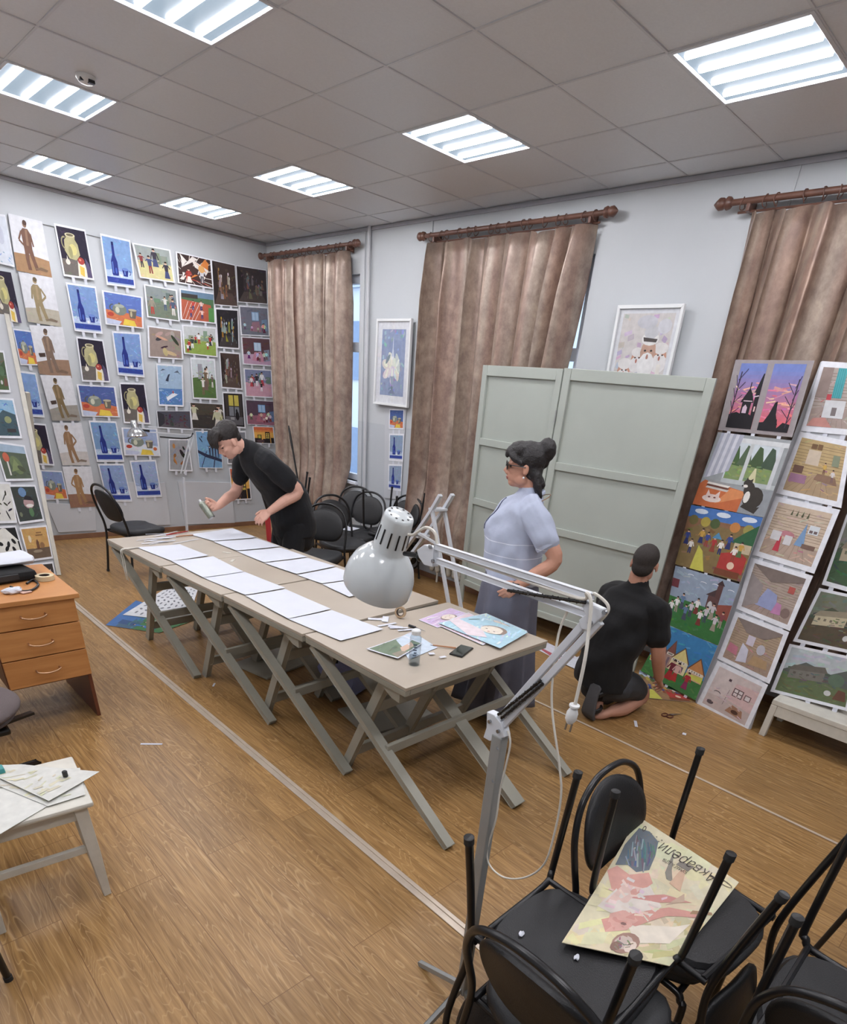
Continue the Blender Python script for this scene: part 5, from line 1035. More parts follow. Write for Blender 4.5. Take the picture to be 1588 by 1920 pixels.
def framed(q, art, label, mg, depth=.03, mat_w=.0):
    TL, TR, BR, BL = q; n = face_normal(TL, TR, BL); base = (BL+BR)/2
    t = thing('framed_picture', label, 'framed picture', base)
    bm = NB(); c = [TL, TR, BR, BL]; cen = sum(c, V(0,0,0))/4; wv = .022
    inn = [p+(((TR-TL).normalized()*(wv if k in (0, 3) else -wv))+((BL-TL).normalized()*(wv if k < 2 else -wv))) for k, p in enumerate(c)]
    for k in range(4): prism(bm, [c[k], c[(k+1) % 4], inn[(k+1) % 4], inn[k]], n*depth)
    obj('frame', bm, M['bright_white'], t, bevel=.002)
    bm, _ = picture_mesh([p+n*(depth*.35) for p in inn], art, mg, .002, (214, 216, 220)); o = link_picture(bm, 'artwork'); o.data.transform(Matrix.Translation(-base)); o.parent = t
    bm = NB(); pp = [p+n*(depth*.8) for p in inn]; bm.faces.new([bm.verts.new(p) for p in pp]); obj('glass', bm, MG, t)
    return t
xf = XW-.035
framed([V(xf, 2.52, 2.42), V(xf, 1.985, 2.42), V(xf, 1.985, 1.66), V(xf, 2.545, 1.66)], a_roses(110), 'white framed blue watercolour of white flowers between two curtains', (.13, .09, .13, .10))
framed([V(xf-.01, -.305, 2.485), V(xf-.01, -.83, 2.485), V(xf+.02, -.83, 1.88), V(xf+.02, -.305, 1.88)], a_elders(111), 'glazed framed watercolour of white-bearded old men above the grey screen', (.07, .05, .07, .05))
# narrow strip of pictures under the flower picture
bm = NB(); q = [V(XW-.012, 2.40, 1.66), V(XW-.012, 2.05, 1.66), V(XW-.012, 2.07, .75), V(XW-.012, 2.36, .72)]; prism(bm, q, (.008, 0, 0))
o = obj('backing_board', bm, M['board']); origin_to(o, (q[2]+q[3])/2); tag(o, 'narrow pale board under the flower watercolour, carrying small still lifes', 'board')
def c3(pts): return [hit(480+x/2.8236, 380+y/2.8236, 0, XW-.014) for x, y in pts]
for pts, art, lab in (([(706,1092),(786,1094),(782,1202),(704,1198)], a_pots(120,(40,70,150)), 'small blue and yellow still life, upper one under the flower watercolour'),
    ([(706,1222),(784,1224),(778,1372),(704,1366)], a_bottle(121,(110,130,160)), 'small grey-blue bottle painting, middle one under the flower watercolour'),
    ([(702,1384),(776,1386),(768,1528),(700,1518)], a_bottle(122,(120,134,160)), 'small grey-blue bottle painting, lowest one under the flower watercolour')):
    picture(c3(pts), art, lab, 'small still lifes under the flower watercolour', mg=(.06,.06,.06,.08))
# radiator
t = thing('radiator', 'white cast iron radiator under the middle curtain', 'radiator', (2.642, .98, 0))
for k in range(16):
    y = .12+k*.088; bm = NB(); tube(bm, [(2.642, y, .16), (2.642, y, .30), (2.642, y, .58)], .03, 10, flat=1.2); ball(bm, (2.642, y, .14), (.034, .03, .04)); ball(bm, (2.642, y, .6), (.035, .03, .035)); obj('section', bm, M['cream_paint'], t, True)
bm = NB(); tube(bm, [(2.642, 1.44, .2), (2.642, 1.75, .2), (2.655, 2.2, .2)], .014, 10); tube(bm, [(2.642, .08, .2), (2.642, 1.5, .2)], .02, 10); tube(bm, [(2.642, .08, .55), (2.642, 1.5, .55)], .02, 10)
tube(bm, [(2.642, .2, .12), (2.642, .2, 0)], .012, 8); tube(bm, [(2.642, 1.35, .12), (2.642, 1.35, 0)], .012, 8); obj('pipe', bm, M['cream_paint'], t, True)

# ================================================================== folding screen
t = thing('folding_screen', 'large pale grey-green two-panel folding screen behind the woman', 'screen', (2.35, -.2, 0))
A, B, D_ = V(2.385, .74, 0), V(2.235, -.205, 0), V(2.30, -1.345, 0)
def screen_panel(P, Q, bars, zt0, zt1):
    e = (Q-P).normalized(); n = V(-e.y, e.x, 0); n = n if n.dot(CAM-P) > 0 else -n
    z0 = .18; L = (Q-P).length
    bm = NB(); prism(bm, [P+V(0,0,z0+.02)+e*.02, Q+V(0,0,z0+.02)-e*.02, Q+V(0,0,zt1-.02)-e*.02, P+V(0,0,zt0-.02)+e*.02], -n*.008); pn = obj('panel', bm, M['screen_paint'], t)
    for (a, b, c, d) in ((P, P+e*.062, zt0, zt0), (Q-e*.062, Q, zt1, zt1)):
        bm = NB(); prism(bm, [a, b, b+V(0,0,d), a+V(0,0,c)], n*.022); obj('post', bm, M['screen_paint'], t, bevel=.003)
    for z in bars+[z0+.03]:
        bm = NB(); prism(bm, [P+e*.063+V(0,0,z-.028), Q-e*.063+V(0,0,z-.028), Q-e*.063+V(0,0,z+.028), P+e*.063+V(0,0,z+.028)], n*.02); obj('rail', bm, M['screen_paint'], t, bevel=.003)
    bm = NB(); prism(bm, [P+e*.063+V(0,0,zt0-.075), Q-e*.063+V(0,0,zt1-.075), Q-e*.063+V(0,0,zt1), P+e*.063+V(0,0,zt0)], n*.02); obj('rail', bm, M['screen_paint'], t, bevel=.003)
screen_panel(A, B+V(0, .004, 0), [1.48, .98], 2.055, 2.05)
screen_panel(B-V(0, .004, 0), D_, [1.40, .92], 2.055, 2.045)
for z in (.5, 1.7):
    bm = NB(); cyl(bm, B+V(-.03, 0, z), B+V(-.03, 0, z+.08), .006, 8); obj('hinge', bm, M['grey_metal'], t, True)

# ================================================================== white stepladder
t = thing('stepladder', 'narrow white folding stepladder in front of the middle curtain', 'stepladder', (2.0, .8, 0))
for dx in (0, .16):
    bm = NB(); c = catmull([V(1.98+dx, 1.25, .38), V(1.98+dx, 1.05, .62), V(1.98+dx, .86, .86), V(1.98+dx, .745, 1.03)], 5)
    for i in range(len(c)-1): beam(bm, c[i], c[i+1]+(c[i+1]-c[i])*.06, .03, .045, (1, 0, 0))
    obj('rail', bm, M['white_metal'], t, bevel=.003)
    bm = NB(); beam(bm, (1.98+dx, .84, .9), (2.0+dx, .50, .0), .025, .03, (1, 0, 0), .003); obj('leg', bm, M['white_metal'], t)
    bm = NB(); beam(bm, (1.98+dx, 1.25, .38), (1.98+dx, 1.52, .0), .03, .045, (1, 0, 0), .003); obj('leg', bm, M['white_metal'], t)
for y, z in ((1.05, .62), (1.24, .38), (.84, .9)):
    bm = NB(); b2(bm, 1.98, 2.14, y-.05, y+.05, z-.02, z, .003); obj('step', bm, M['white_metal'], t)
bm = NB(); beam(bm, (1.97, 1.02, .66), (1.98, .72, .60), .02, .025, (1,0,0)); obj('brace', bm, M['white_metal'], t)

# ================================================================== chairs
def make_chair():
    t = thing('office_chair', 'chair', 'chair', (0, 0, 0)); r = .011
    for s in (-1, 1):
        bm = NB(); tube(bm, [(s*.225, .215, .0), (s*.222, .20, .34), (s*.215, .185, .375), (s*.208, .15, .396), (s*.205, -.05, .40), (s*.203, -.19, .40)], r, 10, 5, flat=1.0); obj('front_leg', bm, M['black_tube'], t, True, True)
        bm = NB(); cyl(bm, (s*.225, .215, 0.0), (s*.225, .214, .02), .0135, 12); obj('foot_cap', bm, M['rubber'], t, True, True)
        bm = NB(); cyl(bm, (s*.225, -.255, 0.0), (s*.2245, -.252, .02), .0135, 12); obj('foot_cap', bm, M['rubber'], t, True, True)
    pts = [(-.225, -.255, 0), (-.215, -.225, .2), (-.206, -.205, .38), (-.204, -.21, .48), (-.208, -.235, .58), (-.204, -.262, .68), (-.168, -.285, .775), (-.09, -.30, .828), (0, -.303, .842)]
    pts = pts+[(-x, y, z) for x, y, z in reversed(pts[:-1])]
    bm = NB(); tube(bm, pts, r, 10, 5); obj('back_frame', bm, M['black_tube'], t, True, True)
    for y, z in ((.17, .392), (-.18, .392)):
        bm = NB(); tube(bm, [(-.206, y, z), (.206, y, z)], .010, 8); obj('crossbar', bm, M['black_tube'], t, True, True)
    # seat: padded rounded square, dished
    bm = NB(); N = 36; rings = []
    def sq(a, rx, ry, p=3.4): c, s = math.cos(a), math.sin(a); k = (abs(c)**p+abs(s)**p)**(-1/p); return rx*k*c, ry*k*s
    for (h, f) in ((.405, .93), (.41, .985), (.425, 1.0), (.442, .985), (.452, .93), (.455, .75), (.452, .4), (.45, .02)):
        rings.append([V(sq(2*PI*i/N, .222*f, .215*f)[0], sq(2*PI*i/N, .222*f, .215*f)[1]+.005, h+(.010*(abs(math.cos(2*PI*i/N))*f)**2 if h > .43 else 0)-(.012 if (h > .43 and math.sin(2*PI*i/N) > .8) else 0)*f) for i in range(N)])
    ring_bridge(bm, rings); obj('seat', bm, M['grey_vinyl'], t, 60, True)
    bm = NB(); rings = []
    for (h, f) in ((.388, .9), (.402, .94), (.405, .93)): rings.append([V(sq(2*PI*i/N, .222*f, .215*f)[0], sq(2*PI*i/N, .222*f, .215*f)[1]+.005, h) for i in range(N)])
    ring_bridge(bm, rings); obj('seat_base', bm, M['black_vinyl'], t, 50, True)
    # backrest: padded oval, curved
    bm = NB(); rings = []; N = 36
    def P(a, f, d):
        c, s = math.cos(a), math.sin(a); x, y_ = sq(a, .185*f, 1, 2.3)
        _, z = sq(a, 1, (.155 if s > 0 else .125)*f, 2.1 if s > 0 else 3.2); zz = .645+z
        yb = -.212-.10*((zz-.5)/.33) + .0+(.05*(x/.185)**2)*.6
        return V(x, yb+d, zz)
    for (f, d) in ((.05, .028), (.5, .027), (.85, .022), (.97, .012), (1.0, 0), (.98, -.008), (.9, -.012), (.5, -.014), (.05, -.014)):
        rings.append([P(2*PI*i/N, f, d) for i in range(N)])
    ring_bridge(bm, rings); obj('backrest', bm, M['black_vinyl'], t, 60, True)
    return t
chair0 = make_chair(); used = [False]
GC = 'black office chairs with tube frames'
def put(x, y, rz, label, flip=False, z=0.0, tilt=0.0):
    rot = (tilt, PI if flip else 0, math.radians(rz)); loc = (x, y, .905 if flip else z)
    if not used[0]:
        used[0] = True; chair0.location = loc; chair0.rotation_euler = rot; chair0['label'] = label; chair0['group'] = GC; return chair0
    return dup(chair0, loc, rot, label, GC)
put(-1.01, -2.90, -90, 'upright black chair at the bottom centre, its oval backrest toward the camera')
put(-.94, -2.82, -90, 'upside-down black chair resting on the front chair, with two paper crumbs on its underside', True)
put(-.52, -2.90, 180, 'upright black chair behind the magazine, with the tall arched backrest')
put(-.52, -2.955, -6, 'upside-down black chair under the watercolour paper cover', True)
put(-.61, -3.45, -90, 'upright black chair in the bottom right corner, its arched back cut by the frame')
put(-.595, -3.445, 0, 'upside-down black chair resting in the bottom right corner', True)
put(.36, -3.62, -120, 'black chair at the right edge of the photo behind the upturned ones')
put(.10, 3.05, -80, 'lone upright black chair by the painting wall beyond the far table end')
put(-2.38, -1.60, -15, 'black chair at the left edge of which only a leg shows')
put(1.10, 1.42, 128, 'upright black chair directly behind the bending boy')
put(2.08, 2.26, 122, 'black chair with a sheet on its seat below the strip of window')
put(1.97, 1.96, 112, 'black chair below the small still lifes, right of the one with a sheet')
put(2.26, 1.72, 100, 'upright black chair rearmost under the small still lifes')
put(2.26, 1.72, 100, 'upside-down black chair with legs up before the small still lifes', True)
put(1.80, 3.05, 60, 'upside-down black chair in the far cluster beside the curtain', True)
put(1.80, 3.05, 240, 'upright black chair carrying an upturned one beside the curtain')
put(1.62, 1.72, 170, 'low black chair between the boy and the lamp shade')
# paper crumbs on the upturned seat
for (x, y, lab) in ((978, 1750, 'larger white crumb of paper on the upturned seat, far corner'), (1081, 1795, 'white crumb of paper on the upturned seat near the magazine')):
    p = hit(x, y, 2, .523); bm = NB(); ball(bm, p, (.011, .007, .004), 2); 
    for v in bm.verts: v.co += V(1, 1, .4)*(.002*math.sin(v.co.x*900+v.co.y*700))
    o = obj('paper_crumb', bm, M['white_paper'], None, True); origin_to(o, p); tag(o, lab, 'paper scrap')
# sheet on the far chair
p = V(2.00, 2.22, .463); bm = NB(); box(bm, p, (.2, .29, .002), Matrix.Rotation(.4, 3, 'Z')); o = obj('paper_sheet', bm, M['white_paper']); origin_to(o, p); tag(o, 'white sheet lying on a black chair below the strip of window', 'paper')

# ---- watercolour paper cover lying on the upturned chair
MQ = [hit(1195, 1535, 2, .60), hit(1385, 1655, 2, .56), hit(1255, 1812, 2, .53), hit(1053, 1768, 2, .54)]   # corners in the picture: top, right, bottom, left
def cover_pt(u, v, h=0.0):
    """u along left>bottom edge, v from the left edge toward the top corner"""
    p = MQ[3]*(1-u)*(1-v)+MQ[2]*u*(1-v)+MQ[0]*(1-u)*v+MQ[1]*u*v
    return p+V(0, 0, -.020*math.sin(PI*v)*(1-.3*u)+.035*max(0, v-.8)*(1-u)*5*.25+h)
t = thing('drawing_pad_cover', 'watercolour paper cover with a pink dancer lying on an upturned black chair', 'drawing pad', sum(MQ, V(0,0,0))/4)
bm = NB(); lay = bm.loops.layers.float_color.new('Col'); NU = 14
def cov_poly(polys, k):
    for pts, c in polys:
        tris = tessellate_polygon([[Vector((x, y, 0)) for x, y in pts]]); work = [[pts[i] for i in tr] for tr in tris]
        k += 1
        while work:
            tr = work.pop(); e = [math.hypot(tr[i][0]-tr[(i+1) % 3][0], tr[i][1]-tr[(i+1) % 3][1]) for i in range(3)]; m_ = max(range(3), key=lambda i: e[i])
            if e[m_] > .1: a, b_, c_ = tr[m_], tr[(m_+1) % 3], tr[(m_+2) % 3]; q_ = ((a[0]+b_[0])/2, (a[1]+b_[1])/2); work += [[a, q_, c_], [q_, b_, c_]]; continue
            f = bm.faces.new([bm.verts.new(cover_pt(max(0, min(1, x)), max(0, min(1, y)), .0022+.000010*k)) for x, y in tr])
            for l in f.loops: l[lay] = (*lin(mixc(c, (222, 212, 190), .22)), 1)
    return k
for side, h in ((0, 0), (1, .002)):
    gr = [[bm.verts.new(cover_pt(i/NU, j/NU, h)) for j in range(NU+1)] for i in range(NU+1)]
    if side == 0: g0 = gr
    for i in range(NU):
        for j in range(NU):
            f = bm.faces.new((gr[i][j], gr[i+1][j], gr[i+1][j+1], gr[i][j+1]))
            for l in f.loops: l[lay] = (*lin((214, 206, 176)), 1)
for i in range(NU):
    for (a, b_) in (((i, 0), (i+1, 0)), ((i, NU), (i+1, NU)), ((0, i), (0, i+1)), ((NU, i), (NU, i+1))):
        f = bm.faces.new((g0[a[0]][a[1]], g0[b_[0]][b_[1]], gr[b_[0]][b_[1]], gr[a[0]][a[1]]))
        for l in f.loops: l[lay] = (*lin((200, 190, 160)), 1)
# u: 0 = left/top side, 1 = bottom/right side ; v: 0 = lower left edge, 1 = upper right edge
gg = random.Random(3); pic = []
pic += strokes(gg, 0, 0, 1, 1, (218, 208, 176), 70, 10, .3, .1)
pic += strokes(gg, .0, .0, .5, .5, (222, 214, 168), 20, 8, .3, .09); pic += strokes(gg, .5, .0, 1, .5, (196, 184, 140), 20, 14, .3, .07)
pk, pl_ = (214, 150, 140), (226, 190, 182)
pic += [Pg([(.04,.62),(.02,.78),(.06,.93),(.16,.95),(.27,.92),(.31,.82),(.33,.70),(.24,.64),(.14,.66)], (78, 92, 108))]+strokes(gg, .07, .66, .30, .88, (70, 86, 104), 30, 26, .16, .018, 2.2)+strokes(gg, .07, .66, .30, .88, (130, 150, 160), 8, 16, .12, .012, 2.2)
pic += [Pg([(.0,.56),(.06,.62),(.2,.6),(.34,.68),(.42,.62),(.34,.46),(.14,.44)], pk), Pg([(.1,.3),(.3,.28),(.56,.34),(.6,.48),(.4,.6),(.2,.56)], (222, 212, 206)), Pg([(.14,.34),(.32,.4),(.36,.56),(.2,.52)], pl_), Pg([(.2,.22),(.42,.34),(.66,.5),(.9,.56),(.92,.52),(.68,.42),(.5,.24),(.3,.14)], (206, 140, 132)),
        Pg([(.3,.14),(.46,.2),(.5,.3),(.36,.36),(.24,.28)], (216, 158, 150)), Pg([(.44,.24),(.8,.36),(.9,.44),(.86,.2),(.6,.12)], (230, 220, 206)), Pg([(.3,.44),(.56,.58),(.8,.62),(.56,.5)], (198, 128, 124)),
        Pg([(.54,.68),(.66,.66),(.6,.84),(.56,.82)], (206, 166, 140)), Pg([(.5,.84),(.62,.84),(.64,.9),(.52,.88)], (110, 104, 100)), Pg([(.62,.5),(.7,.66),(.74,.6)], (190, 160, 140)), Pg([(.42,.94),(.46,.74),(.5,.7),(.56,.7),(.5,.78)], (120, 116, 110)),
        El(.52,.1,.12,.09,(150,110,100),14), El(.5,.1,.08,.06,(196,176,170),12), El(.58,.08,.05,.05,(226,206,196),10), El(.46,.06,.05,.04,(120,84,76),10), Pg([(.84,.52),(1.0,.6),(.98,.62),(.84,.56)], (150, 116, 84)), El(.4,.24,.03,.012,(120,80,80),6)]
pic += strokes(gg, .1, .3, .6, .6, (226, 200, 196), 22, 16, .1, .02); pic += strokes(gg, .44, .03, .62, .16, (120, 96, 96), 12, 26, .06, .012)
pic += Ar(.915, .915, .07, .022, .007, (84, 76, 70), 0, 2*PI, 18)+Ar(.105, .945, .016, .022, .007, (50, 46, 44))+[Ln(.14+.018*k, .90+.02*(k % 3), .152+.018*k, .903+.02*(k % 3), .007, (96, 92, 86)) for k in range(9)]
cov_poly(pic, 0)
me = bpy.data.meshes.new('cover'); bmesh.ops.translate(bm, verts=bm.verts, vec=-wpos(t)); bm.to_mesh(me); bm.free(); me.materials.append(M['paint']); o = bpy.data.objects.new('cover', me); C.objects.link(o); o.parent = t
def text_mesh(s, size, shear=0.0, off=0.0):
    cu = bpy.data.curves.new('txt', 'FONT'); cu.body = s; cu.size = size; cu.shear = shear; cu.offset = off; cu.resolution_u = 3
    ob = bpy.data.objects.new('txt', cu); C.objects.link(ob); dg = bpy.context.evaluated_depsgraph_get(); me = bpy.data.meshes.new_from_object(ob.evaluated_get(dg)); bpy.data.objects.remove(ob); bpy.data.curves.remove(cu); return me
def cover_text(s, u0, v0, size, shear=0, off=0.0):
    me = text_mesh(s, size, shear, off)
    for v in me.vertices:     # lettering stands with its foot toward the upper right edge
        u = u0-v.co.x; vv = v0-v.co.y; v.co = cover_pt(u, vv, .0052)-wpos(t)
    me.materials.append(MINK); o = bpy.data.objects.new('lettering', me); C.objects.link(o); o.parent = t
MINK = mat('brown_black_ink', (58, 50, 46), .6)
cover_text('Акварели', .86, .935, .118, .4, -.0015)
cover_text('БУМАГА ДЛЯ', .62, .835, .036)

# ================================================================== white wooden chair at the left with papers
t = thing('wooden_chair', 'white painted wooden chair with sheets of paper on its seat, left edge', 'chair', (-1.88, -1.08, 0))
Rz = Matrix.Rotation(math.radians(-6), 3, 'Z'); O = V(-1.885, -1.075, 0)
def LW(x, y, z): return O+Rz @ V(x, y, z)
bm = NB(); box(bm, LW(0, 0, .445), (.42, .36, .022), Rz, .008); obj('seat', bm, M['cream_paint'], t, True)
for sx in (-1, 1):
    for sy in (-1, 1):
        bm = NB(); a, b = LW(sx*.165, sy*.14, .435), LW(sx*.175, sy*.155, 0)
        ax, ay, az = frame_of(b-a); rings = [[p+ax*(w_*i)+ay*(w_*j) for i, j in ((-1,-1),(1,-1),(1,1),(-1,1))] for p, w_ in ((a, .022), ((a+b)/2, .02), (b, .013))]
        ring_bridge(bm, rings); obj('leg', bm, M['cream_paint'], t, bevel=.002)
for (x0, y0, x1, y1, z, h) in ((-.165,-.14,.165,-.14,.40,.05),(-.165,.14,.165,.14,.40,.05),(.165,-.14,.165,.14,.40,.05),(-.165,-.14,-.165,.14,.40,.05),(-.168,-.147,.168,-.147,.24,.03),(.17,-.147,.17,.147,.16,.03)):
    bm = NB(); beam(bm, LW(x0, y0, z), LW(x1, y1, z), .018, h, (0, 0, 1), .002); obj('stretcher', bm, M['cream_paint'], t)
for s in (-1, 1):
    bm = NB(); beam(bm, LW(-.19, s*.14, .43), LW(-.25, s*.14, .86), .03, .03, None, .004); obj('back_post', bm, M['cream_paint'], t)
bm = NB(); beam(bm, LW(-.24, -.15, .8), LW(-.24, .15, .8), .02, .09, (0, 0, 1), .004); obj('back_rail', bm, M['cream_paint'], t)
def gp(pts, z, label, art, mg=(0,)*4, curl=0.0, name='paper_sheet'):
    q = [hit(x, y, 2, z) for x, y in pts]; bm, n = picture_mesh(q, art, mg, .001, (212, 212, 206), curl); o = link_picture(bm, name); origin_to(o, sum(q, V(0,0,0))/4); return tag(o, label, 'paper', 'sheets on the white wooden chair')
ys_ = lambda s: [Rc(0,0,1,1,(208,208,200))]+strokes(random.Random(s),.02,.1,.7,.8,(206,200,166),26,8,.3,.03,.1)
gp([(-150,1500),(10,1478),(95,1508),(-60,1600)], .459, 'plain white sheet lowest on the white wooden chair, hanging over its edge', [])
gp([(-60,1450),(150,1440),(160,1490),(90,1512)], .462, 'yellow-stained sheet in the middle of the stack on the white wooden chair', ys_(1))
gp([(-50,1436),(40,1434),(187,1449),(92,1504)], .468, 'creamy scribbled sheet topmost on the white wooden chair', ys_(2), curl=.003)
p = hit(123, 1455, 2, .475); t2 = thing('bottle_cap', 'small black cap standing on the sheets of the white wooden chair', 'cap', p); bm = NB(); lathe(bm, p, (0, 0, 1), [(0, 0), (0, .009), (.02, .009), (.022, .007), (.022, 0)], 18); obj('cap', bm, M['black_plastic'], t2, True)
p = hit(-4, 1446, 2, .475); bm = NB(); box(bm, p, (.04, .04, .03), None, .004); o = obj('eraser', bm, mat('turquoise_rubber', (60, 140, 140), .5), None, True); origin_to(o, p); tag(o, 'turquoise block at the left edge on the sheets', 'eraser')

# ================================================================== desk with drawers
def wood_mat():
    m = bpy.data.materials.new('orange_beech_veneer'); m.use_nodes = True; nt = m.node_tree; b = nt.nodes['Principled BSDF']; L = nt.links.new
    tc = nt.nodes.new('ShaderNodeTexCoord'); mp = nt.nodes.new('ShaderNodeMapping'); mp.inputs['Scale'].default_value = (1.5, 1.5, 14); L(tc.outputs['Object'], mp.inputs[0])
    nz = nt.nodes.new('ShaderNodeTexNoise'); nz.inputs['Scale'].default_value = 3; nz.inputs['Detail'].default_value = 6; L(mp.outputs[0], nz.inputs['Vector'])
    cr = nt.nodes.new('ShaderNodeValToRGB'); e = cr.color_ramp.elements; e[0].position = .3; e[1].position = .7; e[0].color = (*lin((184, 124, 70)), 1); e[1].color = (*lin((202, 144, 88)), 1)
    L(nz.outputs['Fac'], cr.inputs[0]); L(cr.outputs[0], b.inputs['Base Color']); b.inputs['Roughness'].default_value = .42; return m
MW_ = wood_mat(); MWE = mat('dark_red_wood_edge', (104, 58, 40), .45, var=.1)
t = thing('desk', 'orange wooden desk with three drawers at the left edge', 'desk', (-1.85, .52, 0))
bm = NB(); b2(bm, -2.60, -1.232, .19, .845, .725, .75, .003); obj('tabletop', bm, MW_, t)
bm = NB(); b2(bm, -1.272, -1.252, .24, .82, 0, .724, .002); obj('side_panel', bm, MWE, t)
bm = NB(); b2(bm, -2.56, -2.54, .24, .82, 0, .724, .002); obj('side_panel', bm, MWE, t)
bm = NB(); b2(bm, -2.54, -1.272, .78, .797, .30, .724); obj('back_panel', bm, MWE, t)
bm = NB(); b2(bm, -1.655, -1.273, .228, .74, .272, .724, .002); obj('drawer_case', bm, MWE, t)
for z0, z1, hz in ((.598, .722, .665), (.441, .592, .52), (.284, .435, .366)):
    bm = NB(); b2(bm, -1.652, -1.256, .208, .227, z0, z1, .0025); dr = obj('drawer', bm, MW_, t)
    bm = NB(); x0, x1 = -1.515, -1.405; tube(bm, [(x0, .208, hz), (x0, .185, hz-.001), (x0+.02, .178, hz-.008), ((x0+x1)/2, .176, hz-.012), (x1-.02, .178, hz-.008), (x1, .185, hz-.001), (x1, .208, hz)], .0045, 8, 4)
    h_ = obj('handle', bm, M['handle'], None, True); h_.data.transform(Matrix.Translation(-wpos(dr))); h_.parent = dr
# things on the desk
p = V(-1.50, .66, .752)
t = thing('black_bag', 'black bag with a clear pocket lying on the desk under the white bundle', 'bag', p)
bm = NB(); box(bm, p+V(-.02, -.04, .026), (.34, .26, .05), Matrix.Rotation(.2, 3, 'Z'), .018)
for v in bm.verts: v.co.z += .006*math.sin(v.co.x*40)*math.cos(v.co.y*33)
obj('body', bm, M['black_cotton'], t, True)
bm = NB(); tube(bm, [hit(x, y, 2, .757) for x, y in ((20,1100),(40,1108),(60,1106),(72,1096),(62,1088),(50,1094))], .006, 8, 5); obj('strap', bm, M['black_plastic'], t, True)
bm = NB(); box(bm, p+V(-.02, -.172, .03), (.2, .01, .03), Matrix.Rotation(.2, 3, 'Z'), .003); obj('pocket', bm, M['grey_vinyl'], t)
p = V(-1.50, .68, .806); t = thing('paper_bundle', 'thick white rolled bundle of paper on top of the black bag on the desk', 'bundle', p)
bm = NB(); N = 20; rings = []
for k, x in enumerate((-.3, -.28, -.1, .08, .17, .19)):
    f = (.6, 1, 1, 1, .96, .6)[k]; rings.append([p+Matrix.Rotation(.12, 3, 'Z') @ V(x, math.cos(2*PI*j/N)*.105*f, .028+math.sin(2*PI*j/N)*.028*f+.004*math.sin(x*30+j)) for j in range(N)])
ring_bridge(bm, rings); obj('wrap', bm, M['white_paper'], t, True)
for (x, y, lab, nm, sz, m_) in ((22, 1107, 'crumpled white tissue on the desk near its front edge', 'tissue', (.045, .03, .016), 'white_paper'),):
    p = hit(x, y, 2, .765); bm = NB(); ball(bm, p, sz, 3)
    for v in bm.verts: v.co += (v.co-p)*.35*noise.noise(v.co*60)
    o = obj(nm, bm, M[m_], None); origin_to(o, p-V(0, 0, .014)); tag(o, lab, 'tissue')
p = hit(48, 1110, 2, .755); bm = NB(); box(bm, p, (.05, .035, .006), Matrix.Rotation(.3, 3, 'Z'), .002); o = obj('eraser', bm, mat('pink_rubber', (196, 160, 146), .6)); origin_to(o, p); tag(o, 'small pinkish eraser on the desk right of the tissue', 'eraser')
p = hit(84, 1082, 2, .765); t = thing('tape_roll', 'roll of masking tape lying on the desk right of the white bundle', 'tape roll', p-V(0,0,.013))
bm = NB(); lathe(bm, p-V(0,0,.013), (0,0,1), [(0,.026),(0,.045),(.024,.045),(.024,.026),(0,.026)], 28, False); obj('tape', bm, mat('masking_tape', (206, 190, 156), .6), t, True)
bm = NB(); lathe(bm, p-V(0,0,.0128), (0,0,1), [(0,.023),(0,.026),(.0236,.026),(.0236,.023),(0,.023)], 28, False); obj('core', bm, mat('dark_core', (60,50,44), .7), t, True)
# ================================================================== grey office armchair seat at the left edge
p = V(-1.955, -.30, 0); t = thing('swivel_chair', 'grey swivel chair cushion at the left edge below the desk', 'chair', p)
bm = NB(); ball(bm, p+V(0, 0, .47), (.265, .25, .06), 4); ball(bm, p+V(0, 0, .43), (.24, .23, .03), 3); obj('cushion', bm, mat('mauve_grey_fabric', (98, 88, 88), .9, bump=.3, bscale=200), t, True)
bm = NB(); box(bm, p+V(0, 0, .385), (.36, .3, .03), None, .01); beam(bm, p+V(.1, -.05, .375), p+V(.30, .02, .37), .03, .012); obj('mechanism', bm, M['black_plastic'], t)
bm = NB(); cyl(bm, p+V(0, 0, .05), p+V(0, 0, .37), .025, 14); obj('gas_lift', bm, M['black_plastic'], t, True)
for k in range(5):
    a = k*2*PI/5+.3; e = V(math.cos(a), math.sin(a), 0); bm = NB(); beam(bm, p+V(0, 0, .1), p+e*.28+V(0, 0, .06), .04, .03, None, .005); l_ = obj('leg', bm, M['black_plastic'], t)
    bm = NB(); cyl(bm, p+e*.28+V(0,0,.025)-V(-e.y,e.x,0)*.012, p+e*.28+V(0,0,.025)+V(-e.y,e.x,0)*.012, .025, 14); h_ = obj('caster', bm, M['black_plastic'], None, True); h_.data.transform(Matrix.Translation(-wpos(l_))); h_.parent = l_

# ================================================================== low bench at the right carrying the landscapes
t = thing('bench', 'low grey-white bench under the landscapes at the right edge', 'bench', (2.1, -2.6, 0))
b0 = hit(1443, 1297, 0, 2.12); 
bm = NB(); b2(bm, 2.06, 2.46, -3.4, -2.43, .235, .27, .004); obj('top', bm, M['cream_paint'], t)
for (x, y) in ((2.08, -2.45), (2.43, -2.45), (2.08, -3.36), (2.43, -3.36)):
    bm = NB(); b2(bm, x-.02, x+.025, y-.02, y+.02, 0, .234, .004); obj('leg', bm, M['cream_paint'], t)
bm = NB(); b2(bm, 2.065, 2.085, -3.34, -2.47, .16, .234, .003); obj('apron', bm, M['cream_paint'], t)

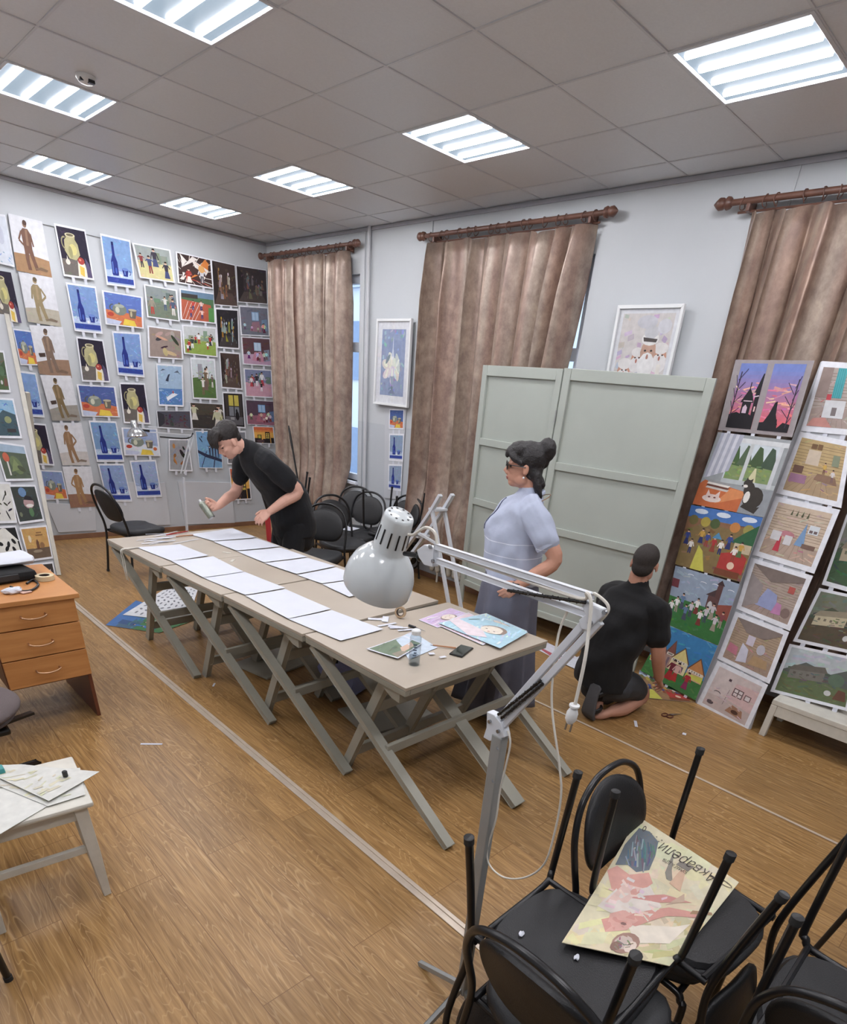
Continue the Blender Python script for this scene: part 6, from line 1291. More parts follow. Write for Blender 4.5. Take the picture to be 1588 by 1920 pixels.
# ================================================================== floor lamps
FT = V(-1.019, -2.527, 0); az = math.radians(86); PN = V(-math.sin(az), math.cos(az), 0)
def ph(x, y, d=0.0):
    return hitpl(x, y, FT+PN*d, PN)
t = thing('floor_lamp', 'white articulated floor lamp in the foreground with its large shade over the tables', 'lamp', FT)
top = ph(938, 1378)
bm = NB(); beam(bm, FT+V(0, 0, .09), top, .034, .028, PN, .003); obj('pole', bm, M['grey_metal'], t)
for z in (.95, 1.05):
    bm = NB(); q = FT+(top-FT)*(z/top.z); cyl(bm, q, q-PN*0+(CAM-q).normalized()*.021, .005, 10); obj('screw', bm, M['steel'], t, True)
for (px, py) in ((788, 1806), (798, 1925), (905, 1935)):
    bm = NB(); e = hit(px, py, 2, .008); beam(bm, FT+V(0, 0, .12), e, .016, .016, None, .002); obj('leg', bm, M['grey_metal'], t)
bm = NB(); q = [ph(x, y, -.012) for x, y in ((925, 1330), (938, 1336), (952, 1352), (958, 1378), (930, 1385), (918, 1378), (924, 1360))]
prism(bm, q, PN*.024); obj('pivot_bracket', bm, M['white_metal'], t, bevel=.002)
for (x, y) in ((932, 1348), (948, 1366)):
    bm = NB(); q = ph(x, y, -.012); cyl(bm, q, q-PN*.006 if (CAM-q).dot(PN) < 0 else q+PN*.03, .005, 10); obj('screw', bm, M['steel'], t, True)
el = ph(1118, 1165); a0 = ph(938, 1362)
for off in ((-9, -7), (7, 5)):
    bm = NB(); beam(bm, ph(940+off[0]*.7, 1356+off[1]*.7), ph(1119+off[0], 1160+off[1]), .017, .013, PN, .002); obj('arm_bar', bm, M['white_metal'], t)
for off in ((-1, -8), (6, 9)):
    bm = NB(); beam(bm, ph(1112+off[0]+(0 if off[1] < 0 else -4), 1136+off[1]*2.2), ph(818+off[0]*.5, 1037+off[1]*1.6), .013, .011, PN, .002); obj('arm_bar', bm, M['white_metal'], t)
bm = NB(); prism(bm, [ph(x, y, -.01) for x, y in ((1098, 1122), (1112, 1128), (1138, 1140), (1140, 1154), (1112, 1180), (1100, 1176), (1096, 1160), (1108, 1150))], PN*.02); obj('elbow_plate', bm, M['white_metal'], t, bevel=.002)
bm = NB(); prism(bm, [ph(x, y, -.01) for x, y in ((792, 1030), (806, 1020), (824, 1026), (822, 1062), (806, 1058), (796, 1044))], PN*.02); obj('head_plate', bm, M['white_metal'], t, bevel=.002)
sg = 1 if (CAM-el).dot(PN) > 0 else -1
for (x, y) in ((1135, 1148), (1108, 1168), (808, 1025), (813, 1052)):
    bm = NB(); q = ph(x, y, sg*.010); cyl(bm, q, q+PN*sg*.005, .005, 12); obj('screw', bm, M['steel'], t, True)
for (a, b) in (((934, 1340), (1014, 1276)), ((940, 1347), (1018, 1282)), ((952, 1107), (1098, 1130))):
    bm = NB(); p, q = ph(*a, sg*.012), ph(*b, sg*.012); d = (q-p); n = 40; A_, B_, _ = frame_of(d)
    tube(bm, [p+d*(i/n)+A_*.0032*math.cos(i*2.4)+B_*.0032*math.sin(i*2.4) for i in range(n+1)], .0022, 5); tube(bm, [p, q], .0035, 8); obj('spring', bm, M['black_plastic'], t, True)
bm = NB(); tube(bm, [ph(758, 1038), ph(775, 1040), ph(794, 1044)], [.006, .007, .006], 8); ball(bm, ph(788, 1044), (.012, .012, .012)); tube(bm, [ph(788, 1052), ph(783, 1034)], .006, 8); obj('joint', bm, M['black_plastic'], t, True)
# shade: perforated cap, slotted neck, bell
ct, ob = ph(750, 964), ph(707, 1098); ax = (ob-ct).normalized(); Ls = (ob-ct).length; k_ = Ls/.205
t_sh = NB(); k_ = Ls/.190
prof = [(.0, .0), (.0, .030), (.003, .034), (.008, .0355), (.040, .038), (.084, .0405), (.090, .043), (.094, .048), (.105, .060), (.125, .076), (.150, .086), (.172, .089), (.190, .088)]
prof = [(a*k_, b*k_*.93) for a, b in prof]
prof_in = [(a, max(b-.0016, 0)) for a, b in reversed(prof[6:])]
lathe(t_sh, ct, ax, prof+prof_in, 48, False); obj('lamp_shade', t_sh, M['white_enamel'], t, 50)
A_, B_, _ = frame_of(ax)
for i in range(10):
    bm = NB(); a = 2*PI*i/10; q = ct+(A_*math.cos(a)+B_*math.sin(a))*.023*k_; cyl(bm, q-ax*.0006, q+ax*.001, .0028*k_, 10); obj('vent_hole', bm, M['black_plastic'], t)
vd = (CAM-ct); vd = (vd-ax*vd.dot(ax)).normalized(); wd_ = ax.cross(vd)
for i in range(-3, 5):
    bm = NB(); a = i*.5+.1; e = vd*math.cos(a)+wd_*math.sin(a)
    p, q = ct+ax*.030*k_+e*.0350*k_, ct+ax*.066*k_+e*.0369*k_; beam(bm, p, q, .0036*k_, .0022, e); obj('vent_slot', bm, M['black_plastic'], t)
bm = NB(); ball(bm, ct+ax*.13*k_, .028*k_, 3); cyl(bm, ct+ax*.05*k_, ct+ax*.11*k_, .014*k_, 14); obj('bulb', bm, M['bright_white'], t, True)
bm = NB(); tube(bm, [ph(766, 1002), ph(776, 1002), ph(795, 990), ph(808, 992), ph(817, 1003), ph(820, 1022), ph(830, 1034), ph(960, 1080), ph(1085, 1122, sg*.01), ph(1100, 1112, sg*.015), ph(1108, 1130, sg*.02), ph(1104, 1180, sg*.03), ph(1096, 1240, sg*.05), ph(1078, 1322, sg*.06)], .0038, 8, 6); obj('cord', bm, M['white_cord'], t, True)
bm = NB(); tube(bm, [ph(1098, 1124), ph(1112, 1113), ph(1128, 1122), ph(1140, 1136), ph(1138, 1150), ph(1120, 1170)], .0032, 8, 6); obj('cord', bm, M['white_cord'], t, True)
bm = NB(); tube(bm, [ph(1072, 1135), ph(1062, 1150), ph(1047, 1190), ph(1037, 1260), ph(1035, 1330), ph(1048, 1430), ph(1052, 1490), ph(1040, 1560), ph(1020, 1620), ph(985, 1645), ph(945, 1645), ph(918, 1622), ph(914, 1590), ph(930, 1535), ph(938, 1480), ph(956, 1400), ph(952, 1370)], .0026, 8, 6); obj('cord', bm, M['white_cord'], t, True)
bm = NB(); p = ph(1078, 1320, sg*.06); d = (ph(1068, 1355, sg*.06)-p).normalized(); lathe(bm, p, d, [(0, .004), (.002, .011), (.006, .011), (.008, .007), (.02, .012), (.036, .012), (.046, .006), (.046, 0)], 14); pl = obj('plug', bm, M['bright_white'], t, True)
bm = NB(); A2, B2, _ = frame_of(d)
for s in (-1, 1): cyl(bm, p+d*.045+A2*.006*s, p+d*.064+A2*.006*s, .0022, 8)
h_ = obj('pin', bm, M['steel'], None, True); h_.data.transform(Matrix.Translation(-wpos(pl))); h_.parent = pl
# silver lamp by the painting wall
B0 = V(1.03, 4.1, 0)
def pb(x, y): return hit(x, y, 1, 4.1)
t = thing('floor_lamp', 'silver articulated floor lamp by the painting wall behind the far table end', 'lamp', B0)
bm = NB(); beam(bm, B0+V(0,0,.03), pb(344, 895), .03, .02, None, .002); obj('pole', bm, M['white_metal'], t)
for a in (0, 2.1, 4.2):
    bm = NB(); beam(bm, B0+V(0,0,.06), B0+V(.16*math.cos(a), .16*math.sin(a), .006), .016, .012); obj('leg', bm, M['white_metal'], t)
for dx in (-3, 3):
    bm = NB(); beam(bm, pb(342+dx, 888), pb(360+dx, 816), .012, .01, None, .001); obj('arm_bar', bm, M['white_metal'], t)
for dy in (-6, 4):
    bm = NB(); beam(bm, pb(362, 812+dy), pb(278, 806+dy), .012, .01, None, .001); obj('arm_bar', bm, M['white_metal'], t)
bm = NB(); tube(bm, [pb(362, 812), pb(350, 822), pb(300, 819)], .008, 8, 4); obj('spring', bm, M['black_plastic'], t, True)
ct2, ax2 = pb(250, 788), V(.05, -.15, -1).normalized()
bm = NB(); lathe(bm, ct2, ax2, [(0, 0), (0, .03), (.01, .036), (.07, .038), (.085, .06), (.12, .095), (.155, .105), (.153, .102), (.12, .09)], 32, False); obj('lamp_shade', bm, mat('brushed_silver', (190, 192, 194), .22, metal=.85), t, True)
bm = NB(); beam(bm, pb(262, 806), pb(280, 808), .02, .02); obj('joint', bm, M['black_plastic'], t)

# ================================================================== odds and ends
p, q = hit(541, 798, 0, 2.40), hit(552, 862, 0, 2.40); q = p+(q-p)*(p.z/(p.z-q.z))
t = thing('pole', 'thin black pole leaning on the first curtain behind the boy', 'pole', q)
bm = NB(); lathe(bm, q, p-q, [(0, .012), ((p-q).length*.8, .011), ((p-q).length*.82, .014), ((p-q).length*.97, .013), ((p-q).length, .007)], 12); obj('shaft', bm, M['black_plastic'], t, True)
bm = NB(); cyl(bm, q, q+(p-q)*.02, .015, 12); obj('rubber_tip', bm, M['rubber'], t, True)
for (pts, m_, lab) in (([(497, 962), (508, 955), (502, 1000), (492, 990)], 'red_paint', 'red board leaning behind the bending boy'), ([(506, 955), (519, 957), (516, 1010), (500, 998)], 'tan_board', 'tan cardboard leaning right of the red board')):
    q = [hit(x, y, 1, 2.6) for x, y in pts]; zb = min(p.z for p in q); bm = NB(); prism(bm, [q[0], q[1], V(q[2].x, 2.5, 0.0), V(q[3].x, 2.5, 0.0)], (0, .012, 0)); o = obj('board', bm, M[m_]); origin_to(o, V(q[2].x, 2.5, 0)); tag(o, lab, 'board')
p = V(.17, -.28, 0); t = thing('cloth_bag', 'pale lavender blue bag on the floor under the tables', 'bag', p)
bm = NB(); box(bm, p+V(0, 0, .11), (.30, .30, .21), Matrix.Rotation(.3, 3, 'Z'), .05)
bmesh.ops.subdivide_edges(bm, edges=bm.edges, cuts=3, use_grid_fill=True)
for v in bm.verts: v.co += V(.012*math.sin(v.co.z*40+v.co.x*20), .012*math.cos(v.co.x*36), .01*math.sin(v.co.y*30)) if v.co.z > .02 else V(0, 0, 0)
obj('body', bm, mat('lavender_cloth', (140, 146, 186), .8), t, True)
bm = NB(); tube(bm, [p+V(-.08, 0, .2), p+V(-.06, 0, .3), p+V(.05, 0, .31), p+V(.08, 0, .2)], .008, 8, 5); obj('handle', bm, M['black_cotton'], t, True)
# boards lying under the tables
for k, (x, y, l, w_, a, lab) in enumerate(((.0, .35, .5, .36, .2, 'grey drawing board lying flat under the second table'), (.15, -.75, .52, .38, -.15, 'grey drawing board lying flat under the third table'))):
    bm = NB(); box(bm, V(x, y, .012), (l, w_, .016), Matrix.Rotation(a, 3, 'Z'), .002); o = obj('drawing_board', bm, M['table_paint']); origin_to(o, V(x, y, 0)); tag(o, lab, 'drawing board')
# ================================================================== people
def remeshed(bm, voxel, smooth=4, fac=.5):
    bmesh.ops.recalc_face_normals(bm, faces=bm.faces)
    me = bpy.data.meshes.new('tmp'); bm.to_mesh(me); bm.free(); o = bpy.data.objects.new('tmp', me); C.objects.link(o)
    r = o.modifiers.new('r', 'REMESH'); r.mode = 'VOXEL'; r.voxel_size = voxel; r.use_smooth_shade = True
    s = o.modifiers.new('s', 'SMOOTH'); s.iterations = smooth; s.factor = fac
    dg = bpy.context.evaluated_depsgraph_get(); out = bpy.data.meshes.new_from_object(o.evaluated_get(dg)); bpy.data.objects.remove(o); bpy.data.meshes.remove(me); return out
def mesh_obj(name, me, m, parent):
    me.name = name; me.transform(Matrix.Translation(-wpos(parent))); me.materials.clear(); me.materials.append(m)
    for p in me.polygons: p.use_smooth = True; p.material_index = 0
    o = bpy.data.objects.new(name, me); C.objects.link(o); o.parent = parent; return o
def loft(bm, rows, side, n=20, sm=4):
    """rows: (point, radius along side, radius across); smooth elliptical trunk"""
    pts = catmull([r[0] for r in rows], sm); rs = []
    for i in range(len(rows)-1):
        for j in range(sm): t = j/sm; t = t*t*(3-2*t)*.5+t*.5; rs.append((rows[i][1]*(1-t)+rows[i+1][1]*t, rows[i][2]*(1-t)+rows[i+1][2]*t))
    rs.append(rows[-1][1:3]); rings = []
    for i, p in enumerate(pts):
        d = (pts[min(i+1, len(pts)-1)]-pts[max(i-1, 0)]).normalized(); a = (Vector(side)-d*Vector(side).dot(d)).normalized(); b = d.cross(a)
        rings.append([p+a*(math.cos(2*PI*k/n)*rs[i][0])+b*(math.sin(2*PI*k/n)*rs[i][1]) for k in range(n)])
    ring_bridge(bm, rings)
    ball(bm, rows[0][0], min(rows[0][1], rows[0][2])*.98, 2); ball(bm, rows[-1][0], min(rows[-1][1], rows[-1][2])*.98, 2)
def limb(bm, pts, rad, sm=4, n=14):
    P = catmull(pts, sm); R_ = []
    for i in range(len(pts)-1):
        for j in range(sm): R_.append(rad[i]*(1-j/sm)+rad[i+1]*j/sm)
    R_.append(rad[-1]); tube(bm, P, R_, n); ball(bm, pts[0], rad[0]*.98, 2); ball(bm, pts[-1], rad[-1]*.98, 2)
def head(bm, c, f, l, u, s=1.0):
    """head centred at c, facing f, l = its left, u = up"""
    f, l, u = [Vector(v).normalized() for v in (f, l, u)]; R = Matrix((f, l, u)).transposed()
    def L(x, y, z): return c+R @ V(x*s, y*s, z*s)
    ball(bm, L(-.012, 0, .03), (.094*s, .075*s, .088*s), 3, R)            # skull
    ball(bm, L(.022, 0, -.025), (.068*s, .060*s, .080*s), 3, R)           # face
    ball(bm, L(.045, 0, -.078), (.036*s, .036*s, .026*s), 2, R)           # chin
    for q in (-1, 1):
        ball(bm, L(.012, q*.046, -.06), (.038*s, .018*s, .03*s), 2, R)    # jaw
        ball(bm, L(.058, q*.032, -.018), (.026*s, .022*s, .018*s), 2, R)  # cheek
        ball(bm, L(.072, q*.026, .018), (.016*s, .024*s, .008*s), 2, R)   # brow
        ball(bm, L(-.008, q*.078, -.006), (.017*s, .008*s, .030*s), 2, R)  # ear
        ball(bm, L(.0, q*.081, -.02), (.010*s, .006*s, .013*s), 2, R)
    tube(bm, [L(.078, 0, .014), L(.096, 0, -.012), L(.104, 0, -.026)], [.008*s, .011*s, .013*s], 10)   # nose
    for q in (-1, 1): ball(bm, L(.092, q*.011, -.031), (.010*s, .009*s, .008*s), 2, R)
    ball(bm, L(.081, 0, -.050), (.012*s, .022*s, .0065*s), 2, R); ball(bm, L(.079, 0, -.059), (.011*s, .018*s, .007*s), 2, R)   # lips
    return L, R
def hand(bm, w, d, palm, thumb, curl, s=1.0, spread=.10):
    """wrist w, direction d of the hand, palm = direction the palm faces, thumb = side of the thumb; curl per joint (radians)"""
    d = Vector(d).normalized(); palm = Vector(palm); palm = (palm-d*palm.dot(d)).normalized(); th = Vector(thumb); th = (th-d*th.dot(d)-palm*th.dot(palm)).normalized()
    R = Matrix((d, th, palm)).transposed()
    rings = []
    for (x, ry, rz, dz) in ((-.01, .024, .018, 0), (.015, .030, .016, 0), (.045, .038, .015, .002), (.075, .040, .013, .002), (.088, .036, .011, .001)):
        rings.append([w+R @ V(x*s, ry*s*math.cos(2*PI*k/14), rz*s*math.sin(2*PI*k/14)+dz*s) for k in range(14)])
    ring_bridge(bm, rings)
    for k, (y, ln, r) in enumerate(((.029, .072, .0088), (.010, .080, .0092), (-.010, .074, .0088), (-.029, .058, .0078))):
        p = V(.082-abs(y-.01)*.25, y, .0); a = 0; pts = [p-V(.02, 0, 0), p]; side = (y/.03)*spread
        cc = curl[k] if isinstance(curl, (list, tuple)) else curl
        for q, fr in enumerate((.45, .31, .24)):
            a += cc*(.8 if q == 0 else 1.0); p = p+V(math.cos(a)*ln*fr*math.cos(side), ln*fr*math.sin(side), math.sin(a)*ln*fr); pts.append(p)
        tube(bm, [w+R @ (q*s) for q in catmull(pts, 3)], [r*s*1.05]*6+[r*s*.98]*4+[r*s*.86]*3, 10); ball(bm, w+R @ (pts[-1]*s), r*s*.86, 2)
    tp = [V(.012, .020, .004), V(.035, .043, .012), V(.062, .056, .020), V(.088, .060, .030)]
    tube(bm, [w+R @ (q*s) for q in catmull(tp, 3)], [.014*s]*3+[.0125*s]*3+[.0105*s]*4, 10); ball(bm, w+R @ (tp[-1]*s), .0100*s, 2)
    return R
def wrinkle(me, fn):
    N_ = [v.normal.copy() for v in me.vertices]; P_ = [v.co.copy() for v in me.vertices]
    for v, n_, p_ in zip(me.vertices, N_, P_): v.co = p_+n_*fn(p_)
class Fig:
    def __init__(self, o, f):
        self.o = Vector(o); self.f = V(f[0], f[1], 0).normalized(); self.l = V(-self.f.y, self.f.x, 0)
    def __call__(self, a, b, c): return self.o+self.f*a+self.l*b+V(0, 0, c)
    def d(self, a, b, c): return self.f*a+self.l*b+V(0, 0, c)
PX = .0048
def eyes(t, L, R, s=1.0, lips=True):
    bm = NB()
    for q in (-1, 1): ball(bm, L(.072, q*.027, .004), (.009*s, .012*s, .006*s), 2, R)
    obj('eyes', bm, mat('eye', (60, 46, 42), .25), t, True)
    if lips:
        bm = NB(); ball(bm, L(.083, 0, -.0525), (.0115*s, .020*s, .0052*s), 2, R); ball(bm, L(.081, 0, -.0600), (.0105*s, .016*s, .0052*s), 2, R); obj('lips', bm, M['lips'], t, True)

# ---------------- woman standing by the table, hand on her hip
W_ = Fig((.80, -1.10, 0), (-.70, .714)); t = thing('person', 'woman with black hair, sunglasses, pale striped blouse and long grey skirt, standing by the table', 'person', W_.o)
hc = W_(.035, .0, 1.505); hf, hl, hu = W_.d(1, -.02, -.04), W_.d(.02, 1, 0), W_.d(.04, 0, 1)
bm = NB(); L, R = head(bm, hc, hf, hl, hu, .98)
limb(bm, [W_(-.03, 0, 1.31), W_(-.015, 0, 1.39), W_(.0, 0, 1.46)], [.066, .056, .054])
loft(bm, [(W_(-.0, 0, .86), .165, .13), (W_(0, 0, .98), .160, .13), (W_(.01, 0, 1.12), .165, .135), (W_(0, 0, 1.24), .17, .125), (W_(-.02, 0, 1.32), .145, .08), (W_(-.02, 0, 1.36), .07, .055)], W_.l)
for q in (-1, 1):
    limb(bm, [W_(0, q*.085, .86), W_(.01, q*.09, .48), W_(-.02, q*.09, .09)], [.09, .058, .038])
    limb(bm, [W_(-.05, q*.09, .045), W_(.06, q*.095, .035), W_(.16, q*.10, .022)], [.038, .036, .022])
SHO = W_(-.03, .165, 1.30); ELB = W_(-.185, .235, 1.075); WRI = W_(-.005, .215, .915)
limb(bm, [SHO, (SHO+ELB)/2+W_.d(-.01, .01, 0), ELB, (ELB+WRI)/2+W_.d(0, .006, -.006), WRI], [.046, .050, .043, .040, .027])
hand(bm, WRI, W_.d(.62, -.10, -.62), W_.d(-.1, -1, -.05), W_.d(.5, 0, .6), .38, .92)
SHR, ELR, WRR = W_(-.02, -.165, 1.30), W_(-.04, -.24, 1.05), W_(.06, -.24, .82)
limb(bm, [SHR, ELR, WRR], [.044, .042, .027]); hand(bm, WRR, W_.d(.25, 0, -1), W_.d(0, 1, 0), W_.d(1, 0, 0), .25, .92)
mesh_obj('body', remeshed(bm, PX, 3), M['skin'], t)
eyes(t, L, R, .98)
bm = NB()     # blouse
loft(bm, [(W_(.005, 0, .885), .196, .165), (W_(.01, 0, .97), .192, .168), (W_(.03, 0, 1.08), .190, .172), (W_(.035, 0, 1.18), .188, .168), (W_(.01, 0, 1.27), .186, .130), (W_(-.015, 0, 1.335), .140, .085), (W_(-.02, 0, 1.372), .078, .068)], W_.l, 28)
for q in (-1, 1): ball(bm, W_(.125, q*.075, 1.165), (.062, .07, .075), 3)
limb(bm, [W_(-.02, .09, 1.315), SHO+W_.d(0, -.01, .0), (SHO*.62+ELB*.38)+W_.d(-.01, .01, 0), SHO*.36+ELB*.64], [.066, .073, .072, .066])
limb(bm, [W_(-.02, -.09, 1.315), SHR+W_.d(0, .01, .0), (SHR*.6+ELR*.4), SHR*.38+ELR*.62], [.066, .072, .070, .064])
def blouse_mat():
    m = mat('pale_blue_striped_linen', (176, 184, 204), .85, var=.05, scale=12, bump=.3, bscale=26); nt = m.node_tree; b = nt.nodes['Principled BSDF']; Lk = nt.links.new
    src = b.inputs['Base Color'].links[0].from_socket; ge = nt.nodes.new('ShaderNodeTexCoord'); sx = nt.nodes.new('ShaderNodeSeparateXYZ'); Lk(ge.outputs['Object'], sx.inputs[0])
    a = nt.nodes.new('ShaderNodeMath'); a.operation = 'MULTIPLY'; a.inputs[1].default_value = 1/.075; Lk(sx.outputs['Z'], a.inputs[0]); b_ = nt.nodes.new('ShaderNodeMath'); b_.operation = 'FRACT'; Lk(a.outputs[0], b_.inputs[0])
    c_ = nt.nodes.new('ShaderNodeMath'); c_.operation = 'LESS_THAN'; c_.inputs[1].default_value = .055; Lk(b_.outputs[0], c_.inputs[0])
    d_ = nt.nodes.new('ShaderNodeMath'); d_.operation = 'LESS_THAN'; d_.inputs[1].default_value = 1.17; Lk(sx.outputs['Z'], d_.inputs[0]); e_ = nt.nodes.new('ShaderNodeMath'); e_.operation = 'MULTIPLY'; Lk(c_.outputs[0], e_.inputs[0]); Lk(d_.outputs[0], e_.inputs[1])
    mx = nt.nodes.new('ShaderNodeMix'); mx.data_type = 'RGBA'; mx.inputs['B'].default_value = (*lin((222, 226, 236)), 1); Lk(e_.outputs[0], mx.inputs['Factor']); Lk(src, mx.inputs['A']); Lk(mx.outputs['Result'], b.inputs['Base Color']); return m
me = remeshed(bm, .007, 3)
wrinkle(me, lambda p: .006*math.sin(p.z*34+(p.x-.8)*20+2*math.sin(p.y*18))+.009*noise.noise(p*13))
from mathutils.bvhtree import BVHTree
_bv = BVHTree.FromPolygons([v.co.copy() for v in me.vertices], [tuple(p.vertices) for p in me.polygons])
_pl = []
for k in range(9):
    h_ = _bv.ray_cast(W_(.6, .012, 1.345-.022*k), -W_.f)
    if h_[0] is not None: _pl.append(h_[0]+W_.f*.002)
MBL = blouse_mat(); mesh_obj('blouse', me, MBL, t)
if len(_pl) > 3:
    bm = NB(); tube(bm, _pl, .0035, 6); obj('placket', bm, mat('dark_blue_piping', (74, 80, 104), .8), t, True)
bm = NB(); tube(bm, [W_(-.022+.075*math.cos(a), .078*math.sin(a), 1.368-.022*math.cos(a)) for a in [k*PI/12 for k in range(24)]], .012, 8, closed=True, flat=1.0); obj('collar', bm, MBL, t, True)
bm = NB()
for (a_, b_, r) in ((SHO*.36+ELB*.64, SHO*.30+ELB*.70, .068), (SHR*.38+ELR*.62, SHR*.32+ELR*.68, .066)): tube(bm, [a_, b_], r, 20)
obj('rolled_cuff', bm, MBL, t, True) if False else bm.free()
bm = NB(); tube(bm, [SHO*.37+ELB*.63, SHO*.29+ELB*.71], [.0695, .0665], 22); c1 = obj('cuff', bm, MBL, t, True)
bm = NB(); rows = []
N = 64; rings = []
for (z, ra, rb, fo) in ((.965, .165, .140, 0), (.93, .185, .155, .003), (.85, .205, .172, .006), (.70, .212, .182, .012), (.45, .222, .205, .022), (.22, .238, .232, .032), (.085, .246, .252, .038)):
    rings.append([W_((rb+fo*math.sin(9*2*PI*k/N+1))*math.cos(2*PI*k/N)+.0+.012, (ra+fo*math.sin(9*2*PI*k/N+.5))*math.sin(2*PI*k/N), z) for k in range(N)])
rr = []
for i in range(len(rings)-1):
    for j in range(4): rr.append([rings[i][k].lerp(rings[i+1][k], j/4) for k in range(N)])
rr.append(rings[-1]); ring_bridge(bm, rr, False, False); sk = obj('skirt', bm, M['skirt'], t, True); md = sk.modifiers.new('cloth', 'SOLIDIFY'); md.thickness = .004
bm = NB(); sk_ = hc; ball(bm, L(-.028, 0, .045), (.098, .086, .088), 3, R); ball(bm, L(.03, 0, .085), (.062, .074, .046), 3, R); ball(bm, L(-.05, 0, -.01), (.062, .078, .07), 3, R)
ball(bm, L(-.118, 0, .092), (.052, .050, .062), 3, R); ball(bm, L(-.105, .0, .045), (.04, .04, .05), 2, R)
for k in range(9):
    a = -1.2+.3*k; y = .07*math.sin(a*.9); limb(bm, [L(-.07, y, -.03), L(-.09-.02*math.cos(k*2.1), y*1.2, -.085), L(-.085-.03*math.cos(k*1.7), y*1.25, -.135-.012*math.sin(k*3))], [.026, .022, .012], 3, 8)
for q in (-1, 1): limb(bm, [L(.085, q*.02, .09), L(.07, q*.062, .055), L(.03, q*.082, .03)], [.016, .018, .016], 3, 8)
limb(bm, [L(.055, 0, .105), L(.092, .012, .075), L(.098, .02, .052)], [.022, .018, .009], 3, 8); limb(bm, [L(.055, 0, .105), L(.092, -.02, .072), L(.096, -.03, .05)], [.022, .018, .009], 3, 8)
me = remeshed(bm, .0055, 7)
wrinkle(me, lambda p: .003*noise.noise(p*45))
mesh_obj('hair', me, M['hair_black'], t)
bm = NB()
for q in (-1, 1): tube(bm, [L(.094, q*.032+.026*math.cos(a), .008+.019*math.sin(a)) for a in [k*PI/7 for k in range(14)]], .0028, 6, closed=True); tube(bm, [L(.092, q*.058, .014), L(.05, q*.080, .012), L(-.005, q*.088, .006)], .0025, 6)
tube(bm, [L(.096, .008, .012), L(.098, 0, .014), L(.096, -.008, .012)], .0025, 6); g_ = obj('glasses', bm, M['black_plastic'], t, True)
bm = NB()
for q in (-1, 1):
    rim = [L(.0935, q*.032+.025*math.cos(a), .008+.018*math.sin(a)) for a in [k*PI/8 for k in range(16)]]; bm.faces.new([bm.verts.new(p) for p in rim])
ln = obj('lenses', bm, M['glass_lens'], None, False); ln.data.transform(Matrix.Translation(-wpos(t))); ln.parent = g_
bm = NB(); ball(bm, L(.002, .090, -.045), .006, 2); obj('earring', bm, M['bright_white'], t, True)
bm = NB(); tube(bm, [W_(-.05+.09*math.cos(a), .085*math.sin(a), 1.335-.045*math.cos(a)) for a in [k*PI/10 for k in range(20)]], .0025, 6, closed=True); obj('necklace', bm, M['handle'], t, True)
bm = NB(); tube(bm, [WRI+W_.d(0,0,.012)+(V(0,0,1).cross(W_.l)*math.cos(a)+W_.l*math.sin(a))*.029 for a in [k*PI/8 for k in range(16)]], .0035, 6, closed=True); obj('bracelet', bm, M['black_plastic'], t, True)
for q in (-1, 1):
    bm = NB(); limb(bm, [W_(-.06, q*.09, .04), W_(.04, q*.095, .04), W_(.14, q*.10, .03), W_(.18, q*.10, .026)], [.043, .045, .036, .026])
    obj('shoe', bm, M['skirt'], t, True)

# ---------------- boy bending over the table with a can
B_ = Fig((.70, 1.20, 0), (-1, .06)); t = thing('person', 'boy with dark hair in a black t-shirt bending over the far tables, holding a can', 'person', B_.o)
sp = [B_(.0, 0, .86), B_(.03, 0, .98), B_(.14, 0, 1.13), B_(.25, 0, 1.25), B_(.335, 0, 1.325)]
neck = B_(.37, 0, 1.345); hc = B_(.485, 0, 1.385); 
hf, hl = B_.d(.80, .05, -.60), B_.d(-.04, 1, 0); hu = hl.cross(hf)*-1; hu = B_.d(.60, 0, .80)
bm = NB(); L, R = head(bm, hc, hf, hl, hu, 1.0)
limb(bm, [sp[-1], neck, B_(.44, 0, 1.37)], [.062, .055, .056])
loft(bm, [(sp[0], .15, .11), (sp[1], .145, .105), (sp[2], .155, .11), (sp[3], .165, .105), (sp[4], .12, .07)], B_.l)
for q in (-1, 1):
    limb(bm, [B_(0, q*.09, .87), B_(.06, q*.10, .47), B_(-.02, q*.10, .08)], [.088, .056, .038]); limb(bm, [B_(-.04, q*.1, .045), B_(.06, q*.105, .035), B_(.15, q*.11, .025)], [.038, .036, .024])
SHO, ELB, WRI = B_(.27, .175, 1.27), B_(.055, .235, 1.07), B_(.29, .20, .925)
limb(bm, [SHO, (SHO+ELB)/2, ELB, (ELB+WRI)/2, WRI], [.044, .048, .044, .040, .027]); hand(bm, WRI, B_.d(.78, -.1, -.5), B_.d(-.2, -.6, -.7), B_.d(.2, -.3, .6), .5, .98)
SHR, ELR, WRR = B_(.29, -.165, 1.27), B_(.36, -.21, 1.02), B_(.565, -.10, .925)
limb(bm, [SHR, ELR, (ELR+WRR)/2, WRR], [.044, .042, .038, .027])
cc = B_(.685, -.055, .915); cd_ = B_.d(.34, -.42, .72).normalized()      # can axis
hand(bm, WRR, B_.d(.96, .22, -.05), B_.d(.1, .62, .1)+V(0, 0, .45), B_.d(.1, .1, 1), [.75, .78, .8, .85], .98, .04)
mesh_obj('body', remeshed(bm, PX, 3), M['skin_pale'], t); eyes(t, L, R, 1.0)
bm = NB()    # t-shirt
loft(bm, [(B_(-.035, 0, .70), .19, .18), (B_(-.02, 0, .82), .195, .180), (B_(.03, 0, .98), .190, .165), (B_(.14, 0, 1.12), .182, .14), (B_(.245, 0, 1.235), .190, .135), (B_(.325, 0, 1.315), .135, .085), (B_(.362, 0, 1.342), .07, .068)], B_.l, 28)
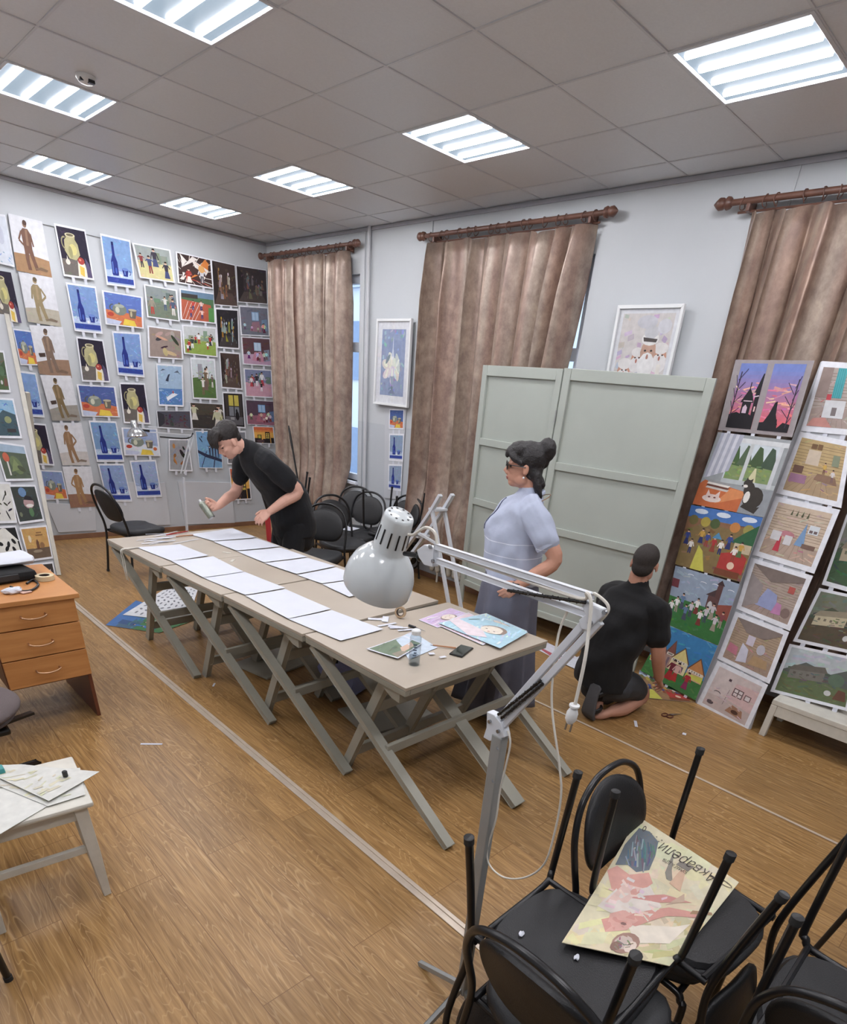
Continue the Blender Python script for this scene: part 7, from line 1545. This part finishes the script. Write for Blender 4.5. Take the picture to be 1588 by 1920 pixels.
limb(bm, [B_(.285, .08, 1.29), SHO, SHO*.7+ELB*.3, SHO*.36+ELB*.64], [.07, .075, .077, .078]); limb(bm, [B_(.29, -.08, 1.28), SHR, SHR*.7+ELR*.3, SHR*.4+ELR*.6], [.07, .073, .074, .074])
me = remeshed(bm, .007, 3)
wrinkle(me, lambda p: (.004*math.sin(p.z*30+p.x*26)+.011*noise.noise(p*11)))
mesh_obj('t_shirt', me, M['navy_cotton'], t)
bm = NB()
loft(bm, [(B_(-.02, 0, .90), .165, .13), (B_(-.01, 0, .80), .175, .14), (B_(.0, 0, .72), .17, .13)], B_.l)
for q in (-1, 1): limb(bm, [B_(0, q*.09, .80), B_(.06, q*.10, .47), B_(-.015, q*.10, .11)], [.105, .082, .066])
mesh_obj('trousers', remeshed(bm, .008, 3), M['navy_cotton'], t)
for q in (-1, 1):
    bm = NB(); limb(bm, [B_(-.06, q*.1, .045), B_(.05, q*.105, .04), B_(.16, q*.11, .035)], [.045, .046, .036]); obj('shoe', bm, M['black_plastic'], t, True)
bm = NB(); ball(bm, L(-.025, 0, .052), (.098, .084, .078), 3, R); ball(bm, L(.035, 0, .082), (.060, .070, .045), 3, R); ball(bm, L(-.062, 0, .0), (.045, .068, .05), 3, R)
for k in range(9): y = -.056+.014*k; limb(bm, [L(.05, y, .10), L(.092, y*.95, .072), L(.108+.006*math.sin(k*2), y*.9, .030+.008*math.cos(k*3))], [.022, .017, .008], 3, 8)
me = remeshed(bm, .0055, 4)
wrinkle(me, lambda p: .004*noise.noise(p*55))
mesh_obj('hair', me, M['hair_brown'], t)
tc_ = thing('spray_can', 'metal can with green and white print held in the hand of the bending boy', 'can', cc-cd_*.075)
p0 = cc-cd_*.075
bm = NB(); lathe(bm, p0, cd_, [(0, 0), (0, .022), (.004, .026), (.012, .0265), (.115, .0265), (.13, .02), (.134, .012), (.134, 0)], 24); obj('body', bm, mat('green_white_tin', (146, 152, 140), .3, metal=.4, var=.35, scale=26), tc_, True)
bm = NB(); lathe(bm, p0, cd_, [(.134, 0), (.134, .010), (.150, .010), (.152, .0), (.152, 0)], 16); obj('nozzle', bm, M['bright_white'], tc_, True)
bm = NB(); lathe(bm, p0, cd_, [(-.001, 0), (-.001, .023), (.003, .0265), (.006, .0268)], 24, False); obj('rim', bm, M['steel'], tc_, True)

# ---------------- man kneeling before the paintings, seen from behind
K_ = Fig((1.46, -1.56, 0), (.97, -.16)); t = thing('person', 'man with cropped hair in a black t-shirt kneeling, back to the camera, before the paintings', 'person', K_.o)
hc = K_(.03, -.01, 1.015); hf, hl, hu = K_.d(.86, .42, -.10), K_.d(-.42, .88, 0), K_.d(.08, 0, 1)
bm = NB(); L, R = head(bm, hc, hf, hl, hu, 1.0)
limb(bm, [K_(.03, 0, .83), K_(.02, 0, .90), K_(.02, 0, .96)], [.068, .060, .058])
loft(bm, [(K_(-.06, .01, .27), .165, .125), (K_(-.08, .01, .40), .150, .11), (K_(-.05, 0, .56), .165, .115), (K_(0, 0, .72), .19, .12), (K_(.02, 0, .80), .16, .085), (K_(.025, 0, .84), .08, .06)], K_.l)
limb(bm, [K_(-.04, .10, .26), K_(.20, .15, .22), K_(.33, .17, .13)], [.098, .074, .056]); limb(bm, [K_(.33, .17, .10), K_(.10, .10, .095), K_(-.10, -.02, .13)], [.056, .054, .036])
limb(bm, [K_(-.09, -.0, .15), K_(-.13, -.05, .08), K_(-.14, -.06, .025)], [.034, .036, .026])
limb(bm, [K_(-.04, -.10, .25), K_(.14, -.10, .20), K_(.27, -.10, .10)], [.098, .076, .058]); limb(bm, [K_(.27, -.10, .085), K_(.05, -.13, .065), K_(-.08, -.13, .06)], [.055, .058, .036])
limb(bm, [K_(-.08, -.13, .06), K_(-.13, -.10, .03), K_(-.17, -.08, .024)], [.034, .03, .022])
SHR, ELR, WRR = K_(.02, -.195, .780), K_(.07, -.25, .52), K_(.20, -.235, .30)
limb(bm, [SHR, (SHR+ELR)/2, ELR, (ELR+WRR)/2, WRR], [.048, .056, .046, .043, .030]); hand(bm, WRR, K_.d(.75, .15, -.6), K_.d(-.3, .5, -.5), K_.d(.3, .8, .5), .5, 1.05)
SHL, ELL, WRL = K_(.03, .195, .780), K_(.14, .25, .52), K_(.36, .15, .45)
limb(bm, [SHL, ELL, WRL], [.048, .046, .030]); hand(bm, WRL, K_.d(.9, -.3, -.2), K_.d(0, -.5, -.8), K_.d(.2, -.8, .5), .5, 1.05)
mesh_obj('body', remeshed(bm, PX, 3), M['skin'], t); eyes(t, L, R, 1.0)
bm = NB()
loft(bm, [(K_(-.075, .01, .225), .200, .158), (K_(-.085, .01, .33), .198, .155), (K_(-.085, .01, .45), .196, .148), (K_(-.05, 0, .58), .206, .148), (K_(-.005, 0, .71), .222, .145), (K_(.015, 0, .80), .200, .110), (K_(.025, 0, .85), .130, .085), (K_(.028, 0, .885), .076, .070)], K_.l, 30)
limb(bm, [K_(.015, -.06, .815), SHR+V(0,0,-.005), SHR*.6+ELR*.4, SHR*.34+ELR*.66], [.070, .078, .078, .076]); limb(bm, [K_(.02, .06, .815), SHL+V(0,0,-.005), SHL*.6+ELL*.4, SHL*.34+ELL*.66], [.070, .078, .078, .076])
me = remeshed(bm, .007, 3)
wrinkle(me, lambda p: (.005*math.sin(p.z*26+p.y*18)+.010*noise.noise(p*10)))
mesh_obj('t_shirt', me, M['black_cotton'], t)
bm = NB(); loft(bm, [(K_(-.07, .01, .30), .175, .14), (K_(-.06, .01, .22), .178, .145), (K_(-.03, 0, .17), .165, .12)], K_.l)
limb(bm, [K_(-.04, .10, .25), K_(.10, .13, .23), K_(.24, .16, .18)], [.118, .100, .078]); limb(bm, [K_(-.04, -.10, .24), K_(.08, -.10, .21), K_(.19, -.10, .15)], [.118, .102, .082])
mesh_obj('shorts', remeshed(bm, .008, 3), M['shorts'], t)
bm = NB(); ball(bm, L(-.018, 0, .040), (.095, .0785, .086), 3, R); ball(bm, L(-.05, 0, -.015), (.052, .066, .058), 3, R)
mesh_obj('hair', remeshed(bm, .006, 2), M['hair_short'], t)
MSO = mat('dark_rubber_sole', (78, 78, 81), .75, var=.1)
for (b_, zz, a_) in ((-.065, .03, -.185),):    # sandals standing on their toes, soles turned to the camera
    f0, f1, f2 = K_(a_-.035, b_, .235+zz), K_(a_-.055, b_+.0, .10), K_(a_-.02, b_-.005, .012)
    pts = catmull([f0, K_(a_-.05, b_, .16+zz*.5), f1, K_(a_-.05, b_, .05), f2], 4); n_ = len(pts); bm = NB(); rings = []
    for i, p in enumerate(pts):
        u_ = i/(n_-1); hw = .043+.012*math.sin(PI*min(1, u_*1.1))+.006*math.sin(2*PI*u_+3); hw *= (.55 if i in (0, n_-1) else 1)
        d_ = (pts[min(i+1, n_-1)]-pts[max(i-1, 0)]).normalized(); nn = d_.cross(K_.l).normalized(); nn = nn if nn.dot(-K_.f) > 0 else -nn
        rings.append([p+K_.l*hw, p+K_.l*hw*.9+nn*.012, p-K_.l*hw*.9+nn*.012, p-K_.l*hw, p-K_.l*hw*.9-nn*.010, p+K_.l*hw*.9-nn*.010])
    ring_bridge(bm, rings); s_ = obj('sandal_sole', bm, MSO, t, 50)
    for (z_, hh) in ((.17+zz, .045), (.075, .045)):
        bm = NB(); tube(bm, [K_(a_-.04, b_+.04, z_), K_(a_+.0, b_+.045, z_+.01), K_(a_+.045, b_+.02, z_+.01), K_(a_+.045, b_-.02, z_+.01), K_(a_, b_-.045, z_+.01), K_(a_-.04, b_-.04, z_)], .012, 8, 4, flat=1.5); h_ = obj('strap', bm, M['black_vinyl'], None, True); h_.data.transform(Matrix.Translation(-wpos(s_))); h_.parent = s_
